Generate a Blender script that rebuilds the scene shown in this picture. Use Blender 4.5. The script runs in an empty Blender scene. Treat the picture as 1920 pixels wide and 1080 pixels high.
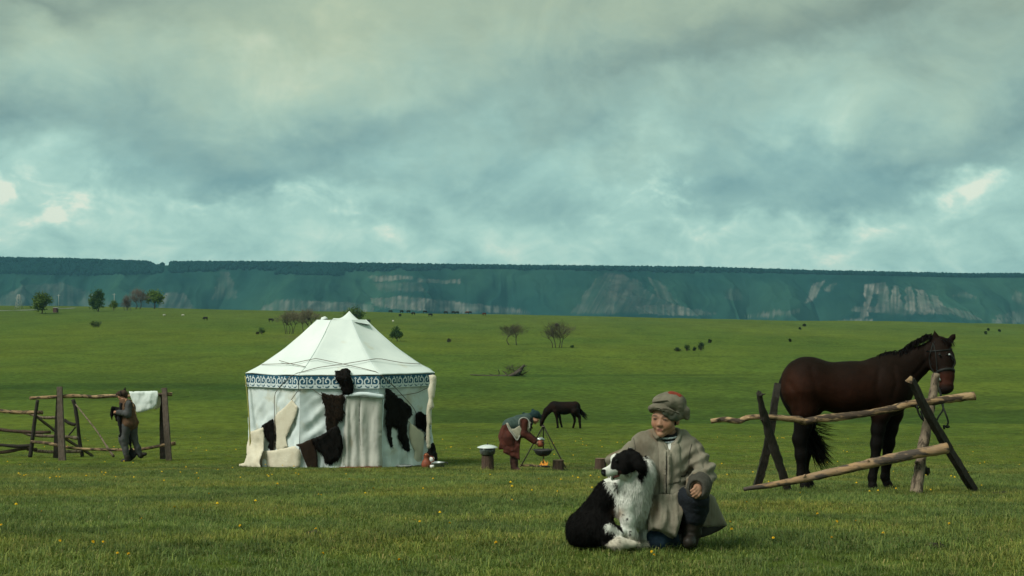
import bpy, bmesh, math, random
import numpy as np
from mathutils import Vector, Matrix
from mathutils.bvhtree import BVHTree
from mathutils.geometry import delaunay_2d_cdt
random.seed(7); RNG = np.random.default_rng(7)
scene = bpy.context.scene
COL = scene.collection

# ------------------------------------------------------------------ camera
CAMZ = 1.3            # eye height above the ground at the boy's feet
FPX = 2667.0          # focal length in pixels of the 1920 px wide photograph
HROW = 598.0          # image row of the true horizon
cam_d = bpy.data.cameras.new("camera"); cam = bpy.data.objects.new("camera", cam_d); COL.objects.link(cam)
PITCH = math.atan((HROW-540)/FPX)
cam.location = (0, 0, CAMZ); cam.rotation_euler = (math.pi/2+PITCH, 0, 0)
cam_d.sensor_width = 36; cam_d.lens = 36*FPX/1920; cam_d.clip_start = 0.1; cam_d.clip_end = 20000
scene.camera = cam

# ------------------------------------------------------------------ world: overcast sky
def lin(r, g, b):
    f = lambda c: (c/255/12.92) if c <= 10 else ((c/255+0.055)/1.055)**2.4
    return (f(r), f(g), f(b), 1.0)
EXPO = 1.2
SKY_STRENGTH = 0.1
SUN_EL, SUN_AZ = math.radians(48), math.radians(-128)   # from behind the camera, to its left
scene.view_settings.view_transform = 'Standard'; scene.view_settings.look = 'None'
scene.view_settings.exposure = EXPO; scene.view_settings.gamma = 1; scene.view_settings.use_curve_mapping = False
world = bpy.data.worlds.new("World"); scene.world = world; world.use_nodes = True
def build_world():
    nt = world.node_tree; N = nt.nodes; L = nt.links; N.clear()
    def node(t, **k):
        n = N.new(t)
        for a, b in k.items(): setattr(n, a, b)
        return n
    def val(s, x):
        if hasattr(x, 'links'): L.new(x, s)
        else: s.default_value = x
    def mth(op, a, b=0.0, c=0.0, clamp=False):
        n = node('ShaderNodeMath', operation=op); n.use_clamp = clamp
        val(n.inputs[0], a); val(n.inputs[1], b); val(n.inputs[2], c); return n.outputs[0]
    tc = node('ShaderNodeTexCoord'); sep = node('ShaderNodeSeparateXYZ'); L.new(tc.outputs['Generated'], sep.inputs[0])
    az = mth('ARCTAN2', sep.outputs[0], sep.outputs[1]); el = mth('ARCSINE', sep.outputs[2])
    def noise(scale, sc, detail=6, rough=0.55, dist=0.0, off=(0,0,0)):
        m = node('ShaderNodeMapping'); L.new(tc.outputs['Generated'], m.inputs[0]); m.inputs['Scale'].default_value = sc
        m.inputs['Location'].default_value = off
        m.inputs['Rotation'].default_value = (0, math.radians(-8), 0)
        n = node('ShaderNodeTexNoise'); L.new(m.outputs[0], n.inputs[0]); n.inputs['Scale'].default_value = scale
        n.inputs['Detail'].default_value = detail; n.inputs['Roughness'].default_value = rough; n.inputs['Distortion'].default_value = dist
        return n.outputs[0]
    w1 = noise(7, (1,1,1.2), 5, .6, 0, (3,1,0)); w2 = noise(7, (1,1,1.2), 5, .6, 0, (9,5,2))
    wf1 = noise(26, (1,1,1.6), 5, .6, 0, (13,11,0)); wf2 = noise(26, (1,1,1.6), 5, .6, 0, (19,15,2))
    azw = mth('ADD', mth('MULTIPLY_ADD', mth('SUBTRACT', w1, .5), .16, az), mth('MULTIPLY', mth('SUBTRACT', wf1, .5), .075))
    elw = mth('ADD', mth('MULTIPLY_ADD', mth('SUBTRACT', w2, .5), .11, el), mth('MULTIPLY', mth('SUBTRACT', wf2, .5), .045))
    cmb = node('ShaderNodeCombineXYZ'); L.new(azw, cmb.inputs[0]); L.new(elw, cmb.inputs[1])
    # cloud masses as they stand in the sky: (px, py, half width, half height, tilt deg, amount)
    blobs = [
        (70,385,190,85,0,.30),(150,330,110,70,10,.10),(130,408,75,26,0,.20),(30,392,45,20,0,.20),
        (560,358,210,40,5,.26),(740,405,70,26,0,.22),(680,395,45,22,0,.18),(360,395,90,22,0,.16),
        (1205,335,95,75,15,.36),(1240,355,45,24,0,.20),(1290,420,260,28,0,.18),(1760,370,230,55,22,.26),(1860,330,120,50,25,.12),
        (560,115,200,90,8,.16),(430,95,150,80,0,.12),(640,60,120,60,0,.07),(700,190,180,70,5,.08),(180,110,110,100,70,.10),
        (1150,140,420,50,14,-.15),(1640,45,420,70,8,-.20),(880,75,120,50,0,.06),(1470,180,240,55,12,.10),(1530,265,120,80,20,.14),
        (1700,300,270,65,14,-.27),(1380,345,150,55,0,-.16),(1590,385,170,36,5,-.18),(1900,225,60,60,0,-.14),
        (400,330,240,75,6,-.20),(480,345,110,35,10,-.15),(100,240,240,60,0,-.20),(640,270,280,50,10,-.08),(900,350,150,50,10,-.12),(20,180,130,160,0,-.15),
        (130,10,170,50,0,-.22),(980,290,180,50,15,.06),(1080,240,140,40,15,-.12)]
    tot = None; bright = None
    for px, py, sx, sy, rot, amt in blobs:
        m = node('ShaderNodeMapping', vector_type='TEXTURE'); L.new(cmb.outputs[0], m.inputs[0])
        m.inputs['Location'].default_value = ((px-960)/FPX, (HROW-py)/FPX, 0)
        m.inputs['Rotation'].default_value = (0, 0, math.radians(rot))
        m.inputs['Scale'].default_value = (sx*1.75/FPX, sy*1.75/FPX, 1)
        g = node('ShaderNodeTexGradient', gradient_type='QUADRATIC_SPHERE'); L.new(m.outputs[0], g.inputs[0])
        if amt > .11 and py > 280: bright = mth('MULTIPLY', g.outputs[1], amt*1.5) if bright is None else mth('MULTIPLY_ADD', g.outputs[1], amt*1.5, bright)
        else: tot = mth('MULTIPLY', g.outputs[1], amt*1.5) if tot is None else mth('MULTIPLY_ADD', g.outputs[1], amt*1.5, tot)
    # the bright gaps break up into small billows
    puff = raw = noise(26, (1,1,1.7), 8, .6, .5, (21,4,8)); puff = mth('MULTIPLY', mth('SUBTRACT', puff, .38), 4.2); puff = mth('MINIMUM', mth('MAXIMUM', puff, .42), 1.5)
    tot = mth('MULTIPLY_ADD', bright, puff, tot)
    n1 = noise(5.0, (1,1,2.6), 9, .58, .3, (2,7,1)); n2 = noise(13, (1,1,1.35), 10, .62, .7, (5,1,4))
    v = mth('ADD', mth('MULTIPLY_ADD', mth('SUBTRACT', n1, .5), .42, .535), mth('MULTIPLY', mth('SUBTRACT', n2, .5), .62))
    # lighter, thinner cloud low above the horizon
    low = mth('MULTIPLY', mth('SUBTRACT', .10, el), 3.2); low = mth('MAXIMUM', low, 0.0); low = mth('MINIMUM', low, .29)
    lm = mth('MULTIPLY', mth('SUBTRACT', .125, el), 12.0, clamp=True); v = mth('ADD', v, mth('MULTIPLY', mth('MULTIPLY', mth('SUBTRACT', raw, .5), .85), lm))
    v = mth('ADD', mth('ADD', v, tot), low)
    def ramp(f, stops):
        r = node('ShaderNodeValToRGB'); L.new(f, r.inputs[0]); e = r.color_ramp.elements
        r.color_ramp.interpolation = 'B_SPLINE'
        while len(e) < len(stops): e.new(.5)
        for i, (p, c) in enumerate(stops): e[i].position = p; e[i].color = lin(*c)
        return r.outputs[0]
    cool = ramp(v, [(0,(102,144,146)),(.25,(120,160,160)),(.5,(145,184,177)),(.72,(172,212,200)),(.88,(196,226,210)),(1,(232,238,218))])
    warm = ramp(v, [(0,(116,136,122)),(.25,(132,152,138)),(.5,(154,176,156)),(.72,(176,194,166)),(.88,(190,203,172)),(1,(212,218,188))])
    f = mth('MULTIPLY', mth('SUBTRACT', elw, .10), 9.0, clamp=True)
    mx = node('ShaderNodeMix', data_type='RGBA'); L.new(f, mx.inputs[0]); L.new(cool, mx.inputs[6]); L.new(warm, mx.inputs[7])
    sc = node('ShaderNodeVectorMath', operation='SCALE'); L.new(mx.outputs[2], sc.inputs[0])
    sc.inputs['Scale'].default_value = 0.97/SKY_STRENGTH/2**EXPO
    st = node('ShaderNodeTexSky', sky_type='NISHITA'); st.sun_disc = False; st.sun_elevation = SUN_EL; st.sun_rotation = SUN_AZ
    # a little of the clear sky above shines through the cloud
    st2 = node('ShaderNodeVectorMath', operation='SCALE'); L.new(st.outputs[0], st2.inputs[0]); st2.inputs['Scale'].default_value = 0.03
    ad = node('ShaderNodeVectorMath', operation='ADD'); L.new(sc.outputs[0], ad.inputs[0]); L.new(st2.outputs[0], ad.inputs[1])
    bg = node('ShaderNodeBackground'); bg.inputs[1].default_value = SKY_STRENGTH; L.new(ad.outputs[0], bg.inputs[0])
    out = node('ShaderNodeOutputWorld'); L.new(bg.outputs[0], out.inputs[0])
build_world()
sun_d = bpy.data.lights.new("sun", 'SUN'); sun_d.energy = 1.5; sun_d.angle = math.radians(26); sun_d.color = (1.0, .96, .86)
sun = bpy.data.objects.new("sun", sun_d); COL.objects.link(sun)
sdir = Vector((math.sin(SUN_AZ)*math.cos(SUN_EL), math.cos(SUN_AZ)*math.cos(SUN_EL), math.sin(SUN_EL)))
sun.rotation_euler = sdir.to_track_quat('Z', 'Y').to_euler(); sun.location = (0, 0, 50)
try: world.cycles.sampling_method = 'AUTOMATIC'
except Exception: pass
scene.cycles.use_denoising = True
scene.cycles.volume_bounces = 1
scene.cycles.max_bounces = 6

# ------------------------------------------------------------------ numpy noise
_P = np.random.default_rng(3).permutation(256); _P = np.concatenate([_P, _P, _P])
def vnoise(x, y, z=None, seed=0):
    x = np.asarray(x, float)+seed*17.13; y = np.asarray(y, float)+seed*7.77
    z = np.zeros_like(x)+seed*3.1 if z is None else np.asarray(z, float)+seed*3.1
    xi, yi, zi = np.floor(x), np.floor(y), np.floor(z); fx, fy, fz = x-xi, y-yi, z-zi
    xi, yi, zi = xi.astype(int) & 255, yi.astype(int) & 255, zi.astype(int) & 255
    s = lambda t: t*t*(3-2*t); u, v, w = s(fx), s(fy), s(fz)
    H = lambda i, j, k: _P[_P[_P[(xi+i) & 255]+((yi+j) & 255)]+((zi+k) & 255)]/255.0
    a = H(0,0,0)*(1-u)+H(1,0,0)*u; b = H(0,1,0)*(1-u)+H(1,1,0)*u
    c = H(0,0,1)*(1-u)+H(1,0,1)*u; d = H(0,1,1)*(1-u)+H(1,1,1)*u
    return (a*(1-v)+b*v)*(1-w)+(c*(1-v)+d*v)*w
def fbm(x, y, z=None, o=4, seed=0):
    r = 0; a = .5; t = 0; x = np.asarray(x, float); y = np.asarray(y, float)
    for i in range(o):
        r = r+a*vnoise(x*2**i, y*2**i, None if z is None else np.asarray(z)*2**i, seed+i); t += a; a *= .5
    return r/t
def sstep(a, b, x): t = np.clip((np.asarray(x, float)-a)/(b-a), 0, 1); return t*t*(3-2*t)

# ------------------------------------------------------------------ terrain
_rows = [(-400,-3),(0,-1.16),(6.8,-1.235),(8.1,-1.29),(11,-1.51),(16.2,-1.94),(22,-2.50),(27,-2.93),(31,-3.26),(35,-3.51),(45,-4.15),(60,-5.0),(74,-5.66),
         (92,-6.25),(120,-6.7),(150,-6.72),(200,-6.45),(296,-5.25),(420,-2.5),(560,1.5),(640,2.2),(760,-6),(1000,-40),(2600,-48),(6000,-48)]
_ty = np.concatenate([np.linspace(-400, 0, 80), np.geomspace(.5, 6000, 900)])
_tz = np.interp(_ty, [r[0] for r in _rows], [r[1] for r in _rows])
_k = np.hanning(25); _k /= _k.sum(); _pad = np.pad(_tz, 12, mode='edge'); _tz = np.convolve(_pad, _k, 'valid')
_ex = [-.36,-.30,-.245,-.187,-.128,0,.128,.24,.36]; _er = [572,574,577,582,585,590,597,602,608]   # rows of the plain's far edge
def ground(x, y):
    x = np.asarray(x, float); y = np.asarray(y, float)
    z = np.interp(y, _ty, _tz)
    a = np.clip(x/np.maximum(y, 60), -.42, .42)
    tilt = (590-np.interp(a, _ex, _er))/FPX*np.minimum(y, 700)
    z = z+tilt*sstep(90, 520, y)*(1-sstep(800, 1200, y))
    z = z+(fbm(x/9, y/9, o=3, seed=1)-.5)*.16*sstep(10, 26, y)
    z = z+(fbm(x/1.3, y/1.3, o=2, seed=2)-.5)*.035
    z = z+(fbm(x/45, y/45, o=3, seed=4)-.5)*1.5*sstep(60, 200, y)
    return z+CAMZ
def g1(x, y): return float(ground(np.array([x]), np.array([y]))[0])
_R = cam.rotation_euler.to_matrix()
def ray(px, py):
    d = _R @ Vector(((px-960)/FPX, -(py-540)/FPX, -1)); return d/d.y
def at(px, py, Y): return np.array(ray(px, py))*Y+np.array([0, 0, CAMZ])
def gpt(px, py, ymin=5):
    """where the line of sight through a pixel of the photograph meets the ground"""
    d = ray(px, py); ys = np.geomspace(ymin, 900, 1500); zz = CAMZ+d.z*ys-ground(d.x*ys, ys)
    i = np.argmax(zz < 0) if (zz < 0).any() else len(ys)-1
    t = zz[i-1]/(zz[i-1]-zz[i]) if i > 0 and zz[i] < 0 else 0
    Y = ys[i-1]+(ys[i]-ys[i-1])*t
    return np.array([d.x*Y, Y, g1(d.x*Y, Y)])
def to_px(V):
    """rows, columns of points (for tracing where coat colours change on a figure)"""
    V = np.asarray(V)-np.array([0, 0, CAMZ]); c, s = math.cos(PITCH), math.sin(PITCH)
    f = V[:,1]*c+V[:,2]*s; u = -V[:,1]*s+V[:,2]*c
    return 960+V[:,0]/f*FPX, 540-u/f*FPX

# ------------------------------------------------------------------ object helpers
def props(o, label=None, cat=None, group=None, kind=None):
    if label: o['label'] = label
    if cat: o['category'] = cat
    if group: o['group'] = group
    if kind: o['kind'] = kind
    return o
def thing(name, base, label, cat, group=None):
    o = bpy.data.objects.new(name, None); COL.objects.link(o); o.location = tuple(float(c) for c in base)
    o.empty_display_size = .1
    return props(o, label, cat, group)
def mesh_data(name, V, F, C=None, smooth=True):
    V = np.asarray(V, np.float32); me = bpy.data.meshes.new(name)
    if isinstance(F, np.ndarray) and F.ndim == 2:
        n, k = F.shape; me.vertices.add(len(V)); me.vertices.foreach_set('co', V.ravel())
        me.loops.add(n*k); me.loops.foreach_set('vertex_index', F.astype(np.int32).ravel())
        me.polygons.add(n); me.polygons.foreach_set('loop_start', np.arange(0, n*k, k, dtype=np.int32))
        me.update(calc_edges=True)
    else:
        me.from_pydata(V.tolist(), [], [tuple(int(i) for i in f) for f in F]); me.update()
    if smooth: me.polygons.foreach_set('use_smooth', np.ones(len(me.polygons), bool))
    if C is not None:
        a = me.color_attributes.new('Col', 'FLOAT_COLOR', 'POINT'); C = np.asarray(C, np.float32)
        if C.shape[1] == 3: C = np.concatenate([C, np.ones((len(C), 1), np.float32)], 1)
        a.data.foreach_set('color', C.ravel())
    return me
def obj(name, V, F, mat, parent=None, C=None, smooth=True, kind=None, local=False):
    """one mesh object; V in world metres, moved into its parent's frame"""
    V = np.asarray(V, float)
    if parent is not None and not local:
        off = np.array(parent.location)
        q = parent.parent
        while q is not None: off = off+np.array(q.location); q = q.parent
        V = V-off
    o = bpy.data.objects.new(name, mesh_data(name, V, F, C, smooth)); COL.objects.link(o)
    if parent is not None: o.parent = parent
    if mat: o.data.materials.append(mat)
    if kind: o['kind'] = kind
    return o
def top(name, V, F, mat, base, label, cat, group=None, C=None, smooth=True):
    """a thing that is one mesh"""
    base = np.asarray(base, float); o = bpy.data.objects.new(name, mesh_data(name, np.asarray(V, float)-base, F, C, smooth))
    COL.objects.link(o); o.location = base; o.data.materials.append(mat); return props(o, label, cat, group)

# ------------------------------------------------------------------ materials
def mat(name, c1, c2=None, rough=.8, scale=8, stretch=(1,1,1), bump=0.0, bscale=None, attr=False, var=.5, spec=.3, metal=0, c3=None, c3scale=3, c3th=.6, sheen=0, detail=6, two=False):
    m = bpy.data.materials.new(name); m.use_nodes = True; nt = m.node_tree; N = nt.nodes; L = nt.links
    b = N['Principled BSDF']; b.inputs['Roughness'].default_value = rough; b.inputs['Metallic'].default_value = metal
    b.inputs['Specular IOR Level'].default_value = spec
    if sheen: b.inputs['Sheen Weight'].default_value = sheen; b.inputs['Sheen Roughness'].default_value = .6
    tc = N.new('ShaderNodeTexCoord'); mp = N.new('ShaderNodeMapping'); mp.inputs['Scale'].default_value = stretch
    L.new(tc.outputs['Object'], mp.inputs[0])
    n = N.new('ShaderNodeTexNoise'); n.inputs['Scale'].default_value = scale; n.inputs['Detail'].default_value = detail
    n.inputs['Roughness'].default_value = .6; L.new(mp.outputs[0], n.inputs[0])
    r = N.new('ShaderNodeMapRange'); r.inputs[1].default_value = .5-.5*var+.1; r.inputs[2].default_value = .5+.5*var-.1; L.new(n.outputs[0], r.inputs[0])
    mx = N.new('ShaderNodeMix'); mx.data_type = 'RGBA'; L.new(r.outputs[0], mx.inputs[0])
    c2 = c2 or tuple(c*.75 for c in c1)
    if attr:
        a = N.new('ShaderNodeAttribute'); a.attribute_name = 'Col'
        mu = N.new('ShaderNodeMix'); mu.data_type = 'RGBA'; mu.blend_type = 'MULTIPLY'; mu.inputs[0].default_value = 1
        mx.inputs[6].default_value = (1,1,1,1); mx.inputs[7].default_value = (.72,.72,.72,1)
        L.new(a.outputs['Color'], mu.inputs[6]); L.new(mx.outputs[2], mu.inputs[7]); out = mu.outputs[2]
    else:
        mx.inputs[6].default_value = (*c1, 1); mx.inputs[7].default_value = (*c2, 1); out = mx.outputs[2]
    if c3:
        n3 = N.new('ShaderNodeTexNoise'); n3.inputs['Scale'].default_value = c3scale; n3.inputs['Detail'].default_value = 5; L.new(mp.outputs[0], n3.inputs[0])
        r3 = N.new('ShaderNodeMapRange'); r3.inputs[1].default_value = c3th-.05; r3.inputs[2].default_value = c3th+.05; L.new(n3.outputs[0], r3.inputs[0])
        m3 = N.new('ShaderNodeMix'); m3.data_type = 'RGBA'; L.new(r3.outputs[0], m3.inputs[0]); L.new(out, m3.inputs[6]); m3.inputs[7].default_value = (*c3, 1); out = m3.outputs[2]
    L.new(out, b.inputs['Base Color'])
    if bump:
        bn = N.new('ShaderNodeBump'); bn.inputs['Strength'].default_value = bump; bn.inputs['Distance'].default_value = .02
        nb = N.new('ShaderNodeTexNoise'); nb.inputs['Scale'].default_value = bscale or scale*3; nb.inputs['Detail'].default_value = 6; L.new(mp.outputs[0], nb.inputs[0])
        L.new(nb.outputs[0], bn.inputs['Height']); L.new(bn.outputs[0], b.inputs['Normal'])
    return m
M = {}
M['felt'] = mat('coat_felt', (.235,.22,.17), (.115,.098,.07), .95, 5, stretch=(1,1,.45), bump=.22, bscale=60, c3=(.155,.105,.065), c3scale=6, c3th=.60)
M['felt_dark'] = mat('coat_cuff', (.055,.052,.042), (.04,.037,.03), .95, 20, bump=.3)
M['lining'] = mat('coat_lining', (.03,.028,.022), (.02,.018,.015), .95, 20)
M['hat'] = mat('hat_cloth', (.165,.15,.11), (.085,.075,.055), .95, 10, bump=.2, bscale=70, attr=False)
M['hatred'] = mat('hat_red', (.22,.035,.015), (.14,.02,.01), .9, 22)
M['blue'] = mat('blue_trousers', (.012,.032,.055), (.006,.016,.03), .9, 18, bump=.3)
M['blue_shade'] = mat('shaded_trousers', (.007,.011,.017), (.004,.006,.009), .9, 18, bump=.3)  # raised leg's copy of the blue trousers, darkened to paint its shade
M['boot'] = mat('boot_leather', (.018,.014,.010), (.01,.008,.006), .6, 18)
M['skin'] = mat('skin', (1,1,1), rough=.6, scale=30, attr=True, var=.9, spec=.35)
M['attr'] = mat('coloured_fur', (1,1,1), rough=.9, scale=25, attr=True, spec=.08, var=.9)
M['coat_horse'] = mat('horse_coat', (1,1,1), rough=.7, scale=14, attr=True, spec=.07, bump=.25, bscale=40)
M['shirt'] = mat('white_shirt', (.62,.64,.6), (.45,.47,.45), .9, 20)
M['print'] = mat('printed_neckband', (.012,.014,.016), (.02,.02,.022), .8, 60, c3=(.6,.62,.62), c3scale=55, c3th=.56)
M['canvas'] = mat('white_canvas', (.68,.75,.74), (.57,.65,.66), .85, 2.2, bump=.25, bscale=6, c3=(.53,.54,.46), c3scale=1.9, c3th=.62)
M['canvas_roof'] = mat('roof_canvas', (.70,.765,.735), (.62,.69,.67), .85, 1.6, bump=.2, bscale=4, c3=(.60,.60,.50), c3scale=1.3, c3th=.65)
M['curtain'] = mat('door_curtain', (.50,.51,.46), (.42,.43,.39), .9, 3, stretch=(1.5,1.5,.5), bump=.08, bscale=9, c3=(.38,.36,.29), c3scale=3, c3th=.64)
M['bandblue'] = mat('band_blue', (.012,.075,.135), (.02,.10,.16), .85, 9)
M['bandwhite'] = mat('band_white', (.64,.72,.73), (.56,.64,.67), .85, 9)
M['rope'] = mat('rope', (.16,.13,.10), (.09,.075,.055), .9, 40)
M['pole'] = mat('yellow_pole', (.34,.33,.10), (.26,.24,.08), .6, 10)
M['hideblack'] = mat('black_hide', (.006,.005,.0045), (.010,.008,.007), .8, 14, spec=.12)
M['hidebrown'] = mat('brown_hide', (.030,.018,.011), (.018,.011,.007), .85, 10, spec=.15)
M['hidecream'] = mat('cream_hide', (.64,.60,.48), (.57,.52,.40), .9, 5, bump=.4, bscale=30, c3=(.30,.17,.09), c3scale=3.3, c3th=.72)
M['redrug'] = mat('red_rug', (.20,.03,.02), (.12,.02,.015), .9, 30)
M['wood_tan'] = mat('peeled_log', (.42,.29,.16), (.20,.12,.06), .8, 3.5, stretch=(1,3,3), bump=.5, bscale=24, c3=(.055,.038,.026), c3scale=6, c3th=.505)
M['wood_plank'] = mat('split_plank', (.36,.22,.11), (.24,.17,.11), .8, 3, stretch=(1,2,3), bump=.35, bscale=16, c3=(.07,.055,.045), c3scale=5.5, c3th=.515)
M['wood_dark'] = mat('weathered_dark_wood', (.036,.030,.024), (.018,.015,.012), .85, 9, stretch=(4,4,1), bump=.6, bscale=22)
M['wood_grey'] = mat('grey_weathered_wood', (.13,.10,.08), (.075,.058,.045), .85, 9, stretch=(4,4,1), bump=.5, bscale=24)
M['bark_pale'] = mat('pale_bark', (.22,.17,.12), (.13,.10,.07), .85, 8, stretch=(3,3,1), bump=.7, bscale=24, c3=(.06,.045,.03), c3scale=7, c3th=.56)
M['bark_brown'] = mat('stump_bark', (.11,.07,.05), (.05,.033,.024), .9, 12, stretch=(5,5,.8), bump=.9, bscale=20)
M['logend'] = mat('log_end', (.20,.13,.08), (.12,.08,.05), .85, 20)
M['steel'] = mat('enamelled_metal', (.42,.46,.45), (.3,.34,.34), .35, 12, metal=.6, spec=.5)
M['enamel'] = mat('pale_enamel', (.62,.68,.66), (.5,.56,.55), .35, 12, spec=.5)
M['iron'] = mat('black_iron', (.05,.052,.05), (.03,.03,.03), .55, 20, metal=.3)
M['clay'] = mat('red_clay', (.26,.07,.035), (.18,.05,.025), .6, 14)
M['copper'] = mat('copper_jug', (.30,.09,.04), (.2,.06,.03), .4, 14, metal=.5)
M['darkgreen'] = mat('dark_green_scarf', (.010,.035,.035), (.006,.022,.024), .9, 20)
M['greenvest'] = mat('grey_green_vest', (.045,.075,.065), (.03,.052,.046), .9, 20)
M['beige'] = mat('beige_cloth', (.36,.34,.26), (.26,.25,.19), .9, 20)
M['rust'] = mat('rust_dress', (.085,.022,.014), (.05,.014,.009), .9, 8, bump=.4, bscale=12)
M['brownvest'] = mat('brown_hide_vest', (.12,.065,.035), (.065,.037,.021), .9, 8, bump=.4)
M['greycloth'] = mat('grey_cloth', (.075,.078,.080), (.048,.048,.048), .9, 8, bump=.4)
M['furbrown'] = mat('brown_fur', (.07,.042,.028), (.035,.022,.015), .95, 25, bump=.8)
M['black'] = mat('black_cloth', (.008,.008,.009), (.012,.011,.011), .9, 20)
M['strap'] = mat('black_leather', (.010,.012,.011), (.016,.018,.017), .6, 20, spec=.15)
M['white'] = mat('white_pigment', (.75,.75,.72), (.6,.6,.58), .5, 20)
# ------------------------------------------------------------------ shape builders
def frames(P):
    P = np.asarray(P, float); T = np.gradient(P, axis=0); T /= np.linalg.norm(T, axis=1)[:, None]+1e-9
    up = np.array([0, 0, 1.]) if abs(T[0][2]) < .9 else np.array([0, 1., 0])
    A = []; a = np.cross(T[0], up); a /= np.linalg.norm(a)
    for t in T:
        a = a-t*np.dot(a, t); a /= np.linalg.norm(a)+1e-9; A.append(a.copy())
    A = np.array(A); return P, T, A, np.cross(T, A)
def resample(P, n):
    P = np.asarray(P, float); d = np.r_[0, np.cumsum(np.linalg.norm(np.diff(P, axis=0), axis=1))]
    t = np.linspace(0, d[-1], n); return np.stack([np.interp(t, d, P[:, i]) for i in range(P.shape[1])], 1)
def smooth_path(P, n):
    P = np.asarray(P, float)
    if len(P) < 3: return resample(P, n)
    Q = np.vstack([2*P[0]-P[1], P, 2*P[-1]-P[-2]]); out = []
    m = max(2, n//(len(P)-1)+1)
    for i in range(len(P)-1):
        p0, p1, p2, p3 = Q[i:i+4]
        for t in np.linspace(0, 1, m, endpoint=False):
            out.append(.5*((2*p1)+(-p0+p2)*t+(2*p0-5*p1+4*p2-p3)*t*t+(-p0+3*p1-3*p2+p3)*t**3))
    out.append(P[-1]); return resample(np.array(out), n)
class MB:
    def __init__(s): s.V = []; s.F = []; s.n = 0
    def add(s, V, F):
        V = np.asarray(V, float); s.V.append(V); s.F += [tuple(int(i)+s.n for i in f) for f in F]; s.n += len(V); return s
    def tube(s, P, r, seg=8, n=None, rough=0, sq=None, cap=True, seed=0, smooth=True):
        """round bar along a path; r number or list; rough roughens it; sq=(a,b) makes a squared section"""
        P = np.asarray(P, float)
        if n: R = np.interp(np.linspace(0, 1, n), np.linspace(0, 1, len(r)), r) if hasattr(r, '__len__') else np.full(n, r); P = smooth_path(P, n) if smooth else resample(P, n)
        else: n = len(P); R = np.interp(np.linspace(0, 1, n), np.linspace(0, 1, len(r)), r) if hasattr(r, '__len__') else np.full(n, float(r))
        P, T, A, B = frames(P); V = []
        if sq:
            ang = [(-1,-1),(1,-1),(1,1),(-1,1)]; seg = 4
            for i in range(n):
                for a, b in ang: V.append(P[i]+A[i]*a*sq[0]*R[i]+B[i]*b*sq[1]*R[i])
            V = np.array(V)
            if rough: V = V+(np.random.default_rng(seed).random(V.shape)-.5)*rough*2
        else:
            th = np.arange(seg)/seg*2*math.pi
            for i in range(n):
                rr = np.full(seg, R[i])
                if rough: rr = rr*(1+rough*(fbm(np.cos(th)*1.2+seed, np.sin(th)*1.2, np.full(seg, i*.45), o=3, seed=seed)-.5)*2)
                V.append(P[i]+np.outer(np.cos(th)*rr, A[i])+np.outer(np.sin(th)*rr, B[i]))
            V = np.vstack(V)
        F = [(i*seg+j, i*seg+(j+1) % seg, (i+1)*seg+(j+1) % seg, (i+1)*seg+j) for i in range(n-1) for j in range(seg)]
        if cap: F += [tuple(range(seg))[::-1], tuple((n-1)*seg+j for j in range(seg))]
        return s.add(V, F)
    def lathe(s, prof, c, seg=24, sx=1, sy=1):
        th = np.arange(seg)/seg*2*math.pi; V = []
        for r, z in prof: V.append(np.stack([c[0]+np.cos(th)*r*sx, c[1]+np.sin(th)*r*sy, np.full(seg, c[2]+z)], 1))
        n = len(prof); F = [(i*seg+j, i*seg+(j+1) % seg, (i+1)*seg+(j+1) % seg, (i+1)*seg+j) for i in range(n-1) for j in range(seg)]
        return s.add(np.vstack(V), F)
    def box(s, c, h, R=None):
        V = np.array([(x, y, z) for x in (-1, 1) for y in (-1, 1) for z in (-1, 1)], float)*np.array(h)
        if R is not None: V = V@np.array(R).T
        return s.add(V+np.array(c), [(0,1,3,2),(4,6,7,5),(0,4,5,1),(2,3,7,6),(0,2,6,4),(1,5,7,3)])
    def out(s): return np.vstack(s.V), s.F
    def build(s, name, m, parent=None, smooth=True, kind=None): V, F = s.out(); return obj(name, V, F, m, parent, smooth=smooth, kind=kind)

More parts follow.
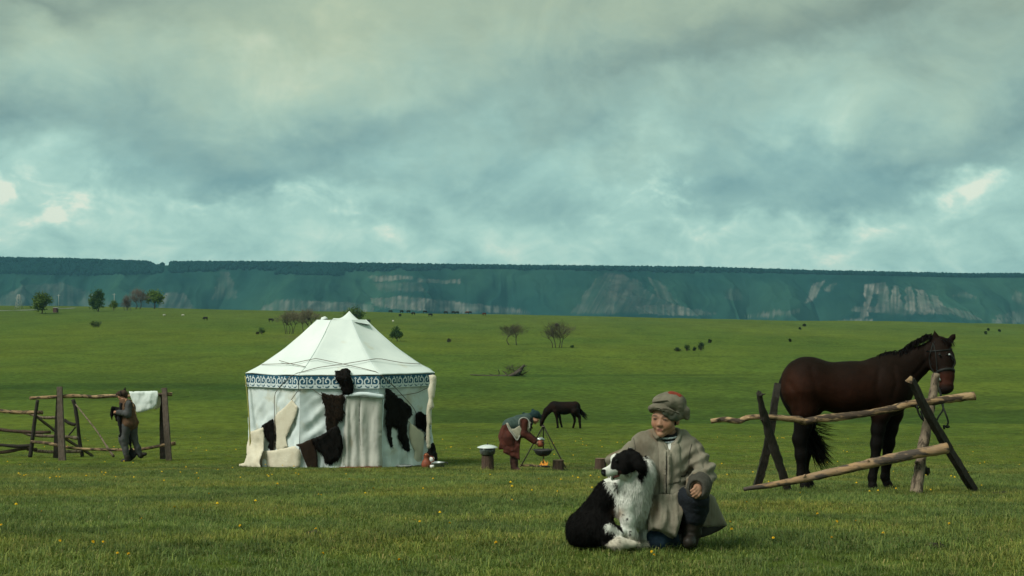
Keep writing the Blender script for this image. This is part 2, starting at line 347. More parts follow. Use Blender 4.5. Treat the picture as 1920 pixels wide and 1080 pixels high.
# ---- organic bodies: smooth union of tapered limbs and ellipsoids, meshed as one continuous surface
class Body:
    def __init__(s): s.p = []
    def cone(s, a, b, ra, rb, k=.03, flat=None, sub=False):
        s.p.append(('c', np.array(a, float), np.array(b, float), ra, rb, k, flat, sub)); return s
    def chain(s, pts, rs, k=.03, flat=None):
        for i in range(len(pts)-1): s.cone(pts[i], pts[i+1], rs[i], rs[i+1], k, flat)
        return s
    def ell(s, c, r, R=None, k=.03, sub=False):
        s.p.append(('e', np.array(c, float), np.array(r, float), np.eye(3) if R is None else np.array(R, float), 0, k, None, sub)); return s
    def mesh(s, h, disp=None):
        lo = np.full(3, 1e9); hi = -lo
        for q in s.p:
            if q[7]: continue
            if q[0] == 'c': r = max(q[3], q[4])*(1.6 if q[6] else 1); pts = [q[1], q[2]]
            else: r = max(q[2]); pts = [q[1]]
            for p in pts: lo = np.minimum(lo, p-r); hi = np.maximum(hi, p+r)
        lo -= 4*h; hi += 4*h; n = np.ceil((hi-lo)/h).astype(int)+1
        ax = [lo[i]+h*np.arange(n[i]) for i in range(3)]; D = np.full(n, 1.0, np.float32)
        for q in s.p:
            k = max(q[5], h*.5)
            if q[0] == 'c':
                r = max(q[3], q[4]); ext = r*(max(1, q[6][1]) if q[6] else 1)+2*k+2*h
                l2 = np.minimum(q[1], q[2])-ext; h2 = np.maximum(q[1], q[2])+ext
            else: ext = max(q[2])+2*k+2*h; l2 = q[1]-ext; h2 = q[1]+ext
            i0 = np.clip(np.floor((l2-lo)/h).astype(int), 0, n); i1 = np.clip(np.ceil((h2-lo)/h).astype(int)+1, 0, n)
            if (i1 <= i0).any(): continue
            X = ax[0][i0[0]:i1[0], None, None].astype(np.float32); Y = ax[1][None, i0[1]:i1[1], None].astype(np.float32); Z = ax[2][None, None, i0[2]:i1[2]].astype(np.float32)
            if q[0] == 'c':
                a, b = q[1], q[2]; sc = 1.0
                X = X-np.float32(a[0]); Y = Y-np.float32(a[1]); Z = Z-np.float32(a[2]); ba = b-a
                if q[6]:
                    nv = np.array(q[6][0], float); nv /= np.linalg.norm(nv); f = q[6][1]
                    dn = X*nv[0]+Y*nv[1]+Z*nv[2]; g = 1/f-1
                    X, Y, Z = X+dn*nv[0]*g, Y+dn*nv[1]*g, Z+dn*nv[2]*g
                    ba = ba+nv*np.dot(ba, nv)*g; sc = min(1, f)
                L2 = max(float(np.dot(ba, ba)), 1e-9)
                t = np.clip((X*ba[0]+Y*ba[1]+Z*ba[2])/L2, 0, 1)
                d = np.sqrt((X-t*ba[0])**2+(Y-t*ba[1])**2+(Z-t*ba[2])**2)-(q[3]+(q[4]-q[3])*t)
                d = d*sc
            else:
                X = X-np.float32(q[1][0]); Y = Y-np.float32(q[1][1]); Z = Z-np.float32(q[1][2]); R = q[3]; r = q[2]
                x = (X*R[0,0]+Y*R[1,0]+Z*R[2,0])/r[0]; y = (X*R[0,1]+Y*R[1,1]+Z*R[2,1])/r[1]; z = (X*R[0,2]+Y*R[1,2]+Z*R[2,2])/r[2]
                k0 = np.sqrt(x*x+y*y+z*z); k1 = np.sqrt((x/r[0])**2+(y/r[1])**2+(z/r[2])**2)+1e-6
                d = k0*(k0-1)/k1
            S = D[i0[0]:i1[0], i0[1]:i1[1], i0[2]:i1[2]]
            if q[7]:
                d = -d; m = np.maximum(S, d); e = np.maximum(k-np.abs(S-d), 0)/k; S[:] = m+e*e*k*.25
            else:
                m = np.minimum(S, d); e = np.maximum(k-np.abs(S-d), 0)/k; S[:] = m-e*e*k*.25
        V, F = surface_nets(D, lo, h)
        if disp is not None:
            Nn = vnormals(V, F); V = V+Nn*disp(V, Nn)[:, None]
        return V, F
def surface_nets(D, lo, h):
    S = D < 0; nx, ny, nz = D.shape
    cnt = np.zeros((nx-1, ny-1, nz-1), np.int8)
    for i in (0, 1):
        for j in (0, 1):
            for k in (0, 1): cnt += S[i:nx-1+i, j:ny-1+j, k:nz-1+k]
    act = (cnt > 0) & (cnt < 8); I = np.argwhere(act); idx = np.full(act.shape, -1, np.int32); idx[act] = np.arange(len(I))
    cd = {}
    for i in (0, 1):
        for j in (0, 1):
            for k in (0, 1): cd[i, j, k] = D[I[:,0]+i, I[:,1]+j, I[:,2]+k]
    P = np.zeros((len(I), 3)); c = np.zeros(len(I))
    cs = list(cd)
    for a in cs:
        for b in cs:
            if a < b and sum(abs(u-v) for u, v in zip(a, b)) == 1:
                da, db = cd[a], cd[b]; m = (da < 0) != (db < 0); t = np.where(m, da/np.where(m, da-db, 1), 0)
                p = np.array(a)[None]+t[:, None]*(np.array(b)-np.array(a))[None]; P += p*m[:, None]; c += m
    V = (I+P/c[:, None])*h+lo; Q = []
    for axn in range(3):
        sl0 = [slice(None)]*3; sl1 = [slice(None)]*3; sl0[axn] = slice(0, -1); sl1[axn] = slice(1, None)
        a, b = S[tuple(sl0)], S[tuple(sl1)]; E = np.argwhere(a != b); u, v = (axn+1) % 3, (axn+2) % 3
        ok = (E[:, u] > 0) & (E[:, v] > 0) & (E[:, u] < D.shape[u]-1) & (E[:, v] < D.shape[v]-1); E = E[ok]; ins = a[tuple(E.T)]
        def cell(du, dv): e = E.copy(); e[:, u] -= du; e[:, v] -= dv; return idx[tuple(e.T)]
        q = np.stack([cell(1,1), cell(0,1), cell(0,0), cell(1,0)], 1); q[~ins] = q[~ins][:, ::-1]; Q.append(q)
    F = np.vstack(Q); F = F[(F >= 0).all(1)]; return V, F
def vnormals(V, F):
    F = np.asarray(F); a = V[F[:,2]]-V[F[:,0]]; b = V[F[:,-1]]-V[F[:,1]] if F.shape[1] == 4 else V[F[:,1]]-V[F[:,0]]
    n = np.cross(a, b) if F.shape[1] == 4 else np.cross(b, a); N = np.zeros_like(V)
    for i in range(F.shape[1]): np.add.at(N, F[:, i], n)
    return N/(np.linalg.norm(N, axis=1)[:, None]+1e-12)
def inpoly(x, y, poly):
    x = np.asarray(x, float); y = np.asarray(y, float); r = np.zeros(x.shape, bool); n = len(poly)
    for i in range(n):
        x1, y1 = poly[i]; x2, y2 = poly[(i+1) % n]
        c = ((y1 > y) != (y2 > y)) & (x < (x2-x1)*(y-y1)/((y2-y1) or 1e-9)+x1); r ^= c
    return r
def fur(name, V, F, C, n, length, width, comb, m, parent, lift=.5, jit=.35, seed=0, lmap=None, keep=None):
    """short tapering hairs standing on a surface"""
    g = np.random.default_rng(seed); F = np.asarray(F); A = np.cross(V[F[:,1]]-V[F[:,0]], V[F[:,2]]-V[F[:,0]]); ar = np.linalg.norm(A, axis=1)
    if keep is not None: ar = ar*keep(V[F[:,0]])
    f = F[g.choice(len(F), n, p=ar/ar.sum())]; w = g.dirichlet((1,)*F.shape[1], n)
    P = np.einsum('ij,ijk->ik', w, V[f]); N = vnormals(V, F)[f[:,0]]; c = C[f[:,0]]
    cd = comb(P, N); cd = cd-N*(cd*N).sum(1)[:, None]; cd /= np.linalg.norm(cd, axis=1)[:, None]+1e-9
    D = cd+N*lift+g.normal(0, jit, (n, 3)); D /= np.linalg.norm(D, axis=1)[:, None]
    Ls = length*(.6+.8*g.random(n))*(1 if lmap is None else lmap(P)); W = np.cross(D, N+g.normal(0, .4, (n, 3))); W /= np.linalg.norm(W, axis=1)[:, None]
    P = P-N*.003; mid = P+D*(Ls*.55)[:, None]; tip = P+(D-np.array([0,0,.25]))*Ls[:, None]
    VV = np.stack([P-W*width/2, P+W*width/2, mid+W*width*.4, mid-W*width*.4, tip], 1).reshape(-1, 3); b = np.arange(n)*5
    FF = np.vstack([np.stack([b, b+1, b+2], 1), np.stack([b, b+2, b+3], 1), np.stack([b+3, b+2, b+4], 1)])
    cc = np.clip(c*(1+g.normal(0, .09, (n, 1))), 0, 1); CC = np.repeat(cc, 5, 0)
    o = obj(name, VV, FF, m, parent, C=CC, kind='stuff'); nn = N+g.normal(0, .22, N.shape); nn /= np.linalg.norm(nn, axis=1)[:, None]
    o.data.normals_split_custom_set_from_vertices(np.repeat(nn, 5, 0).tolist()); return o
def cdt(outline, step, jag=0, seed=0):
    g = np.random.default_rng(seed); P = resample(np.vstack([outline, outline[:1]]), max(12, int(len(outline)*1)+int(np.linalg.norm(np.diff(np.vstack([outline, outline[:1]]), axis=0), axis=1).sum()/step)))[:-1]
    if jag: P = P+g.normal(0, jag, P.shape)
    lo, hi = P.min(0), P.max(0); gx, gy = np.meshgrid(np.arange(lo[0]+step/2, hi[0], step), np.arange(lo[1]+step/2, hi[1], step))
    G = np.stack([gx.ravel(), gy.ravel()], 1)+g.uniform(-.2, .2, (gx.size, 2))*step; G = G[inpoly(G[:,0], G[:,1], P)]
    if len(G): dist = np.min(np.linalg.norm(G[:, None]-P[None], axis=2), axis=1); G = G[dist > step*.55]
    else: dist = np.zeros(0)
    pts = [Vector(p) for p in np.vstack([P, G])] if len(G) else [Vector(p) for p in P]
    n = len(P); r = delaunay_2d_cdt(pts, [(i, (i+1) % n) for i in range(n)], [], 1, 1e-6)
    V2 = np.array([tuple(v) for v in r[0]]); F = [tuple(f) for f in r[2]]
    bd = np.min(np.linalg.norm(V2[:, None]-P[None], axis=2), axis=1)
    return V2, F, bd
def drape(outline, mapf, thick, step, bulge=None, jag=0, seed=0):
    """cloth or hide cut to an outline, with thickness; mapf turns (u,v, out) into a point"""
    V2, F, bd = cdt(np.array(outline, float), step, jag, seed); e = np.clip(bd/(step*1.2), 0, 1)
    b = bulge(V2) if bulge is not None else np.zeros(len(V2))
    front = np.array([mapf(u, v, thick*(.25+.75*ee)+bb) for (u, v), ee, bb in zip(V2, e, b)])
    back = np.array([mapf(u, v, bb*.98) for (u, v), bb in zip(V2, b)]); n = len(V2)
    cnt = {}
    for f in F:
        for i in range(3):
            a, c = f[i], f[(i+1) % 3]; cnt[a, c] = 1
    FF = [tuple(f) for f in F]+[tuple(i+n for i in f[::-1]) for f in F]
    for a, c in list(cnt):
        if (c, a) not in cnt: FF.append((c, a, a+n, c+n))
    return np.vstack([front, back]), FF
def copy_thing(o):
    c = o.copy(); COL.objects.link(c)
    for ch in list(o.children):
        d = ch.copy(); COL.objects.link(d); d.parent = c
        for gc in list(ch.children):
            e = gc.copy(); COL.objects.link(e); e.parent = d
    return c
# ------------------------------------------------------------------ the plain
def spaced(a, b, s0, k):
    r = [0.0]
    while r[-1] < b: r.append(r[-1]+s0+k*r[-1])
    l = [0.0]
    while l[-1] > a: l.append(l[-1]-s0-k*abs(l[-1]))
    return np.array(l[::-1][:-1]+r)
def build_plain():
    xs = spaced(-2600, 2600, .16, .028); ys = spaced(-60, 3300, .16, .0095)
    X, Y = np.meshgrid(xs, ys, indexing='ij'); Z = ground(X, Y); nx, ny = X.shape
    i = np.arange(nx-1)[:, None]*ny+np.arange(ny-1)[None]; F = np.stack([i, i+ny, i+ny+1, i+1], -1).reshape(-1, 4)
    # albedo: pasture greens; painted shade of dips and slopes; trodden earth round the camp
    x, y = X.ravel(), Y.ravel(); a = x/np.maximum(y, 1)
    g1_, g2, g3 = np.array([.069,.108,.016]), np.array([.088,.120,.016]), np.array([.051,.094,.015])
    n = fbm(x/30, y/60, o=4, seed=11)[:, None]; n2 = fbm(x/5, y/14, o=3, seed=12)[:, None]
    C = g1_+(g2-g1_)*np.clip((n-.35)*3, 0, 1)+(g3-g1_)*np.clip((.5-n2)*2.2, 0, 1)
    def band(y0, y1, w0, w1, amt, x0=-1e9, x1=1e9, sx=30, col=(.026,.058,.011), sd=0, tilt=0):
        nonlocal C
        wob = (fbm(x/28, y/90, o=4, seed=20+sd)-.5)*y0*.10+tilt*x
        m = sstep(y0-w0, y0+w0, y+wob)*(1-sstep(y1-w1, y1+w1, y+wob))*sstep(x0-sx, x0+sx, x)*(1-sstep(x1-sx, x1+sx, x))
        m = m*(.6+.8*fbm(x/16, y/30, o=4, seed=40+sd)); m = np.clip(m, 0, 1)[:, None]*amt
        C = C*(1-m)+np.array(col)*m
    band(80, 104, 1.2, 5, .70, x0=-14, sx=10, sd=1, tilt=.02); band(118,150,3,6,.5,x1=-6,sd=7)          # darker green paints the shade of the dip below the far rise
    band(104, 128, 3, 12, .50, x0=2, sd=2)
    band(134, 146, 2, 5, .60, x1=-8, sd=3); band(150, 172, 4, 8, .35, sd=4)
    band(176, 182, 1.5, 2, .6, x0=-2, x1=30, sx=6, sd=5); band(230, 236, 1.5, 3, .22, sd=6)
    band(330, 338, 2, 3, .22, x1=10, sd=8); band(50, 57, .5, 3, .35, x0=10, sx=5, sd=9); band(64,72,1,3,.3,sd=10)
    tr = sstep(27.5, 29, y+(fbm(x/3, y/3, seed=31)-.5)*2.5)*(1-sstep(31.5, 34.5, y+(fbm(x/2, y/3, seed=32)-.5)*2))*sstep(-15, -6, x)*(1-sstep(5, 9, x))
    tr = np.clip(tr*(.45+.9*fbm(x/1.2, y/.8, seed=33)), 0, 1)[:, None]*.75; C = C*(1-tr)+np.array([.050,.050,.022])*tr
    tr = np.exp(-((y-24.2-(x-6)*.12)/.35)**2)*sstep(5.5, 7.5, x); tr = (tr*(.5+fbm(x, y*3, seed=34)))[:, None]*.6; tr = np.clip(tr, 0, 1); C = C*(1-tr)+np.array([.035,.036,.018])*tr
    ash = np.exp(-(((x-1.55)/.9)**2+((y-30.3)/.7)**2))[:, None]*.6; C = C*(1-ash)+np.array([.04,.036,.03])*ash
    bare = np.exp(-(((x+46)/7)**2+((y-330)/9)**2))[:, None]*.5; C = C*(1-bare)+np.array([.11,.09,.05])*bare
    far = sstep(300, 540, y)[:, None]*.35; C = C*(1-far)+np.array([.066,.098,.030])*far
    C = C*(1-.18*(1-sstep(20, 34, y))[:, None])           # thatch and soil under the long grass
    C = C*(.86+.28*fbm(x/1.7, y/3.5, o=3, seed=50))[:, None]
    m = bpy.data.materials.new('pasture'); m.use_nodes = True; nt = m.node_tree; N = nt.nodes; L = nt.links; b = N['Principled BSDF']
    b.inputs['Roughness'].default_value = 1; b.inputs['Specular IOR Level'].default_value = .05
    at_ = N.new('ShaderNodeAttribute'); at_.attribute_name = 'Col'; tc = N.new('ShaderNodeTexCoord')
    def nz(scale, sc, lo, hi, o0, o1):
        mp = N.new('ShaderNodeMapping'); mp.inputs['Scale'].default_value = sc; L.new(tc.outputs['Object'], mp.inputs[0])
        n = N.new('ShaderNodeTexNoise'); n.inputs['Scale'].default_value = scale; n.inputs['Detail'].default_value = 8; n.inputs['Roughness'].default_value = .65; L.new(mp.outputs[0], n.inputs[0])
        r = N.new('ShaderNodeMapRange'); r.inputs[1].default_value = lo; r.inputs[2].default_value = hi; r.inputs[3].default_value = o0; r.inputs[4].default_value = o1; L.new(n.outputs[0], r.inputs[0]); return r.outputs[0], n.outputs[0]
    a1, h1 = nz(1.7, (1,.5,1), .32, .68, .60, 1.38); a2, h2 = nz(.16, (1,.4,1), .35, .65, .88, 1.12); a3, h3 = nz(.035, (1,.3,1), .35, .65, .9, 1.1)
    mm = N.new('ShaderNodeMath'); mm.operation = 'MULTIPLY'; L.new(a1, mm.inputs[0]); L.new(a2, mm.inputs[1])
    m2 = N.new('ShaderNodeMath'); m2.operation = 'MULTIPLY'; L.new(mm.outputs[0], m2.inputs[0]); L.new(a3, m2.inputs[1])
    sc = N.new('ShaderNodeVectorMath'); sc.operation = 'SCALE'; L.new(at_.outputs['Color'], sc.inputs[0]); L.new(m2.outputs[0], sc.inputs['Scale'])
    # yellow flower speckle where the meadow is too far to see the flowers singly
    vo = N.new('ShaderNodeTexVoronoi'); vo.inputs['Scale'].default_value = .9; L.new(tc.outputs['Object'], vo.inputs[0])
    lt = N.new('ShaderNodeMath'); lt.operation = 'LESS_THAN'; lt.inputs[1].default_value = .045; L.new(vo.outputs['Distance'], lt.inputs[0])
    pn = N.new('ShaderNodeTexNoise'); pn.inputs['Scale'].default_value = .11; L.new(tc.outputs['Object'], pn.inputs[0])
    gt = N.new('ShaderNodeMath'); gt.operation = 'GREATER_THAN'; gt.inputs[1].default_value = .55; L.new(pn.outputs[0], gt.inputs[0])
    ml = N.new('ShaderNodeMath'); ml.operation = 'MULTIPLY'; L.new(lt.outputs[0], ml.inputs[0]); L.new(gt.outputs[0], ml.inputs[1])
    mx = N.new('ShaderNodeMix'); mx.data_type = 'RGBA'; L.new(ml.outputs[0], mx.inputs[0]); L.new(sc.outputs[0], mx.inputs[6]); mx.inputs[7].default_value = (.30,.24,.02,1)
    L.new(mx.outputs[2], b.inputs['Base Color'])
    bn = N.new('ShaderNodeBump'); bn.inputs['Strength'].default_value = .8; bn.inputs['Distance'].default_value = .2; L.new(h1, bn.inputs['Height']); L.new(bn.outputs[0], b.inputs['Normal'])
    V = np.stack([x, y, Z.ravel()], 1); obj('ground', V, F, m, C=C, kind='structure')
build_plain()

# ------------------------------------------------------------------ hills across the river
_hx = np.array([-2600,0,150,298,306,314,322,332,500,900,1300,1500,1780,1900,2100,5000.])
_hy = np.array([486,485,487,492,497,499,497,492,492,498,502,508,514,514,515,518.])     # skyline row (treetops)
HD = 3900.0
def tri_wave(p):
    c = [-260,-60,90,215,330,455,590,700,800,965,1170,1375,1440,1480,1640,1840,1900,2000,2150]; w = [0,1,.3,1,0.1,1,.25,.7,.1,1,0,1,.6,.9,0,1,.5,.8,0]
    return np.interp(p, c, w)
def hill_h(x, y):
    px = 960+x/HD*FPX
    topz = (HROW-(np.interp(px, _hx, _hy)+9))/FPX*HD
    wx = x+(fbm(x/120, y/120, o=3, seed=60)-.5)*110; sp = tri_wave(960+wx/HD*FPX)
    rid = np.abs(fbm(wx/150+y/900, y/1500, o=3, seed=61)-.5)*2; gul = np.abs(fbm(wx/46, y/600, o=3, seed=62)-.5)*2
    y0 = 3000+sp*520+rid*170; y1 = 3760+0*x
    t = np.clip((y-y0)/(y1-y0), 0, 1.0); s = t**.8; s = s*s*(3-2*s)*.4+s*.6
    er = (gul*26+rid*34+(np.abs(fbm(wx/17, y/260, o=2, seed=63)-.5)*2)*5)*np.sin(np.clip(t, 0, 1)*math.pi)**.7
    return -48+(topz+48)*s-er+CAMZ, t, rid, gul
def build_hills():
    xs = np.concatenate([np.linspace(-3000, -1560, 90), np.linspace(-1555, 1555, 1250), np.linspace(1560, 3000, 90)]); ys = np.concatenate([np.linspace(2950, 3790, 135), np.linspace(3830, 5600, 14)])
    X, Y = np.meshgrid(xs, ys, indexing='ij'); Z, t, rid, gul = hill_h(X, Y); nx, ny = X.shape
    i = np.arange(nx-1)[:, None]*ny+np.arange(ny-1)[None]; F = np.stack([i, i+ny, i+ny+1, i+1], -1).reshape(-1, 4)
    V = np.stack([X.ravel(), Y.ravel(), Z.ravel()], 1); px, py = to_px(V); x = V[:,0]; z = V[:,2]; t = t.ravel()
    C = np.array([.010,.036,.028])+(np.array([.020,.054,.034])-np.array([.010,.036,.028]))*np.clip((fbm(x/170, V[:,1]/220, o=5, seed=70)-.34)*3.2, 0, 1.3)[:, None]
    ra = np.clip(1-tri_wave(px+(fbm(px/30, py/12, o=3, seed=77)-.5)*60)*1.5, 0, 1)*sstep(.02, .3, t)*(.5+fbm(px/8, py/20, o=4, seed=78)); ra = np.clip(ra, 0, 1)[:, None]*.85; C = C*(1-ra)*1.25+np.array([.004,.020,.016])*ra  # ravine scrub; colour also darkened here and lightened on slopes as painted relief shading
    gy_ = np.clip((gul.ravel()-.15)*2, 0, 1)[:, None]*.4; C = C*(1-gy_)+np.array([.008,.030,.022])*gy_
    # bare chalk and clay faces: (outline, strength, streak lean)
    T = [([(0,560),(40,535),(120,530),(200,560),(230,585),(0,585)],.38,0),([(225,580),(245,548),(270,552),(300,585)],.35,-.3),([(292,585),(310,548),(345,550),(372,585)],.62,.3),
         ([(395,560),(415,508),(432,512),(445,560)],.34,.1),([(480,585),(520,562),(640,566),(700,572),(700,585)],.55,0),([(690,517),(770,517),(775,524),(700,528)],.75,0),([(780,524),(865,524),(862,532),(782,530)],.5,0),
         ([(700,530),(790,530),(800,548),(710,545)],.28,0),([(695,560),(760,556),(860,566),(945,576),(1000,588),(880,586),(760,582),(700,574)],.72,0),
         ([(1115,525),(1135,510),(1165,512),(1190,530),(1240,560),(1300,585),(1070,588),(1090,560)],.27,.55),([(1135,560),(1150,515),(1166,515),(1158,560),(1148,590)],.42,.2),([(1180,555),(1185,520),(1200,525),(1215,560),(1200,590)],.34,-.2),([(1235,560),(1215,520),(1235,525),(1275,570)],.35,-.4),
         ([(1190,574),(1260,570),(1350,590),(1290,592),(1200,588)],.62,0),([(1395,595),(1430,586),(1500,580),(1500,588),(1440,594)],.55,0),([(1510,570),(1525,530),(1550,525),(1540,540),(1522,565)],.75,.4),([(1545,545),(1560,528),(1568,532),(1556,548)],.45,.3),
         ([(1618,552),(1622,532),(1662,530),(1660,550),(1636,552),(1626,592),(1612,598),(1622,562)],1.0,.15),([(1642,580),(1650,532),(1662,532),(1672,585)],.45,0),([(1668,580),(1672,534),(1686,536),(1694,582)],.8,0),([(1698,584),(1696,540),(1710,538),(1722,585)],.8,-.1),([(1724,585),(1716,542),(1732,544),(1756,588)],.85,-.2),([(1752,588),(1742,552),(1758,556),(1782,590)],.6,-.3),
         ([(1600,575),(1780,575),(1790,588),(1700,590),(1600,584)],.45,0),([(1770,585),(1790,578),(1818,585),(1840,600),(1818,600)],.65,-.4),([(1572,600),(1610,597),(1640,600),(1636,606),(1570,606)],.8,0),([(1858,600),(1920,598),(1960,600),(1960,606),(1858,606)],.75,0),([(1785,555),(1805,545),(1835,560)],.35,0),([(1895,560),(1905,545),(1940,560),(1940,580)],.38,0),
         ([(1356,560),(1366,540),(1388,545),(1395,565)],.3,.2),([(1865,590),(1920,584),(1960,590),(1960,598),(1870,597)],.45,0)]
    m = np.zeros(len(x))
    for poly, w, lean in T:
        cx = np.mean([p[0] for p in poly]); cy = np.mean([p[1] for p in poly]); jx = (fbm(px/9, py/7, o=3, seed=74)-.5)*14; jy = (fbm(px/12, py/5, o=3, seed=75)-.5)*8
        k = inpoly(px+jx, py+jy, poly)*1.0; u = px+(py-cy)*lean
        st = fbm(u/3.4, py/45, o=4, seed=71); st = np.clip((st-.36)*3.2, 0, 1); bl = np.clip((fbm(px/14, py/5, o=4, seed=72)-.3)*2.2, 0, 1)
        m = np.maximum(m, k*w*(.25+.75*st)*(.45+.6*bl))
    m = np.clip(m, 0, 1)*sstep(.0, .01, t+.012); m = m[:, None]
    C = C*(1-m)+np.array([.235,.215,.185])*m
    mt = mat('hill_cover', (1,1,1), attr=True, rough=1, scale=.02, spec=.02); mt.node_tree.nodes['Principled BSDF'].inputs['Specular IOR Level'].default_value = 0
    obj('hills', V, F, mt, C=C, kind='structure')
    # woods along the rim
    g = np.random.default_rng(5); ico = bmesh.new(); bmesh.ops.create_icosphere(ico, subdivisions=1, radius=1)
    iv = np.array([v.co[:] for v in ico.verts]); iF = np.array([[v.index for v in f.verts] for f in ico.faces]); ico.free()
    pts = []
    def strip(n, p0, p1, y0, y1, h0, h1, rows=None, thr=None):
        x = g.uniform((p0-960)/FPX*HD, (p1-960)/FPX*HD, n); y = g.uniform(y0, y1, n); z = hill_h(x, y)[0]
        qx, qy = to_px(np.stack([x, y, z], 1)); k = np.abs(qx-314+(qy-495)*.2) > 7
        if rows: k &= (qy+(fbm(qx/25, qx*0, seed=84)-.5)*5 > np.interp(qx, rows[0], rows[1])) & (qy+(fbm(qx/18, qx*0, seed=85)-.5)*5 < np.interp(qx, rows[0], rows[2]))
        if thr: k &= fbm(x/150, y/150, o=3, seed=81) > thr
        for a, b, c in zip(x[k], y[k], z[k]): pts.append((a, b, c, g.uniform(h0, h1)))
    strip(7000, -150, 2080, 3762, 3830, 11, 13.5); strip(700, -150, 300, 3762, 3800, 12, 14.5)
    strip(5200, -150, 2080, 3660, 3765, 9, 13, ([-150,300,500,700,900,1200,1240,1400,1700,1950,2100],[480]*11,[496,503,508,510,505,510,513,512,518,520,520]))
    strip(6500, -150, 430, 3560, 3765, 9, 13, ([-150,0,150,285,430],[500,500,501,501,503],[511,513,517,514,507]))
    strip(1500, 540, 660, 3560, 3740, 8, 12, ([540,640,660],[508,507,506],[515,517,509]))
    strip(30, 308, 321, 3790, 3800, 4, 6)
    Vs = []; Fs = []
    for k, (a, b, c, h) in enumerate(pts):
        v = iv*np.array([h*.5, h*.5, h*.56])*(1+g.uniform(-.2, .2, (len(iv), 1)))+np.array([a, b, c+h*.42]); Vs.append(v); Fs.append(iF+k*len(iv))
    cc = np.repeat(np.array([.006,.022,.018])*g.uniform(.8, 1.25, (len(pts), 1)), len(iv), 0)
    obj('rim_forest', np.vstack(Vs), np.vstack(Fs), mt, C=cc, smooth=False, kind='stuff')['label'] = 'dark belt of woodland along the top edge of the hills'
build_hills()

# ------------------------------------------------------------------ air
def build_haze():
    b = MB(); b.box((0, 2700, 60), (3000, 2850, 115)); V, F = b.out()
    m = bpy.data.materials.new('haze_air'); m.use_nodes = True; nt = m.node_tree; nt.nodes.clear()
    pv = nt.nodes.new('ShaderNodeVolumePrincipled'); pv.inputs['Color'].default_value = (.24,.62,.88,1); pv.inputs["Density"].default_value = 6.6e-5
    pv.inputs['Anisotropy'].default_value = 0
    o = nt.nodes.new('ShaderNodeOutputMaterial'); nt.links.new(pv.outputs[0], o.inputs['Volume'])
    h = obj('haze', V, F, m, smooth=False, kind='stuff')
build_haze()

# ------------------------------------------------------------------ grass
def tuft(seed, n=38, hmin=.035, hmax=.095, rad=.085):
    g = np.random.default_rng(seed); V = []; F = []; C = []
    pal = np.array([[.132,.186,.042],[.102,.162,.038],[.165,.206,.048],[.070,.118,.032],[.205,.228,.068],[.24,.23,.10]])
    for i in range(n):
        r = rad*math.sqrt(g.random()); a = g.random()*6.283; b = np.array([r*math.cos(a), r*math.sin(a), -.012]); h = g.uniform(hmin, hmax)
        la = a+g.normal(0, 1.0); ln = g.uniform(.25, 1.35)*h; d = np.array([math.cos(la), math.sin(la), 0]); w = g.uniform(.0013, .0028); s = np.array([-math.sin(la+g.normal(0,.8)), math.cos(la), 0])
        m = b+d*ln*.3+np.array([0, 0, h*.6]); t = b+d*ln+np.array([0, 0, h*(1-.38*ln/h)]); k = len(V)
        V += [b-s*w, b+s*w, m+s*w*.8, m-s*w*.8, t]; F += [(k, k+1, k+2), (k, k+2, k+3), (k+3, k+2, k+4)]
        c = pal[g.choice(6, p=[.28,.24,.2,.14,.09,.05])]*g.uniform(.8, 1.2); C += [c]*5
    return np.array(V), np.array(F), np.array(C)
def grass_mat():
    m = bpy.data.materials.new('grass_blades'); m.use_nodes = True; nt = m.node_tree; N = nt.nodes; L = nt.links; b = N['Principled BSDF']
    b.inputs['Roughness'].default_value = .6; b.inputs['Specular IOR Level'].default_value = .2
    a = N.new('ShaderNodeAttribute'); a.attribute_name = 'Col'; geo = N.new('ShaderNodeNewGeometry')
    def patch(scale, lo, hi, o0, o1):
        n = N.new('ShaderNodeTexNoise'); n.inputs['Scale'].default_value = scale; n.inputs['Detail'].default_value = 5; L.new(geo.outputs['Position'], n.inputs[0])
        r = N.new('ShaderNodeMapRange'); r.inputs[1].default_value = lo; r.inputs[2].default_value = hi; r.inputs[3].default_value = o0; r.inputs[4].default_value = o1; L.new(n.outputs[0], r.inputs[0]); return r.outputs[0]
    p1 = patch(.9, .35, .65, .78, 1.22); p2 = patch(4.5, .35, .65, .80, 1.2)
    mm = N.new('ShaderNodeMath'); mm.operation = 'MULTIPLY'; L.new(p1, mm.inputs[0]); L.new(p2, mm.inputs[1])
    sc = N.new('ShaderNodeVectorMath'); sc.operation = 'SCALE'; L.new(a.outputs['Color'], sc.inputs[0]); L.new(mm.outputs[0], sc.inputs['Scale'])
    # some patches run to yellower grass
    mx = N.new('ShaderNodeMix'); mx.data_type = 'RGBA'; mx.blend_type = 'MULTIPLY'; L.new(patch(.45, .45, .62, 0, .8), mx.inputs[0]); L.new(sc.outputs[0], mx.inputs[6]); mx.inputs[7].default_value = (1.5,1.12,.85,1)
    L.new(mx.outputs[2], b.inputs['Base Color'])
    tr = N.new('ShaderNodeBsdfTranslucent'); L.new(mx.outputs[2], tr.inputs[0]); ms = N.new('ShaderNodeMixShader'); ms.inputs[0].default_value = .3
    L.new(b.outputs[0], ms.inputs[1]); L.new(tr.outputs[0], ms.inputs[2]); L.new(ms.outputs[0], N['Material Output'].inputs[0]); return m
GM = grass_mat()
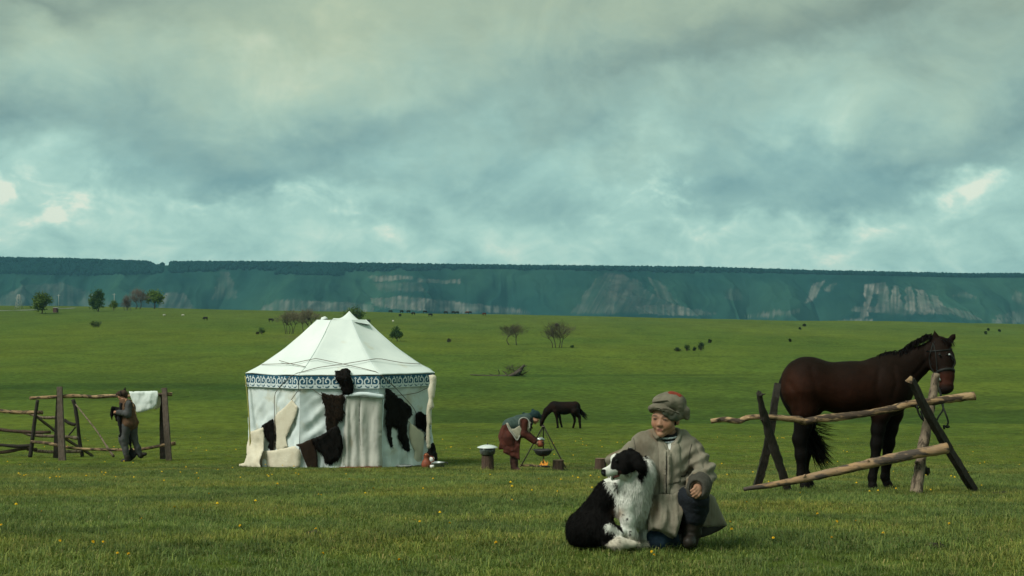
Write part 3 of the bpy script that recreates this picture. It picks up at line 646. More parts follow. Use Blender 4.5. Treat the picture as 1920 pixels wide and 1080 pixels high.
def build_grass():
    tufts = []
    specs = [(1,42,.02,.055,.10),(2,42,.02,.06,.10),(3,46,.018,.05,.11),(4,36,.025,.075,.09),(5,28,.03,.10,.08),(6,40,.02,.06,.10),(7,44,.018,.05,.11),(8,44,.018,.052,.11)]
    for s in specs:
        V, F, C = tuft(*s); o = bpy.data.objects.new('grass_tuft', mesh_data('grass_tuft', V, F, C, False)); o.data.materials.append(GM); tufts.append(o)
    g = np.random.default_rng(9); P = []
    for y0, y1, dens, s in ((5.5,10,190,.92),(10,16,150,.95),(16,24,95,1.15),(24,33.5,60,1.35),(33.5,90,20,1.6)):
        n = int(dens*(y1**2-y0**2)*.46); y = np.sqrt(g.uniform(y0**2, y1**2, n)); x = g.uniform(-.46, .46, n)*y
        hs = s*(.62+.75*fbm(x/1.1, y/1.1, o=3, seed=90))
        hs = hs*(1-.55*np.exp(-((y-31.2)/1.5)**2)*(np.abs(x+2) < 8))*(.55 if y0 > 33 else 1)
        keep = ~((np.abs(x+3.85) < 2.3) & (np.abs(y-33.6) < 2.4)) & ~((((x-1.6)/1.0)**2+((y-30.4)/.9)**2) < 1)
        if y0 > 33: keep &= g.random(n) < np.clip(1-(y-33)/57, 0, 1)**2
        P.append(np.stack([x, y, ground(x, y), hs], 1)[keep])
    P = np.vstack(P); me = bpy.data.meshes.new('grass'); me.vertices.add(len(P)); me.vertices.foreach_set('co', P[:, :3].astype(np.float32).ravel())
    a = me.attributes.new('size', 'FLOAT', 'POINT'); a.data.foreach_set('value', P[:, 3].astype(np.float32)); me.update()
    o = bpy.data.objects.new('grass', me); COL.objects.link(o); o.data.materials.append(GM)
    props(o, 'short green meadow grass covering the foreground', None, None, 'stuff')
    ng = bpy.data.node_groups.new('scatter_grass', 'GeometryNodeTree'); ng.interface.new_socket('Geometry', in_out='INPUT', socket_type='NodeSocketGeometry'); ng.interface.new_socket('Geometry', in_out='OUTPUT', socket_type='NodeSocketGeometry')
    N, L = ng.nodes, ng.links; gi = N.new('NodeGroupInput'); go = N.new('NodeGroupOutput'); ip = N.new('GeometryNodeInstanceOnPoints'); j = N.new('GeometryNodeGeometryToInstance')
    for t in tufts[::-1]:
        oi = N.new('GeometryNodeObjectInfo'); oi.inputs[0].default_value = t; oi.inputs['As Instance'].default_value = True; L.new(oi.outputs['Geometry'], j.inputs[0])
    # join the variants as separate instances
    N.remove(j); jn = N.new('GeometryNodeJoinGeometry')
    for nd in [n for n in N if n.bl_idname == 'GeometryNodeObjectInfo']: L.new(nd.outputs['Geometry'], jn.inputs[0])
    L.new(gi.outputs[0], ip.inputs['Points']); L.new(jn.outputs[0], ip.inputs['Instance']); ip.inputs['Pick Instance'].default_value = True
    ri = N.new('FunctionNodeRandomValue'); ri.data_type = 'INT'; ri.inputs[4].default_value = 0; ri.inputs[5].default_value = len(tufts)-1; L.new(ri.outputs[2], ip.inputs['Instance Index'])
    rr = N.new('FunctionNodeRandomValue'); rr.data_type = 'FLOAT_VECTOR'; rr.inputs[0].default_value = (-.12,-.12,0); rr.inputs[1].default_value = (.12,.12,6.283); L.new(rr.outputs[0], ip.inputs['Rotation'])
    na = N.new('GeometryNodeInputNamedAttribute'); na.data_type = 'FLOAT'; na.inputs[0].default_value = 'size'; L.new(na.outputs[0], ip.inputs['Scale'])
    L.new(ip.outputs[0], go.inputs[0]); md = o.modifiers.new('scatter', 'NODES'); md.node_group = ng
build_grass()
# ------------------------------------------------------------------ the white tent
Z4 = lambda x, y: (430+x/3.376, 570+y/3.376)
TC = np.array([at(640, 870, 33.5)[0], 33.5]); TZ0 = g1(TC[0], 31.3)-.02; TR = 2.30; EAVE = TZ0+2.03; ROT = math.radians(-90+5.5)
def tv(i, r=1.0): a = ROT+math.radians(22.5+45*i); return np.array([TC[0]+TR*r*math.cos(a), TC[1]+TR*r*math.sin(a)])
def build_tent():
    t = thing('yurt_tent', (TC[0], TC[1], TZ0), 'white eight sided canvas tent with a blue scroll band round its eaves', 'tent')
    rings = [(1.0, EAVE), (1.015, EAVE+.015), (.86, EAVE+.19), (.62, EAVE+.55), (.43, EAVE+.90), (.265, EAVE+1.235)]
    # closed shell used to find where hides and ropes lie
    V = []; F = []
    prof = [(.975, TZ0-.4), (.978, TZ0+.3), (.988, EAVE-.2), (1.0, EAVE)]+rings[2:]+[(.02, EAVE+1.46)]
    for r, z in prof:
        for i in range(8): V.append((*tv(i, r), z))
    for k in range(len(prof)-1):
        for i in range(8): F.append((k*8+i, k*8+(i+1) % 8, k*8+8+(i+1) % 8, k*8+8+i))
    shell = BVHTree.FromPolygons([Vector(v) for v in V], F)
    C0 = Vector((0, 0, CAMZ))
    def hit(px, py, off=.02):
        d = ray(px, py).normalized(); loc, n, _, _ = shell.ray_cast(C0, d)
        if loc is None: p = at(px, py, TC[1]-.85); return p
        if n.dot(d) > 0: n = -n
        return np.array(loc+n*off-Vector((0,0,0)))
    # walls: one canvas panel to each side, hanging in creases
    nu, nv = 44, 34
    for i in range(8):
        a, b = tv(i), tv((i+1) % 8); nrm = np.array([(a+b)[0]/2-TC[0], (a+b)[1]/2-TC[1], 0]); nrm /= np.linalg.norm(nrm); P = []
        for u in np.linspace(0, 1, nu):
            for v in np.linspace(0, 1, nv):
                p = np.array([*(a*(1-u)+b*u), 0]); rs = np.interp(v, [0, .25, .88, 1], [.978, .974, .984, .99]); p[:2] = TC+(p[:2]-TC)*rs; z = TZ0-.03+(EAVE-TZ0+.01)*v
                e = min(u, 1-u, .12)/.12
                sag = (fbm([u*5+v*4+i*3], [v*2-u*2+i], o=3, seed=100+i)[0]-.5)*.10-(abs(fbm([u*4-v*6+i], [v*2+u*2], o=3, seed=110+i)[0]-.5)*.21)-(abs(fbm([u*7+v*3+i], [v-u], o=2, seed=114+i)[0]-.5)*.09)+.04
                sag -= .012*math.sin(v*math.pi)
                out = sag*e*(1-v**6)+(.20*(1-v)**4)*(fbm([u*11], [i], o=2, seed=120)[0]-.15)
                P.append(p+nrm*out+np.array([0, 0, z]))
        Fq = [(x*nv+y, (x+1)*nv+y, (x+1)*nv+y+1, x*nv+y+1) for x in range(nu-1) for y in range(nv-1)]
        obj('wall_panel', P, np.array(Fq), M['canvas'], t)
    # roof: gores sag a little between the ridge seams
    mb = MB(); seg = 14; R2 = []
    zz = np.interp(np.linspace(0, 1, 22), np.linspace(0, 1, len(rings)), [r[1] for r in rings]); rr = np.interp(np.linspace(0, 1, 22), np.linspace(0, 1, len(rings)), [r[0] for r in rings])
    for r, z in zip(rr, zz):
        for i in range(8):
            for s in range(seg):
                u = s/seg; p = tv(i, r)*(1-u)+tv((i+1) % 8, r)*u
                sg = math.sin(u*math.pi)*.05*math.sin(np.clip((z-EAVE)/1.235, 0, 1)*math.pi)
                R2.append((*p, z-sg+(fbm([p[0]*2.2], [p[1]*2.2], [z*2], o=3, seed=130)[0]-.5)*.03+(.006*math.sin(u*9)*max(0, 1-(z-EAVE)*6))))
    n = 8*seg; Fq = [(k*n+j, k*n+(j+1) % n, (k+1)*n+(j+1) % n, (k+1)*n+j) for k in range(21) for j in range(n)]
    roof = obj('roof', R2, np.array(Fq), M['canvas_roof'], t)
    for i in range(8):
        m = MB(); m.tube([(*tv(i, r), z+.003) for r, z in zip(rr, zz)], .005, 5); m.build('seam', M['canvas'], roof)
    # little cap of cloth over the smoke hole, skewed
    cz = EAVE+1.235; apex = hit(*Z4(757, 42), 0); ap = np.array([at(655, 583, TC[1])[0], TC[1], at(655, 583, TC[1])[2]])
    cor = [at(*Z4(592, 84), 33.05), at(*Z4(890, 131), 33.1), at(*Z4(845, 100), 34.1), at(*Z4(625, 96), 34.0), ]
    m = MB(); N_ = 10; ring = []
    edge = [at(*Z4(650, 98), 33.0), at(*Z4(720, 103), 32.98), at(*Z4(800, 114), 32.95), at(*Z4(888, 130), 33.1), at(*Z4(880, 119), 33.6), at(*Z4(840, 104), 34.0), at(*Z4(740, 92), 34.1), at(*Z4(660, 90), 33.8)]
    P = []
    for t_ in np.linspace(0, 1, 9):
        for e in edge: q = ap*(1-t_)+e*t_; q = q+np.array([0, 0, -.07*math.sin(t_*math.pi)]); P.append(q)
    P = np.array(P); Fq = [(k*8+j, k*8+(j+1) % 8, k*8+8+(j+1) % 8, k*8+8+j) for k in range(8) for j in range(8)]
    m.add(P, Fq); m.add(P-np.array([0, 0, .02]), [f[::-1] for f in Fq]); m.build('roof_cap', M['canvas_roof'], t)
    m = MB(); m.tube([at(*Z4(600, 100), 33.3), at(*Z4(594, 82), 33.3)], [.10, .05], 8, n=4); m.build('ring_end', M['canvas_roof'], t)
    # band with ram's horn scrolls
    bz0, bz1 = EAVE-.275, EAVE-.005; mw = MB(); ms = MB(); mb2 = MB()
    def flat(mbx, pts, hw, fr, off, n=None):
        pts = smooth_path(pts, n) if n else np.array(pts, float); T = np.gradient(pts, axis=0); T /= np.linalg.norm(T, axis=1)[:, None]+1e-9; Nn = np.stack([-T[:,1], T[:,0]], 1)
        w = np.interp(np.linspace(0, 1, len(pts)), [0, .12, .8, 1], [hw*.6, hw, hw, hw*.9])[:, None]
        A = pts+Nn*w; B = pts-Nn*w; V = [fr(u, v, off) for u, v in A]+[fr(u, v, off) for u, v in B]; k = len(pts)
        mbx.add(V, [(i, i+1, i+1+k, i+k) for i in range(k-1)])
    for i in range(8):
        a, b = tv(i, 1.004), tv((i+1) % 8, 1.004); Lw = np.linalg.norm(b-a); d = (b-a)/Lw; nrm = np.array([d[1], -d[0]])
        if np.dot(nrm, (a+b)/2-TC) < 0: nrm = -nrm
        fr = lambda u, v, off, a=a, d=d, nrm=nrm: np.array([*(a+d*u+nrm*(off+.020+.004*math.sin(u*9))), bz0+v])
        g = np.linspace(0, Lw, 25)
        mb2.add([fr(u, v, 0) for u in g for v in (.0, .27)], [(2*k, 2*k+2, 2*k+3, 2*k+1) for k in range(24)])
        mw.add([fr(u, v, .003) for u in g for v in (-.005, .085)], [(2*k, 2*k+2, 2*k+3, 2*k+1) for k in range(24)])
        if abs(((i*45+22.5+22.5+math.degrees(ROT)) % 360)-270) > 100: continue
        nm = 5; w = Lw/nm
        for k in range(nm):
            c = (k+.5)*w
            for s in (-1, 1):
                th = np.linspace(-.55*math.pi, 1.45*math.pi, 16); r = np.linspace(.084, .020, 16)
                cx, cy = c+s*w*.25, .150
                sp = np.stack([cx+s*np.cos(th)*r*1.0, cy+np.sin(th)*r*1.1], 1)
                flat(mw, [(c+s*.008, .07), (c+s*.02, .075)]+list(sp), .0145, fr, .006)
                flat(mw, [(cx-s*.01, .20), (cx+s*.0, .232), (cx+s*.022, .248)], .010, fr, .006, 6)
                flat(ms, [(cx-s*.045, .030), (cx-s*.01, .018), (cx+s*.03, .032), (cx+s*.045, .055)], .010, fr, .008, 8)
            flat(mw, [(c, .07), (c, .13), (c, .22), (c-.0, .245)], .011, fr, .0055, 6); flat(mw, [(c-.03, .215), (c, .225), (c+.03, .215)], .009, fr, .009, 6)
            flat(ms, [(c, .06), (c, .03)], .009, fr, .008)
    bd = mb2.build('eave_band', M['bandblue'], t); mw.build('white_scrollwork', M['bandwhite'], bd, kind='stuff'); ms.build('blue_hook_pattern', M['bandblue'], bd, kind='stuff')
    mp = lambda u, v, o=0: hit(*Z4(u, v), .03+o)
    # doorway curtains
    for nm_, poly, ph in (('left', [(738,582),(830,584),(828,700),(832,850),(845,950),(862,1040),(800,1040),(740,1030),(718,1035),(712,990),(722,850),(730,700)], 0),
                     ('right', [(832,585),(957,590),(955,750),(948,900),(944,1028),(900,1030),(856,1028),(838,950),(830,850),(826,700)], 1.5)):
        V, F = drape(poly, mp, .012, 9, bulge=lambda q, ph=ph: .02+(.022*np.sin(q[:,0]/(8.0+ph*5)+ph+5*fbm(q[:,0]/45, q[:,1]/300, seed=6))+.05*(fbm(q[:,0]/24, q[:,1]/130, o=3, seed=8)-.4))*sstep(585, 720, q[:,1])+.05*sstep(900, 1040, q[:,1]))
        obj('door_curtain', V, F, M['curtain'], t)
    m = MB(); m.tube([mp(735, 578, .05), mp(850, 567, .07), mp(905, 578, .07), mp(958, 586, .05)], [.035, .045, .06, .055], 10, n=14, rough=.3); m.build('rolled_door_flap', M['bandwhite'], t)
    m = MB(); m.tube([mp(966, 600, .02), mp(962, 640, .02), mp(950, 1030, .02)], .018, 6, n=12); m.build('door_post', M['bandwhite'], t)
    g0 = [gpt(*Z4(x, 1034)) for x in (690, 950)]
    m = MB(); m.box((np.array(mp(690,1028,.08))+np.array(mp(952,1028,.08)))/2+np.array([0,0,-.015]), (.46, .10, .022)); m.build('door_threshold', M['redrug'], t)
    ropes = [[(190,390),(400,385),(548,352),(720,388),(830,412),(940,440),(1030,520),(1150,650),(1190,730),(1235,845)],
             [(295,985),(300,800),(298,570),(350,500),(400,455),(560,410),(720,388),(938,352),(1090,380),(1205,388)],
             [(455,535),(430,572),(405,606)],[(525,538),(590,582)],[(735,578),(850,563),(960,578),(1100,575),(1180,560),(1240,530)],[(975,610),(1050,680),(1140,760)],[(1238,865),(1252,965)],[(320,365),(400,388),(480,404)]]
    for r in ropes:
        P = resample(np.array(r, float), 40); m = MB(); m.tube([hit(*Z4(u, v), .035 if v < 450 else .062) for u, v in P], .0075, 5); m.build('rope', M['rope'], t)
    m = MB(); m.tube([at(*Z4(101, 455), 32.3), at(*Z4(118, 620), 32.3), at(*Z4(130, 828), 32.2), at(*Z4(133, 1010), 32.1)], .016, 6, n=10); m.build('corner_pole', M['pole'], t)
    # ---- hides hung over it, each a thing of its own
    def hide(name, poly, m, label, th=.03, furry=None, off=0.0, fold=0, seed=0, cat='hide', mapf=None, group=None):
        mpp = mapf or (lambda u, v, o=0: hit(*Z4(u, v), .03+off+o))
        V, F = drape(poly, mpp, th, 11, bulge=lambda q: .6*fold*(fbm(q[:,0]/28, q[:,1]/90, o=3, seed=seed)-.3), jag=2.2 if furry else .8, seed=seed)
        b = V.mean(0); b[2] = V[:,2].min(); e = thing(name, b, label, cat, group); obj('skin', V, F, m, e)
        if furry:
            tri = np.array([f[:3] for f in F]); cc = np.tile(furry, (len(V), 1))
            fur('hair', V, tri, cc, 1500, .05, .014, lambda P, N: np.tile([0, 0, -1.], (len(P), 1)), M['attr'], e, lift=.45, jit=.45, seed=seed)
        return e
    BK = (.006, .005, .0045); CR = None
    hide('sheepskin', [(130,810),(215,780),(222,850),(215,930),(190,1000),(200,1040),(60,1028),(60,1015),(95,1005),(110,960),(110,900)], M['hidecream'], 'large cream hide sweeping to the ground at the left corner of the tent', .025, CR, .02, .34, 1, mapf=lambda u, v, o=0: at(*Z4(u, v), 31.25+(560-430-u/3.376)/97*1.27-.20-.30*float(sstep(860, 1030, v))-o))
    hide('sheepskin', [(210,930),(300,925),(440,895),(455,950),(450,1034),(350,1042),(200,1038),(190,990)], M['hidecream'], 'cream hide with brown spots lying low along the foot of the tent', .02, CR, .05, .08, 2)
    hide('sheepskin', [(405,605),(440,650),(430,700),(410,750),(365,850),(378,905),(340,925),(303,925),(300,770),(285,735),(310,690),(350,660)], M['hidecream'], 'pale cream hide with pointed top left of the doorway', .012, None, .0, .03, 3)
    hide('black_hide', [(285,725),(300,760),(302,850),(295,925),(280,925),(262,905),(265,870),(230,830),(215,780),(245,750)], M['hideblack'], 'small black hide between the cream hides on the left wall', .03, BK, .02, .03, 4)
    hide('black_hide', [(583,557),(630,572),(700,577),(715,568),(735,590),(732,620),(720,640),(725,700),(715,735),(690,740),(685,775),(650,800),(615,800),(610,720),(608,650),(590,610)], M['hidebrown'], 'dark brown hide stretched left of the doorway below the top black fleece', .03, (.012,.009,.007), .04, .04, 5)
    hide('leather_hide', [(443,885),(525,848),(545,890),(560,960),(563,1042),(500,1042),(475,980),(455,930)], M['hidebrown'], 'brown leather flap hanging beside the largest black hide', .02, None, .06, .05, 6)
    hide('black_hide', [(520,853),(600,820),(650,780),(680,765),(700,790),(715,850),(722,905),(705,960),(680,990),(640,1010),(605,1005),(595,950),(590,940),(560,930),(545,900)], M['hideblack'], 'big black shaggy hide low on the wall left of the doorway', .04, BK, .085, .05, 7)
    hide('black_fleece', [(672,447),(700,442),(712,432),(735,428),(757,434),(773,460),(780,490),(788,520),(780,560),(765,574),(735,577),(715,562),(703,520),(690,490),(674,472)], M['hideblack'], 'round black fleece over the blue band above the doorway', .07, BK, .05, .03, 8)
    hide('black_hide', [(980,530),(1015,545),(1060,590),(1110,625),(1145,660),(1147,700),(1125,720),(1115,760),(1110,820),(1125,860),(1135,920),(1115,942),(1090,920),(1080,880),(1055,850),(1060,795),(1020,765),(1012,800),(1015,850),(1025,895),(1010,905),(995,860),(985,800),(978,730),(985,670),(965,650),(975,600)], M['hideblack'], 'long black hide with dangling legs right of the doorway', .035, BK, .02, .04, 9)
    hide('sheepskin', [(1130,750),(1165,775),(1215,810),(1217,900),(1200,1000),(1230,1042),(1160,1042),(1150,990),(1160,930),(1140,900),(1125,820)], M['hidecream'], 'cream fleece hanging to the ground right of the long black hide', .035, CR, .02, .10, 10)
    hide('black_hide', [(1165,690),(1185,678),(1225,700),(1250,725),(1250,780),(1235,810),(1215,800),(1190,780),(1165,775),(1160,740)], M['hideblack'], 'small black hide near the right corner of the tent', .03, BK, .05, .03, 11)
    cm = lambda u, v, o=0: at(*Z4(u, v), 32.25-o)
    hide('sheepskin', [(1262,450),(1300,448),(1312,460),(1310,500),(1299,590),(1288,600),(1297,650),(1276,672),(1283,760),(1268,768),(1276,910),(1252,918),(1244,860),(1250,760),(1246,680),(1262,600),(1256,540),(1270,500)], M['hidecream'], 'narrow cream strip hanging from the eave at the right corner of the tent', .05, None, 0, .08, 12, mapf=cm)
    # pouch on the rope
    p = hit(*Z4(1236, 846), .09); B = Body(); B.ell(p, (.07, .06, .075)); B.cone(p+[0,0,.05], p+[-.01,.0,.16], .035, .015); V, F = B.mesh(.012)
    top('pouch', V, F, M['hideblack'], p-[0,0,.075], 'round black pouch hanging from the rope at the right corner', 'pouch')
    return t, hit
tent, tent_hit = build_tent()

def ground_item(px, py): return gpt(px, py)
def build_tent_items():
    def lz(name, prof, px, py, m, label, cat, Y=None, sx=1, extra=None):
        p = at(px, py, Y); p[2] = min(p[2], g1(p[0], p[1])+.05); b = thing(name, p, label, cat); mm = MB(); mm.lathe(prof, p, 20, sx, sx); mm.build('vessel', m, b)
        if extra: extra(b, p)
        return b
    Y = 30.75
    def jug_extra(b, p):
        m = MB(); m.tube([p+[.09,0,.13], p+[.16,0,.17], p+[.14,0,.25], p+[.06,0,.27]], .012, 6, n=10); m.build('handle', M['clay'], b)
        m = MB(); m.lathe([(0.0,.345),(.02,.34),(.05,.31),(.065,.29),(.02,.285)], p, 14); m.build('lid', M['copper'], b)
    lz('clay_jug', [(0,0),(.07,0),(.10,.05),(.11,.10),(.085,.17),(.055,.21),(.06,.27),(.07,.285),(.05,.28),(.04,.2),(0,.05)], 799.5, 879, M['clay'], 'red clay jug standing by the right corner of the tent', 'jug', Y, extra=jug_extra)
    lz('white_cup', [(0,0),(.03,0),(.042,.04),(.046,.085),(.040,.085),(.034,.02),(0,.015)], 810, 879.5, M['white'], 'small white cup on the grass beside the clay jug', 'cup', 30.6)
    lz('metal_basin', [(0,0),(.10,0),(.17,.05),(.19,.13),(.20,.135),(.18,.12),(.15,.05),(0,.02)], 817, 878, M['steel'], 'grey metal basin right of the clay jug', 'basin', 31.4, extra=lambda b, p: MB().tube([p+[.19,0,.12], p+[.25,0,.13], p+[.26,0,.08]], .012, 6, n=8).build('handle', M['iron'], b))
    p2 = at(810, 866.5, 31.4); m = MB(); m.lathe([(0,0),(.05,0),(.055,.08),(.045,.11),(0,.115)], p2, 14); V, F = m.out(); top('white_mug', V, F, M['white'], p2, 'white mug stacked on the grey basin', 'mug')
    lz('shallow_tray', [(0,0),(.13,0),(.19,.045),(.195,.05),(.17,.035),(.12,.012),(0,.01)], Z4(1105,1036)[0], Z4(1105,1036)[1], M['steel'], 'shallow metal tray lying at the foot of the tent wall', 'tray', 30.9)
    lz('small_bowl', [(0,0),(.06,0),(.09,.05),(.085,.05),(.05,.012),(0,.01)], 826, 878, M['iron'], 'small dark bowl at the right end of the vessels by the tent', 'bowl', 31.5)
    c = at(*Z4(1282, 930), 32.4); gz = g1(c[0], c[1]); B = Body(); B.ell([c[0], c[1], gz+.20], (.13,.12,.20)); B.ell([c[0]+.02, c[1], gz+.40], (.07,.07,.12)); B.cone([c[0]-.08, c[1], gz+.08], [c[0]-.05, c[1], gz+.3], .09, .05); V, F = B.mesh(.025, lambda V, N: (fbm(V[:,0]*14, V[:,1]*14, V[:,2]*14, seed=3)-.5)*.05)
    b = thing('black_bundle', (c[0], c[1], gz), 'black fur bundle heaped behind the vessels at the tent corner', 'bundle'); obj('fleece', V, F, M['hideblack'], b)
build_tent_items()
# ------------------------------------------------------------------ rails and fences
Z3 = lambda x, y: (1320+x/3.177, 600+y/3.177)
Z6 = lambda x, y: (x/5.486, 700+y/5.486)
def knots(mb, path, r, spots, seed=0):
    g = np.random.default_rng(seed); P = smooth_path(path, 60)
    for t in spots:
        p = P[int(t*59)]; d = g.normal(0, 1, 3); d[1] = -abs(d[1]); d[2] = abs(d[2])*.8; d /= np.linalg.norm(d); mb.tube([p, p+d*r*1.35, p+d*r*1.7], [r*.75, r*.45, r*.2], 7, n=4, rough=.3)
def build_hitching():
    Yr = 15.55; S = FPX/Yr; b = at(1620, 915, Yr); b[2] = g1(b[0], b[1])
    t = thing('hitching_rail', b, 'rough hitching rail of leaning posts and peeled log before the big bay horse', 'hitching rail')
    def bar(name, pts, r, m, sq=None, rough=.25, n=40, kn=(), seed=0, part=t):
        P = [at(*Z3(p[0], p[1]), Yr+p[2]) for p in pts]; mb = MB(); mb.tube(P, r, 12, n=n, rough=rough if not sq else .004, sq=sq, seed=seed)
        if kn: knots(mb, P, np.mean(r), kn, seed)
        # shade smooth only the round ones
        return mb.build(name, m, part, smooth=not sq)
    bar('post', [(326,432,-.30),(345,520,-.22),(380,650,-.1),(440,830,.02),(505,1022,.14)], [.030,.042,.050,.048,.046], M['wood_dark'], rough=.35, seed=1, kn=(.05,.3))
    mb = MB(); mb.tube([at(*Z3(332,455), Yr-.28), at(*Z3(322,418), Yr-.3)], [.03,.006], 5, n=4); mb.tube([at(*Z3(335,450), Yr-.28), at(*Z3(368,438), Yr-.26)], [.014,.003], 5, n=4); mb.build('splinter', M['wood_dark'], t)
    bar('post', [(440,378,.10),(425,470,.06),(398,650,.12),(355,850,.2),(318,990,.3)], [.040,.044,.048,.050,.050], M['wood_dark'], sq=(.85,.6), seed=2, n=24)
    bar('post', [(1381,322,.32),(1368,420,.27),(1335,600,.15),(1300,780,.02),(1262,1040,-.2)], [.046,.052,.055,.058,.064], M['bark_pale'], rough=.30, seed=3, kn=(.45,.75))
    bar('post', [(1234,356,-.42),(1330,550,-.24),(1440,740,.0),(1530,890,.12),(1608,1018,.25)], [.040,.044,.046,.046,.046], M['wood_dark'], sq=(.8,.8), seed=4, n=24)
    mb = MB(); A = at(*Z3(1234,352), Yr-.425); mb.tube([A+[-.028,0,-.035], A+[.0,-.01,.03]], [.040,.012], sq=(.8,.8), n=2); mb.build('pale_cut_end', M['wood_tan'], t, smooth=False)
    bar('rail', [(40,603,.04),(130,592,.02),(205,603,0),(270,580,-.03),(400,580,-.06),(560,592,-.02),(600,605,.0),(680,590,0),(800,578,0),(950,560,0),(1100,533,0),(1230,500,-.02),(1400,480,.02),(1500,465,.05),(1605,453,.08)],
        [.024,.032,.030,.030,.034,.038,.044,.042,.037,.038,.040,.041,.043,.045,.048], M['wood_tan'], rough=.22, n=110, kn=(.04,.145,.36,.37,.42,.50,.755,.76), seed=5)
    mb = MB(); P = at(*Z3(1607,453), Yr+.082); mb.tube([P, P+[.008,0,.002]], .050, 12, n=2); mb.build('rail_end', M['logend'], t)
    bar('plank', [(238,1008,-.30),(500,965,-.22),(800,900,-.2),(1100,830,-.2),(1450,762,-.18)], [.022,.040,.050,.054,.058], M['wood_plank'], rough=.16, seed=6, n=70, kn=(.3,.62))
    mb = MB(); P = at(*Z3(1449,762), Yr-.18); mb.tube([P, P+[.006,0,.001]], .052, 12, n=2); mb.build('plank_end', M['logend'], t, smooth=False)
    mb = MB(); mb.tube([at(*Z3(1318,870), Yr), at(*Z3(1322,900), Yr), at(*Z3(1335,915), Yr), at(*Z3(1338,880), Yr)], [.01,.035,.025,.012], 6, n=8, rough=.4); mb.build('bark_flap', M['wood_dark'], t)
    # binding straps round the crossing
    mb = MB()
    for u, v, du in ((1265,485,0),(1275,495,6)): 
        c = at(*Z3(u, v), Yr-.02); a = np.linspace(0, 2*math.pi, 13); mb.tube([c+np.array([.012*math.cos(x*2), .062*math.cos(x), .068*math.sin(x)]) for x in a], .008, 5)
    mb.tube([at(*Z3(1268,510), Yr-.08), at(*Z3(1280,560), Yr-.07), at(*Z3(1308,600), Yr-.06), at(*Z3(1290,540), Yr-.06)], .011, 5, n=14); mb.build('binding_strap', M['strap'], t)
build_hitching()
def build_rack():
    Y = gpt(170+450/6.353, 710+985/6.353)[1]+.75; b = at(200, 862, Y); b[2] = g1(b[0], b[1])
    t = thing('drying_rack', b, 'tall timber rack with a long peeled top rail and a white hide hung on it', 'rack')
    def bar(par, name, pts, r, m, Y0, sq=None, rough=.25, n=26, seed=0, kn=()):
        P = [at(*Z6(p[0], p[1]), Y0+(p[2] if len(p) > 2 else 0)) for p in pts]
        mb = MB(); mb.tube(P, r, 10, n=n, rough=rough if not sq else .004, sq=sq, seed=seed)
        if kn: knots(mb, P, np.mean(r), kn, seed)
        return mb.build(name, m, par, smooth=not sq)
    bar(t, 'post', [(614,138,-.02),(625,500,-.1),(642,905,-.2)], [.062,.075,.085], M['wood_grey'], Y, sq=(1,.7), seed=1)
    bar(t, 'post', [(598,145,.12),(590,500,.25),(577,868,.4)], [.03,.055,.065], M['wood_dark'], Y, sq=(1,.7), seed=2)
    bar(t, 'post', [(1690,150,-.02),(1710,500,-.1),(1738,905,-.2)], [.062,.072,.070], M['wood_grey'], Y, sq=(1,.7), seed=3)
    bar(t, 'post', [(1655,215,.12),(1664,500,.25),(1674,878,.4)], [.02,.055,.068], M['wood_dark'], Y, sq=(1,.7), seed=4)
    bar(t, 'rail', [(308,256,.1),(450,248,.08),(600,240,.06),(760,232,.06),(900,238,.06),(960,244,.06),(1050,238,.06),(1200,232,.06),(1500,228,.06),(1700,215,.06),(1770,214,.1)], [.042,.044,.046,.05,.046,.052,.046,.044,.044,.044,.048], M['wood_tan'], Y, seed=5, n=50, kn=(.43,.2))
    bar(t, 'rail', [(318,704,.12),(430,712,.1),(540,728,.1),(600,742,.1),(700,762,.1),(850,778,.1),(1000,782,.1),(1230,788,.1),(1420,785,.1),(1600,755,.1),(1700,735,.12),(1805,720,.14)], [.040,.042,.040,.038,.038,.04,.04,.04,.038,.04,.042,.05], M['wood_tan'], Y, seed=6, n=50, kn=(.3,.62))
    # white hide over the top rail
    top_ = [(1325,190),(1450,186),(1620,180),(1628,205)]
    poly = [(1325,188),(1450,184),(1620,180),(1628,240),(1612,320),(1575,360),(1500,390),(1445,402),(1405,400),(1385,350),(1360,290)]
    mp = lambda u, v, o=0: at(*Z6(u, v), Y-.02-o-.03*math.sin((v-180)/220*2))
    V, F = drape(poly, mp, .03, 14, bulge=lambda q: .14*(fbm(q[:,0]/45, q[:,1]/120, o=3, seed=5)-.4), jag=1.5, seed=3)
    b2 = thing('white_hide', at(*Z6(1480,300), Y), 'white hide draped over the top rail of the timber rack', 'hide'); obj('skin', V, F, M['canvas_roof'], b2)
    poly2 = [(1600,190),(1640,205),(1655,250),(1650,330),(1640,355),(1600,372),(1575,365),(1612,320)]
    V, F = drape(poly2, lambda u, v, o=0: at(*Z6(u, v), Y+.12-o), .03, 14, jag=1.5, seed=4); obj('back_flap', V, F, M['hidecream'], b2)
    # the lower pole fence behind
    Yf = Y+2.0; bb = at(60, 858, Yf); bb[2] = g1(bb[0], bb[1]); f = thing('pole_fence', bb, 'low crooked pole fence running off to the left of the rack', 'fence')
    bar(f, 'post', [(388,275,0),(365,430,0),(335,660,0),(310,862,0)], [.045,.05,.055,.058], M['wood_dark'], Yf-.6, rough=.3, seed=11)
    bar(f, 'post', [(750,268,0),(775,350,0),(800,520,0),(820,700,0),(848,860,0)], [.05,.055,.05,.055,.05], M['wood_dark'], Yf+.6, rough=.3, seed=12)
    bar(f, 'rail', [(-260,370),(-60,378),(0,385),(120,398),(220,402),(350,402),(440,403)], .052, M['wood_tan'], Yf-.45, seed=13, n=40)
    bar(f, 'rail', [(300,418),(360,435),(450,456),(570,455)], [.035,.035,.04,.04], M['bark_pale'], Yf, seed=14)
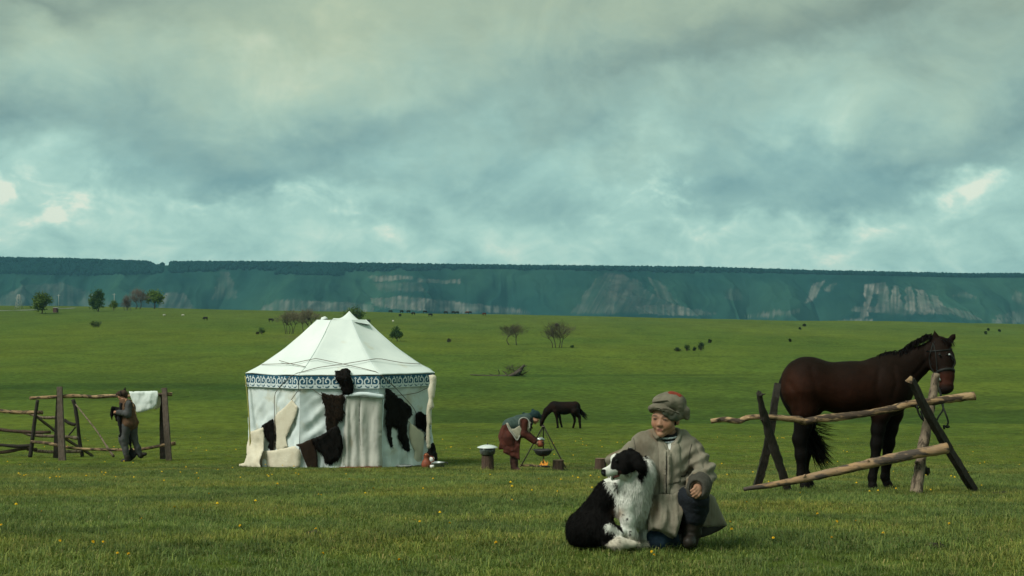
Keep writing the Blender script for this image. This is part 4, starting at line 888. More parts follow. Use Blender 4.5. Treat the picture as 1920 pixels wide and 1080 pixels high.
    bar(f, 'rail', [(660,478),(700,505),(740,522),(775,530)], .045, M['wood_dark'], Yf+.4, rough=.4, seed=15)
    bar(f, 'rail', [(-260,600),(-60,575),(0,580),(100,592),(220,600),(300,604),(400,608),(520,606)], .046, M['bark_brown'], Yf-.3, rough=.35, seed=16, n=40)
    bar(f, 'rail', [(250,610),(290,628),(400,642),(560,648),(690,655),(800,668)], .044, M['bark_pale'], Yf, rough=.35, seed=17, n=30)
    bar(f, 'rail', [(-260,725),(-60,735),(0,738),(100,745),(200,750),(340,738)], .044, M['wood_dark'], Yf-.3, rough=.35, seed=18, n=30)
    bar(f, 'rail', [(-260,800),(-60,808),(0,812),(60,808),(150,790),(270,770),(300,785),(380,782)], .046, M['bark_brown'], Yf-.2, rough=.35, seed=19, n=30)
    bar(f, 'rail', [(350,795),(450,805),(550,808),(680,806),(830,802)], .044, M['bark_pale'], Yf+.2, rough=.35, seed=20, n=30)
    bar(f, 'brace', [(370,440,-.5),(500,540,-.2),(700,690,.2),(850,780,.5),(950,850,.8)], [.05,.055,.06,.06,.055], M['wood_grey'], Yf, sq=(1,.4), seed=21)
    bar(f, 'brace', [(770,310,.6),(900,470,.2),(1000,600,-.1),(1100,755,-.4),(1172,858,-.5)], [.016,.020,.022,.024,.035], M['bark_pale'], Yf, seed=22)
    bar(f, 'brace', [(700,645,.4),(740,600,.5),(778,552,.6)], [.022,.022,.022], M['wood_dark'], Yf, seed=23)
build_rack()
# ------------------------------------------------------------------ the bay horse at the rail
def hairs(name, roots, dirs, lens, width, m, par, col, seed=0, curl=.3, n=7, down=.6, wind=(0,0,0)):
    g = np.random.default_rng(seed); V = []; F = []; C = []
    for r, d, l in zip(roots, dirs, lens):
        d = np.array(d, float); p = np.array(r, float); k = len(V); s = g.normal(0, 1, 3); s /= np.linalg.norm(s); c = np.array(col)*g.uniform(.6, 1.5)
        for i in range(n):
            w = width*(1-(i/(n-1))**2)*.5+.0004; a = np.cross(d, s); a /= np.linalg.norm(a)+1e-9
            V += [p-a*w, p+a*w]; C += [c, c]
            p = p+d*l/(n-1); d = d+np.array([0, 0, -down/(n-1)])+np.array(wind)/(n-1)+g.normal(0, curl, 3)/(n-1); d /= np.linalg.norm(d)
        F += [(k+2*i, k+2*i+1, k+2*i+3, k+2*i+2) for i in range(n-1)]
    return obj(name, np.array(V), np.array(F), m, par, C=np.array(C), kind='stuff')
def build_horse():
    Y0 = 16.55; S = FPX/Y0*3.177
    P = lambda u, v, d=0: at(*Z3(u, v), Y0+d)
    r = lambda q: q/S
    base = P(820, 1020); base[2] = g1(base[0], base[1]); t = thing('horse', base, 'big dark bay horse in a bridle standing behind the hitching rail', 'horse')
    B = Body(); ax = (0, 1, 0)
    B.ell(P(610,370), (r(150), .27, r(150)), k=.08); B.ell(P(563,415), (r(100), .25, r(128)), k=.08)
    B.cone(P(640,385), P(860,408), r(140), r(150), .1, (ax, 1.0)); B.cone(P(860,410), P(1060,395), r(148), r(164), .1, (ax, .95))
    B.ell(P(1100,415), (r(120), .24, r(158)), k=.08); B.ell(P(1140,400), (r(90), .20, r(130)), k=.06)
    B.cone(P(1040,300), P(1120,260), r(75), r(60), .08, (ax, .6))          # withers
    B.cone(P(1140,350), P(1255,262), r(126), r(80), .08, (ax, .62)); B.cone(P(1258,250), P(1375,172), r(80), r(58), .06, (ax, .62))
    # head turned a little towards the camera
    B.cone(P(1405,155,-.04), P(1425,245,-.13), r(60), r(66), .05, (ax, .9)); B.cone(P(1392,215,-.08), P(1400,270,-.12), r(66), r(54), .05)
    B.cone(P(1425,250,-.14), P(1438,330,-.21), r(60), r(48), .04); B.cone(P(1438,330,-.21), P(1440,388,-.25), r(48), r(44), .04); B.ell(P(1440,405,-.265), (r(44), r(40), r(36)), k=.03)
    B.ell(P(1425,425,-.25), (r(28), r(28), r(18)), k=.03)
    B.cone(P(1400,215,-.15), P(1462,210,-.12), r(28), r(26), .04)          # brow
    for u, dd in ((1412,-.34),(1462,-.30)): B.ell(P(u,397,dd), (r(9), .03, r(8)), k=.015, sub=True)
    for (u0,v0,u1,v1,u2,v2,d) in ((1382,135,1378,95,1372,56,-.06),(1462,125,1482,102,1502,76,.02)):
        B.cone(P(u0,v0,d), P(u1,v1,d), r(20), r(19), .02, (ax, .6)); B.cone(P(u1,v1,d), P(u2,v2,d), r(19), r(2), .006, (ax, .6))
    # near hind, far hind
    B.chain([P(592,430,-.13), P(600,530,-.14), P(592,630,-.13), P(570,712,-.12), P(578,800,-.12), P(580,920,-.12)], [r(105), r(68), r(44), r(35), r(29), r(28)], .07, (ax, .8))
    B.cone(P(552,700,-.12), P(560,740,-.12), r(20), r(18), .03)
    B.chain([P(580,920,-.12), P(595,970,-.14)], [r(27), r(24)], .02); B.cone(P(602,985,-.15), P(606,1016,-.16), r(32), r(38), .012)
    B.chain([P(620,440,.13), P(625,535,.14), P(618,630,.13), P(598,712,.13), P(602,800,.13), P(598,920,.13)], [r(105), r(60), r(38), r(33), r(28), r(27)], .07, (ax, .8))
    B.chain([P(612,920,.13), P(620,965,.12)], [r(26), r(24)], .02); B.cone(P(626,980,.1), P(630,1010,.08), r(30), r(36), .012)
    # fore legs
    B.chain([P(1085,450,-.12), P(1052,560,-.13), P(1036,650,-.13), P(1028,735,-.13), P(1018,850,-.13), P(1002,940,-.13)], [r(88), r(52), r(37), r(33), r(25), r(26)], .05, (ax, .85))
    B.cone(P(1002,940,-.13), P(1002,985,-.14), r(25), r(22), .02); B.cone(P(1003,990,-.15), P(1006,1024,-.16), r(28), r(35), .012)
    B.chain([P(1120,450,.12), P(1130,560,.12), P(1112,650,.12), P(1100,735,.12), P(1086,850,.12), P(1078,935,.12)], [r(84), r(50), r(38), r(33), r(25), r(26)], .05, (ax, .85))
    B.cone(P(1078,935,.12), P(1092,980,.11), r(25), r(22), .02); B.cone(P(1096,985,.10), P(1104,1020,.09), r(28), r(35), .012)
    B.cone(P(690,470,0), P(680,540,0), r(50), r(26), .06)
    def muscle(V):
        a, b = to_px(V); u = (a-1320)*3.177; v = (b-600)*3.177; d = 0*u
        def groove(pts, w, amp):
            nonlocal d
            for (u0, v0), (u1, v1) in zip(pts[:-1], pts[1:]):
                L2 = (u1-u0)**2+(v1-v0)**2; s = np.clip(((u-u0)*(u1-u0)+(v-v0)*(v1-v0))/L2, 0, 1); q = np.hypot(u-u0-s*(u1-u0), v-v0-s*(v1-v0)); d = np.minimum(d, -amp*np.exp(-(q/w)**2))
        groove([(1045,300),(1030,400),(1050,490),(1075,540)], 20, .014); groove([(1130,280),(1150,380),(1120,470)], 16, .010); groove([(640,290),(665,380),(680,470),(700,540)], 22, .014); groove([(500,370),(560,450),(560,540)], 18, .010); groove([(1250,330),(1330,240),(1370,200)], 12, .008)
        for k in range(7): groove([(800+k*34,330),(790+k*34,480)], 9, .0010)
        return d
    V, F = B.mesh(.0125, lambda V, N: (fbm(V[:,0]*5, V[:,1]*5, V[:,2]*5, o=3, seed=8)-.5)*.016+muscle(V))
    px, py = to_px(V); u = (px-1320)*3.177; v = (py-600)*3.177
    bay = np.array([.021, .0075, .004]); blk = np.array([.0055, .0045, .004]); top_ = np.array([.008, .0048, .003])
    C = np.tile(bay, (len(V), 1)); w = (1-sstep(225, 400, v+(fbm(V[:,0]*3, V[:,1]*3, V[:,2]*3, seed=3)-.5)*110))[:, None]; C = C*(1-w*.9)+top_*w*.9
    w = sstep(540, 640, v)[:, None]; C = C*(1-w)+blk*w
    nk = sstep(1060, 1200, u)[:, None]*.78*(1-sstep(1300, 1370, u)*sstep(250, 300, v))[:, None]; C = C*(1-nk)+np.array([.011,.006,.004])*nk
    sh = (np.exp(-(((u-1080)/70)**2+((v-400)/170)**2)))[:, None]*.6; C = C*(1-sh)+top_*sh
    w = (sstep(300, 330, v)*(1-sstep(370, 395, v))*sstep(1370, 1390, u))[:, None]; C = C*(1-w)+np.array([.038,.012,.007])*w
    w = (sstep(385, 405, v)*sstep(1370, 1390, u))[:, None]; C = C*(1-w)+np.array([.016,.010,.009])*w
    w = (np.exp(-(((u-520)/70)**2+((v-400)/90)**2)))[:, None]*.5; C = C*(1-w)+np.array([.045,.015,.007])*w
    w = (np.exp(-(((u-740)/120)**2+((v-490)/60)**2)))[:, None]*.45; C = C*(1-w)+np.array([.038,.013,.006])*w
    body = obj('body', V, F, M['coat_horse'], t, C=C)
    g = np.random.default_rng(4)
    # mane on the crest, forelock, tail
    R = []; D = []; Ls = []
    crest = smooth_path([P(1010,250,0), P(1060,205,0), P(1110,192,0), P(1180,180,0), P(1270,120,0), P(1340,88,0), P(1385,98,-.02)], 340)
    for k, p in enumerate(crest):
        for _ in range(4): R.append(p+g.normal(0, .012, 3)+[0, 0, -.012]); D.append(np.array([g.normal(-.45, .3), g.choice([-1, 1], p=[.75, .25])*g.uniform(.4, 1), g.uniform(-.3, .3)])); Ls.append(g.uniform(.04, .09) if k < 120 else g.uniform(.05, .12))
    hairs('mane', R, [d/np.linalg.norm(d) for d in D], Ls, .010, M['attr'], t, (.006,.005,.005), 1, down=2.6, curl=.15)
    R = [P(g.uniform(1405,1450), g.uniform(108,130), -.08+g.normal(0,.02)) for _ in range(200)]; D = [np.array([g.uniform(.3,.9), -.6, g.uniform(-.5,.1)]) for _ in R]
    hairs('forelock', R, [d/np.linalg.norm(d) for d in D], g.uniform(.07,.15,len(R)), .008, M['attr'], t, (.008,.006,.005), 2, down=2.0)
    mb = MB(); mb.tube([P(490,330,0), P(468,400,.0), P(500,500,.03), P(560,590,.05), P(620,650,.06), P(645,710,.06)], [.05,.055,.05,.045,.045,.03], 10, n=24); mb.build('tail_dock', M['hideblack'], t)
    R = []; D = []; Ls = []; path = smooth_path([P(560,580,.05), P(625,630,.06), P(640,690,.06), P(650,740,.06)], 60)
    for _ in range(900):
        p = path[g.integers(10, 60)]; R.append(p+g.normal(0, .025, 3)); D.append(np.array([g.uniform(.05, .6), g.normal(0, .15), -1])); Ls.append(g.uniform(.18, .42))
    hairs('tail_hair', R, [d/np.linalg.norm(d) for d in D], Ls, .008, M['attr'], t, (.006,.005,.004), 3, down=.2, curl=.35, wind=(.5,0,.1))
    R = []; D = []; Ls = []
    for bu, bv in ((660,615),(665,640),(670,665),(665,690),(670,735),(660,760)):
        for _ in range(14): R.append(P(bu+g.normal(0,5), bv+g.normal(0,5), .05)); D.append(np.array([1, 0, -.25+g.normal(0,.08)])); Ls.append(g.uniform(.14, .27))
    hairs('loose_tail_strand', R, [d/np.linalg.norm(d) for d in D], Ls, .005, M['attr'], t, (.006,.005,.004), 5, down=-.1, curl=.2)
    # eyes
    for u_, v_, d_ in ((1404,207,-.252),(1472,210,-.21)):
        m = MB(); c = P(u_, v_, d_); th = np.linspace(0, math.pi, 9); m.lathe([(.016*math.sin(a), .016*math.cos(a)) for a in th], c, 12); m.build('eye', M['strap'], t)
    # bridle
    bvh = BVHTree.FromPolygons([Vector(p) for p in V], [tuple(f) for f in F])
    def wrap(c, n, rad, w=.012, a0=0, a1=2*math.pi, name='bridle_strap'):
        c = np.array(c); n = np.array(n)/np.linalg.norm(n); x = np.cross(n, [0, 1, 0.3]); x /= np.linalg.norm(x); y = np.cross(n, x); pts = []
        for a in np.linspace(a0, a1, 26):
            d = x*math.cos(a)+y*math.sin(a); loc, _, _, _ = bvh.ray_cast(Vector(c+d*rad), Vector(-d)); pts.append((np.array(loc) if loc else c+d*rad*.6)+d*.006)
        m = MB(); m.tube(pts, w, sq=(.35, 1.0), n=None, cap=False); m.build(name, M['strap'], t)
    hd = P(1438,330,-.21)-P(1400,180,-.06)
    wrap(P(1437,315,-.20), hd, .3, .015); wrap(P(1405,180,-.08), hd*[1,0,1]+[0,.0,.0], .3, .009); 
    def onhead(pts, w, name='bridle_strap'):
        out = []
        for u_, v_ in pts:
            d = ray(*Z3(u_, v_)).normalized(); loc, n_, _, _ = bvh.ray_cast(Vector((0,0,CAMZ)), d); out.append((np.array(loc)-np.array(d)*.010) if loc and loc.y < 17 else P(u_, v_, -.2))
        m = MB(); m.tube(out, w, 6, n=20); m.build(name, M['strap'], t)
    onhead([(1365,135),(1350,190),(1342,230),(1352,285),(1378,322)], .007); onhead([(1366,140),(1380,200),(1385,260),(1390,318)], .006); onhead([(1440,205),(1468,215),(1484,245)], .006)
    m = MB(); c = P(1462,206,-.245); m.lathe([(.014*math.sin(a), .014*math.cos(a)) for a in np.linspace(0, math.pi, 7)], c, 10); m.build('buckle', M['steel'], t)
    m = MB(); m.tube([P(1468,210,-.26), P(1490,228,-.27), P(1497,255,-.27), P(1488,275,-.26), P(1480,292,-.25)], .009, 6, n=16); m.build('bridle_ring_strap', M['strap'], t)
    m = MB(); m.tube([P(1386,318,-.24), P(1402,350,-.3), P(1408,362,-.3)], .010, 6, n=8); m.build('bit', M['steel'], t)
    m = MB(); m.tube([P(1395,395,-.3), P(1408,425,-.35), P(1412,450,-.45), P(1418,500,-.7), P(1440,560,-.8), P(1455,610,-.8), P(1440,640,-.8)], .011, 6, n=24)
    m.tube([P(1398,400,-.3), P(1425,520,-.7), P(1400,570,-.8), P(1385,600,-.9)], .010, 6, n=20); m.tube([P(1432,650,-.8), P(1428,628,-.8), P(1450,640,-.8), P(1462,632,-.8)], .012, 6, n=10); m.tube([P(1452,448,-.26), P(1440,462,-.4), P(1415,470,-.7)], .009, 6, n=10); m.build('rein', M['strap'], t)
build_horse()

def build_far_horse():
    Z5 = lambda x, y: (870+x/6.354, 730+y/6.354)
    q = gpt(*Z5(1240, 462)); Y0 = q[1]; S = FPX/Y0*6.354; P = lambda u, v, d=0: at(*Z5(u, v), Y0+d); r = lambda a: a/S
    t = thing('horse', q, 'dark brown horse grazing with its head down beyond the cooking fire', 'horse'); ax = (0,1,0)
    B = Body(); B.cone(P(1310,215), P(1100,215), r(70), r(68), .1, (ax, .9)); B.ell(P(1330,220), (r(58), .24, r(74)), k=.08); B.ell(P(1080,205), (r(60), .2, r(62)), k=.08); B.ell(P(1190,235), (r(100), .27, r(68)), k=.08)
    B.chain([P(1060,200), P(990,260), P(950,330)], [r(55), r(42), r(30)], .06, (ax, .7)); B.chain([P(948,325), P(930,380), P(920,425)], [r(32), r(26), r(19)], .04); B.cone(P(960,300,-.08), P(930,290,-.1), r(8), r(2), .02); B.cone(P(955,302,.1), P(925,295,.1), r(8), r(2), .02)
    B.chain([P(1095,260,-.12), P(1105,330,-.12), P(1112,390,-.12), P(1118,450,-.12)], [r(36), r(16), r(13), r(12)], .04); B.cone(P(1118,448,-.12), P(1112,458,-.13), r(14), r(14), .02)
    B.chain([P(1115,260,.12), P(1140,330,.12), P(1150,390,.12), P(1166,445,.12)], [r(34), r(15), r(12), r(12)], .04)
    B.chain([P(1325,260,-.12), P(1375,330,-.12), P(1378,380,-.12), P(1385,455,-.12)], [r(52), r(20), r(15), r(14)], .04)
    B.chain([P(1300,260,.12), P(1315,330,.12), P(1320,380,.12), P(1300,455,.12)], [r(46), r(18), r(13), r(13)], .04)
    V, F = B.mesh(.022); n = fbm(V[:,0]*3, V[:,1]*3, V[:,2]*3)[:, None]; C = np.array([.009,.006,.005])+(np.array([.016,.008,.006])-np.array([.009,.006,.005]))*np.clip((n-.4)*4, 0, 1)
    obj('body', V, F, M['coat_horse'], t, C=C)
    g = np.random.default_rng(6); R = [P(1368+g.normal(0,4), 200+g.uniform(0,60)) for _ in range(160)]; D = [np.array([.5, g.normal(0,.1), -.9]) for _ in R]
    hairs('tail', R, [d/np.linalg.norm(d) for d in D], g.uniform(.4,.75,160), .02, M['attr'], t, (.006,.005,.004), 3, down=.2, wind=(.7,0,.4))
    cr = smooth_path([P(1080,150), P(1020,190), P(960,270), P(930,330)], 120); R = [c+g.normal(0,.02,3) for c in cr for _ in range(2)]; D = [np.array([-.3, g.normal(0,.6), -.5]) for _ in R]
    hairs('mane', R, [d/np.linalg.norm(d) for d in D], g.uniform(.12,.25,len(R)), .02, M['attr'], t, (.006,.005,.004), 4, down=1)
build_far_horse()
# ------------------------------------------------------------------ the boy
Z1 = lambda x, y: (1040+x/3.376, 720+y/3.376)
def rotz(a): c, s = math.cos(a), math.sin(a); return np.array([[c,-s,0],[s,c,0],[0,0,1]])
def rotx(a): c, s = math.cos(a), math.sin(a); return np.array([[1,0,0],[0,c,-s],[0,s,c]])
def roty(a): c, s = math.cos(a), math.sin(a); return np.array([[c,0,s],[0,1,0],[-s,0,c]])
def head_prims(B, H, s=1.0, ear=True):
    """head with face; H maps local (side, forward, up) metres to the world"""
    R = np.stack([H((1,0,0))-H((0,0,0)), H((0,1,0))-H((0,0,0)), H((0,0,1))-H((0,0,0))], 1)
    e = lambda c, r, k=.012, sub=False: B.ell(H(c), np.array(r)*s, R, k, sub); c = lambda a, b, ra, rb, k=.01: B.cone(H(a), H(b), ra*s, rb*s, k)
    e((0,-.012,.028), (.072,.088,.082), .02); e((0,.032,-.022), (.058,.056,.070), .02)
    for q in (-1, 1):
        e((q*.033,.052,-.030), (.028,.027,.030), .022); c((q*.046,.018,-.055), (q*.006,.064,-.086), .020, .018, .014)
        e((q*.030,.097,.001), (.014,.013,.007), .010, True); e((q*.030,.074,-.001), (.016,.013,.012), .006)
        c((q*.012,.082,.013), (q*.048,.066,.016), .0085, .008, .008); e((q*.009,.090,-.033), (.0070,.008,.006), .007)
        if ear: e((q*.074,-.004,-.012), (.010,.018,.028), .006)
    e((0,.073,-.088), (.017,.014,.014), .012); c((0,.080,-.002), (0,.095,-.028), .0065, .0088, .012)
    c((-.018,.082,-.057), (.018,.082,-.057), .0045, .0045, .006); c((-.013,.081,-.065), (.013,.081,-.065), .0060, .0060, .006); e((0,.096,-.0610), (.020,.006,.0018), .003, True)
    return R
def face_colour(V, Hinv, base, lip, brow, eye=True):
    L = Hinv(V); C = np.tile(base, (len(V), 1)).astype(float)
    def mix(m, col): nonlocal C; m = np.clip(m, 0, 1)[:, None]; C = C*(1-m)+np.array(col)*m
    g = lambda c, r: np.exp(-((((L-np.array(c))/np.array(r))**2).sum(1)))
    for q in (-1, 1):
        mix(g((q*.036,.07,-.030), (.022,.05,.020))*.35, (base[0]*1.1, base[1]*.72, base[2]*.62))
        mix(sstep(.3, .7, g((q*.031,.08,.0165), (.023,.05,.0068)))*.85, brow)
        if eye: mix(sstep(.35, .65, g((q*.030,.08,-.0005), (.0150,.05,.0066))), (.025,.016,.012)); mix(g((q*.030,.08,.006), (.017,.05,.005))*.45, (base[0]*.5, base[1]*.42, base[2]*.38))
    mix(g((0,.1,-.034), (.014,.02,.008))*.12, (base[0]*.95, base[1]*.65, base[2]*.55))
    mix(sstep(.3, .7, g((0,.085,-.061), (.021,.05,.0095))), lip); mix(sstep(.4, .7, g((0,.085,-.0608), (.021,.05,.0024))), (.08,.02,.015))
    return C
def hand(B, w, d, up, s=1.0, curl=1.0, thumb=1):
    """palm with four unequal bent fingers and a thumb; w wrist, d towards the knuckles, up = back of the hand"""
    d = np.array(d, float)/np.linalg.norm(d); up = np.array(up, float); up -= d*np.dot(up, d); up /= np.linalg.norm(up); sd = np.cross(d, up)*thumb; w = np.array(w, float)
    B.cone(w-d*.01*s, w+d*.05*s, .023*s, .026*s, .01)
    B.ell(w+d*.048*s, np.array([.034,.034,.018])*s, np.stack([sd, d, up], 1), .012)
    for i, (o, l) in enumerate(((.027,.030),(.009,.034),(-.009,.031),(-.026,.025))):
        k = w+d*.072*s+sd*o*s; a = .75*curl; p1 = k+(d*math.cos(a)-up*math.sin(a))*l*s; a = 1.9*curl; p2 = p1+(d*math.cos(a)-up*math.sin(a))*l*.8*s; a = 2.8*curl; p3 = p2+(d*math.cos(a)-up*math.sin(a))*l*.55*s
        B.chain([k, p1, p2, p3], [.0092*s, .0088*s, .0080*s, .0070*s], .003)
    t0 = w+d*.02*s+sd*.026*s; t1 = t0+d*.028*s+sd*.014*s-up*.012*s; t2 = t1+d*.022*s-up*.016*s-sd*.012*s; t3 = t2-sd*.022*s+d*.004*s
    B.chain([t0, t1, t2, t3], [.013*s, .011*s, .0095*s, .008*s], .005)
def build_boy():
    Y0 = 8.1; S = FPX/Y0*3.376; P = lambda u, v, d=0: at(*Z1(u, v), Y0+d); r = lambda q: q/S
    base = P(760, 1020); base[2] = g1(base[0], base[1])
    t = thing('person', base, 'boy in grey felt coat and cloth hat crouching with his arm round the dog', 'person')
    hc = P(701, 211, -.02); HR = rotz(math.radians(-27))@rotx(math.radians(4))@roty(math.radians(3))
    HB = HR@np.diag([1, -1, 1])  # local forward points at the camera side
    hs = .99
    H = lambda c: hc+HB@(np.array(c, float)*hs)
    Hinv = lambda V: ((V-hc)@HB)/hs
    neck = P(722, 345, .03)
    # body: one continuous figure inside the clothes
    B = Body(); head_prims(B, H, hs); B.cone(H((0,-.015,-.07)), neck, .042, .046, .02)
    ch, wa, hp = P(705,480,.0), P(715,680,.03), P(735,830,.08)
    B.cone(neck, ch, .05, .075, .03); B.cone(ch, wa, .08, .08, .03); B.cone(wa, hp, .08, .09, .03)
    shR, elR, wrR = P(560,392,.02), P(400,506,.12), P(440,640,.10)      # arm round the dog
    shL, elL, wrL = P(868,415,.0), P(940,562,-.06), P(908,656,-.25)
    B.chain([shR, elR, wrR], [.05,.04,.026], .03); hand(B, wrR, (.5,-.3,-.6), (-.6,-.6,.1), .82, .35, 1)
    B.chain([shL, elL, wrL], [.05,.042,.027], .03); hand(B, wrL+[0,.015,0], (-.10,-1,-.12), (.75,-.1,.65), .84, 1.0, -1)
    kL, aL = P(895,750,-.19), P(858,965,-.13); kR, aR = P(655,985,-.12), P(800,1000,.26)
    B.chain([hp+[.05,0,0], kL, aL], [.06,.042,.034], .02); B.cone(aL, P(855,1000,-.22), .032, .026, .02)
    B.chain([hp-[.05,0,0], kR+[0,.03,.01], aR], [.06,.045,.038], .02); B.cone(aR, P(820,985,.36), .04, .03, .02)
    V, F = B.mesh(.0042)
    C = face_colour(V, Hinv, (.37,.20,.125), (.25,.095,.068), (.05,.028,.018))
    k = (Hinv(V)[:,2] < -.13) & (np.linalg.norm(V-wrL, axis=1) > .14) & (np.linalg.norm(V-wrR, axis=1) > .13); C[k] = (.05,.05,.05)
    obj('body', V, F, M['skin'], t, C=C)
    # hair under the hat
    hb = Body(); hb.ell(H((0,-.03,.01)), (.078,.078,.075), HB, .01); hb.ell(H((0,.08,-.03)), (.064,.09,.085), HB, .01, sub=True); V, F = hb.mesh(.008); obj('hair', V, F, M['hideblack'], t)
    # hat: wound cloth with a slouching crown, a flap over the brow and a red crown patch
    def wr(V, N): return (np.abs(fbm(V[:,0]*13, V[:,1]*13, V[:,2]*22, o=3, seed=21)-.5)*-.014+.003)
    hb = Body(); hb.ell(H((.004,-.02,.088)), (.086,.096,.050), HB, .02); hb.ell(H((.026,-.045,.082)), (.074,.082,.050), HB, .03)
    brim = [H(q) for q in ((-.077,.01,.040),(-.064,.058,.058),(-.035,.084,.071),(0,.092,.070),(.035,.084,.056),(.064,.055,.032),(.078,.01,.012),(.074,-.05,.006),(.04,-.092,.006),(-.03,-.092,.012),(-.072,-.05,.028),(-.077,.01,.040))]
    hb.chain(smooth_path(brim, 24), [.016]*24, .012); hb.cone(H((.066,-.02,.058)), H((.096,-.045,.040)), .040, .028, .02); hb.cone(H((.096,-.045,.040)), H((.112,-.05,.002)), .028, .016, .015)
    V, F = hb.mesh(.0055, wr); hat = obj('hat', V, F, M['hat'], t)
    hb = Body(); hb.chain([H((.0,.090,.064)), H((.034,.088,.042)), H((.064,.060,.018)), H((.079,.025,.002))], [.006,.015,.022,.016], .012, flat=(HB@np.array([.4,1,0]), .55)); V, F = hb.mesh(.005, lambda V, N: (fbm(V[:,0]*30, V[:,1]*30, V[:,2]*30)-.5)*.006); obj('hat_flap', V, F, mat('hat_flap_cloth', (.105,.115,.085), (.075,.08,.06), .95, 20, bump=.3), hat)
    hb = Body(); hb.ell(H((.046,-.035,.127)), (.046,.052,.016), HB@roty(.35), .01); V, F = hb.mesh(.006, lambda V, N: (fbm(V[:,0]*30, V[:,1]*30, V[:,2]*30)-.5)*.008); obj('red_crown_patch', V, F, M['hatred'], hat)
    for pts in ([(-.076,.03,.052),(-.05,.082,.062),(0,.112,.070),(.03,.106,.052)],[(.0,.112,.058),(.035,.104,.068),(.07,.07,.05),(.095,.02,.03)],[(-.06,.06,.09),(-.01,.085,.105),(.04,.07,.11)]):
        m = MB(); m.tube([H(q) for q in pts], [.003,.006,.006,.003], 6, n=16, rough=.3); m.build('hat_fold', M['hat'], hat)
    # shirt and printed neckband
    hb = Body(); hb.cone(P(735,385,-.02), P(736,460,-.065), .04, .045, .02); V, F = hb.mesh(.01); obj('shirt', V, F, M['shirt'], t)
    m = MB(); c0 = P(714,338,-.002); nb = rotz(-.45)@rotx(.18)
    V_ = []; 
    for z, rr in ((-.030,.062),(-.010,.060),(.012,.058),(.024,.055),(.024,.045)):
        for a in np.linspace(0, 2*math.pi, 25)[:-1]: V_.append(c0+nb@np.array([rr*math.cos(a), rr*.95*math.sin(a), z]))
    m.add(V_, [(i*24+j, i*24+(j+1) % 24, (i+1)*24+(j+1) % 24, (i+1)*24+j) for i in range(4) for j in range(24)]); nbm = m.build('neckband', M['bandblue'] and M['black'], t)
    m = MB()   # pale embroidered zigzag and studs round the band
    for k_ in range(22):
        a0 = -2.9+k_*.14
        q = [c0+nb@np.array([.0635*math.cos(a), .0605*math.sin(a), z]) for a, z in ((a0,.014),(a0+.05,.004),(a0+.09,.014))]; m.tube(q, .0022, 4, n=5); q = [c0+nb@np.array([.0645*math.cos(a), .0615*math.sin(a), z]) for a, z in ((a0,-.018),(a0+.05,-.008),(a0+.09,-.018))]; m.tube(q, .0022, 4, n=5)
    m.build('embroidery', M['bandwhite'], nbm, kind='stuff')
    # coat
    def folds(V, N):
        d = (fbm(V[:,0]*7, V[:,1]*7, V[:,2]*3.4, o=3, seed=31)-.5)*.036-np.clip(.09-np.abs(fbm(V[:,0]*9+V[:,2]*3, V[:,1]*9, V[:,2]*4, o=2, seed=33)-.5), 0, 1)*.09+.004
        for c, w in ((elL, .12), (elR, .10)):
            q = np.exp(-(np.linalg.norm(V-c, axis=1)/w)**2); d = d+q*.018*np.sin((V[:,2]*1.0+V[:,0]*-.55)*95+fbm(V[:,0]*9, V[:,1]*9, V[:,2]*9)*5)
        q = np.exp(-((V-P(850,470,-.05))[:,0]/.05)**2-((V-P(850,470,0))[:,2]/.10)**2); d = d-q*.010*np.maximum(0, np.sin(V[:,0]*70+V[:,2]*18))
        return d
    cb = Body()
    cb.chain([P(565,388,.03), P(640,348,.03), P(800,352,.03), P(858,402,.02)], [r(58),r(54),r(56),r(66)], .03)
    cb.ell(P(705,470,.02), (r(168), .122, r(150)), k=.05); cb.ell(P(712,640,.03), (r(172), .135, r(150)), k=.06); cb.ell(P(720,740,.05), (r(168), .15, r(110)), k=.05)
    cb.cone(P(590,400,.0), P(610,640,.0), r(80), r(92), .04)
    cb.chain([P(868,410,.02), elL+[0.012,0,.01], P(918,618,-.15), P(908,660,-.235)], [r(72),r(63),r(68),r(68)], .02)
    cb.chain([P(548,392,.02), elR, P(400,590,.10), P(430,650,.08)], [r(62),r(68),r(60),r(54)], .03)
    # coat body over the bent thigh and down to the hem, left side of the picture
    cb.chain([P(690,760,-.06), P(680,860,-.10), P(690,905,-.10)], [r(95),r(92),r(78)], .04, flat=((0,1,0), .8)); cb.cone(P(760,700,-.09), P(800,800,-.12), r(52), r(40), .04); cb.cone(P(620,800,-.05), P(640,880,-.06), r(70), r(62), .04)
    # openings
    cb.ell(P(905,672,-.36), (.046,.12,.058), k=.012, sub=True); cb.ell(P(712,285,-.03), (.062,.062,.085), k=.02, sub=True); cb.ell(P(738,340,-.12), (.020,.09,.075), rotz(0)@roty(.10), k=.012, sub=True)
    cb.chain([P(712,430,-.115), P(712,560,-.125), P(716,690,-.13)], [.010,.008,.014], .006)
    V, F = cb.mesh(.0065, folds)
    coat = obj('coat', V, F, M['felt'], t)
    bv = BVHTree.FromPolygons([Vector(p) for p in V], [tuple(f) for f in F])
    def on(u, v, o=.004, fall=-.12):
        d = ray(*Z1(u, v)).normalized(); loc, n_, _, _ = bv.ray_cast(Vector((0,0,CAMZ)), d); p = np.array(loc) if loc is not None and loc.y < Y0+.1 else P(u, v, fall); return p-np.array(d)*o
    def line(name, pts, rad, m_, par=coat, o=.001, n=30, rough=.2):
        Q = smooth_path(np.array(pts, float), n); m = MB(); m.tube([on(a, b, o) for a, b in Q], rad, 6, rough=rough); m.build(name, m_, par)
    line('front_opening', [(706,455),(708,520),(706,600),(708,690)], .0035, M['lining'])
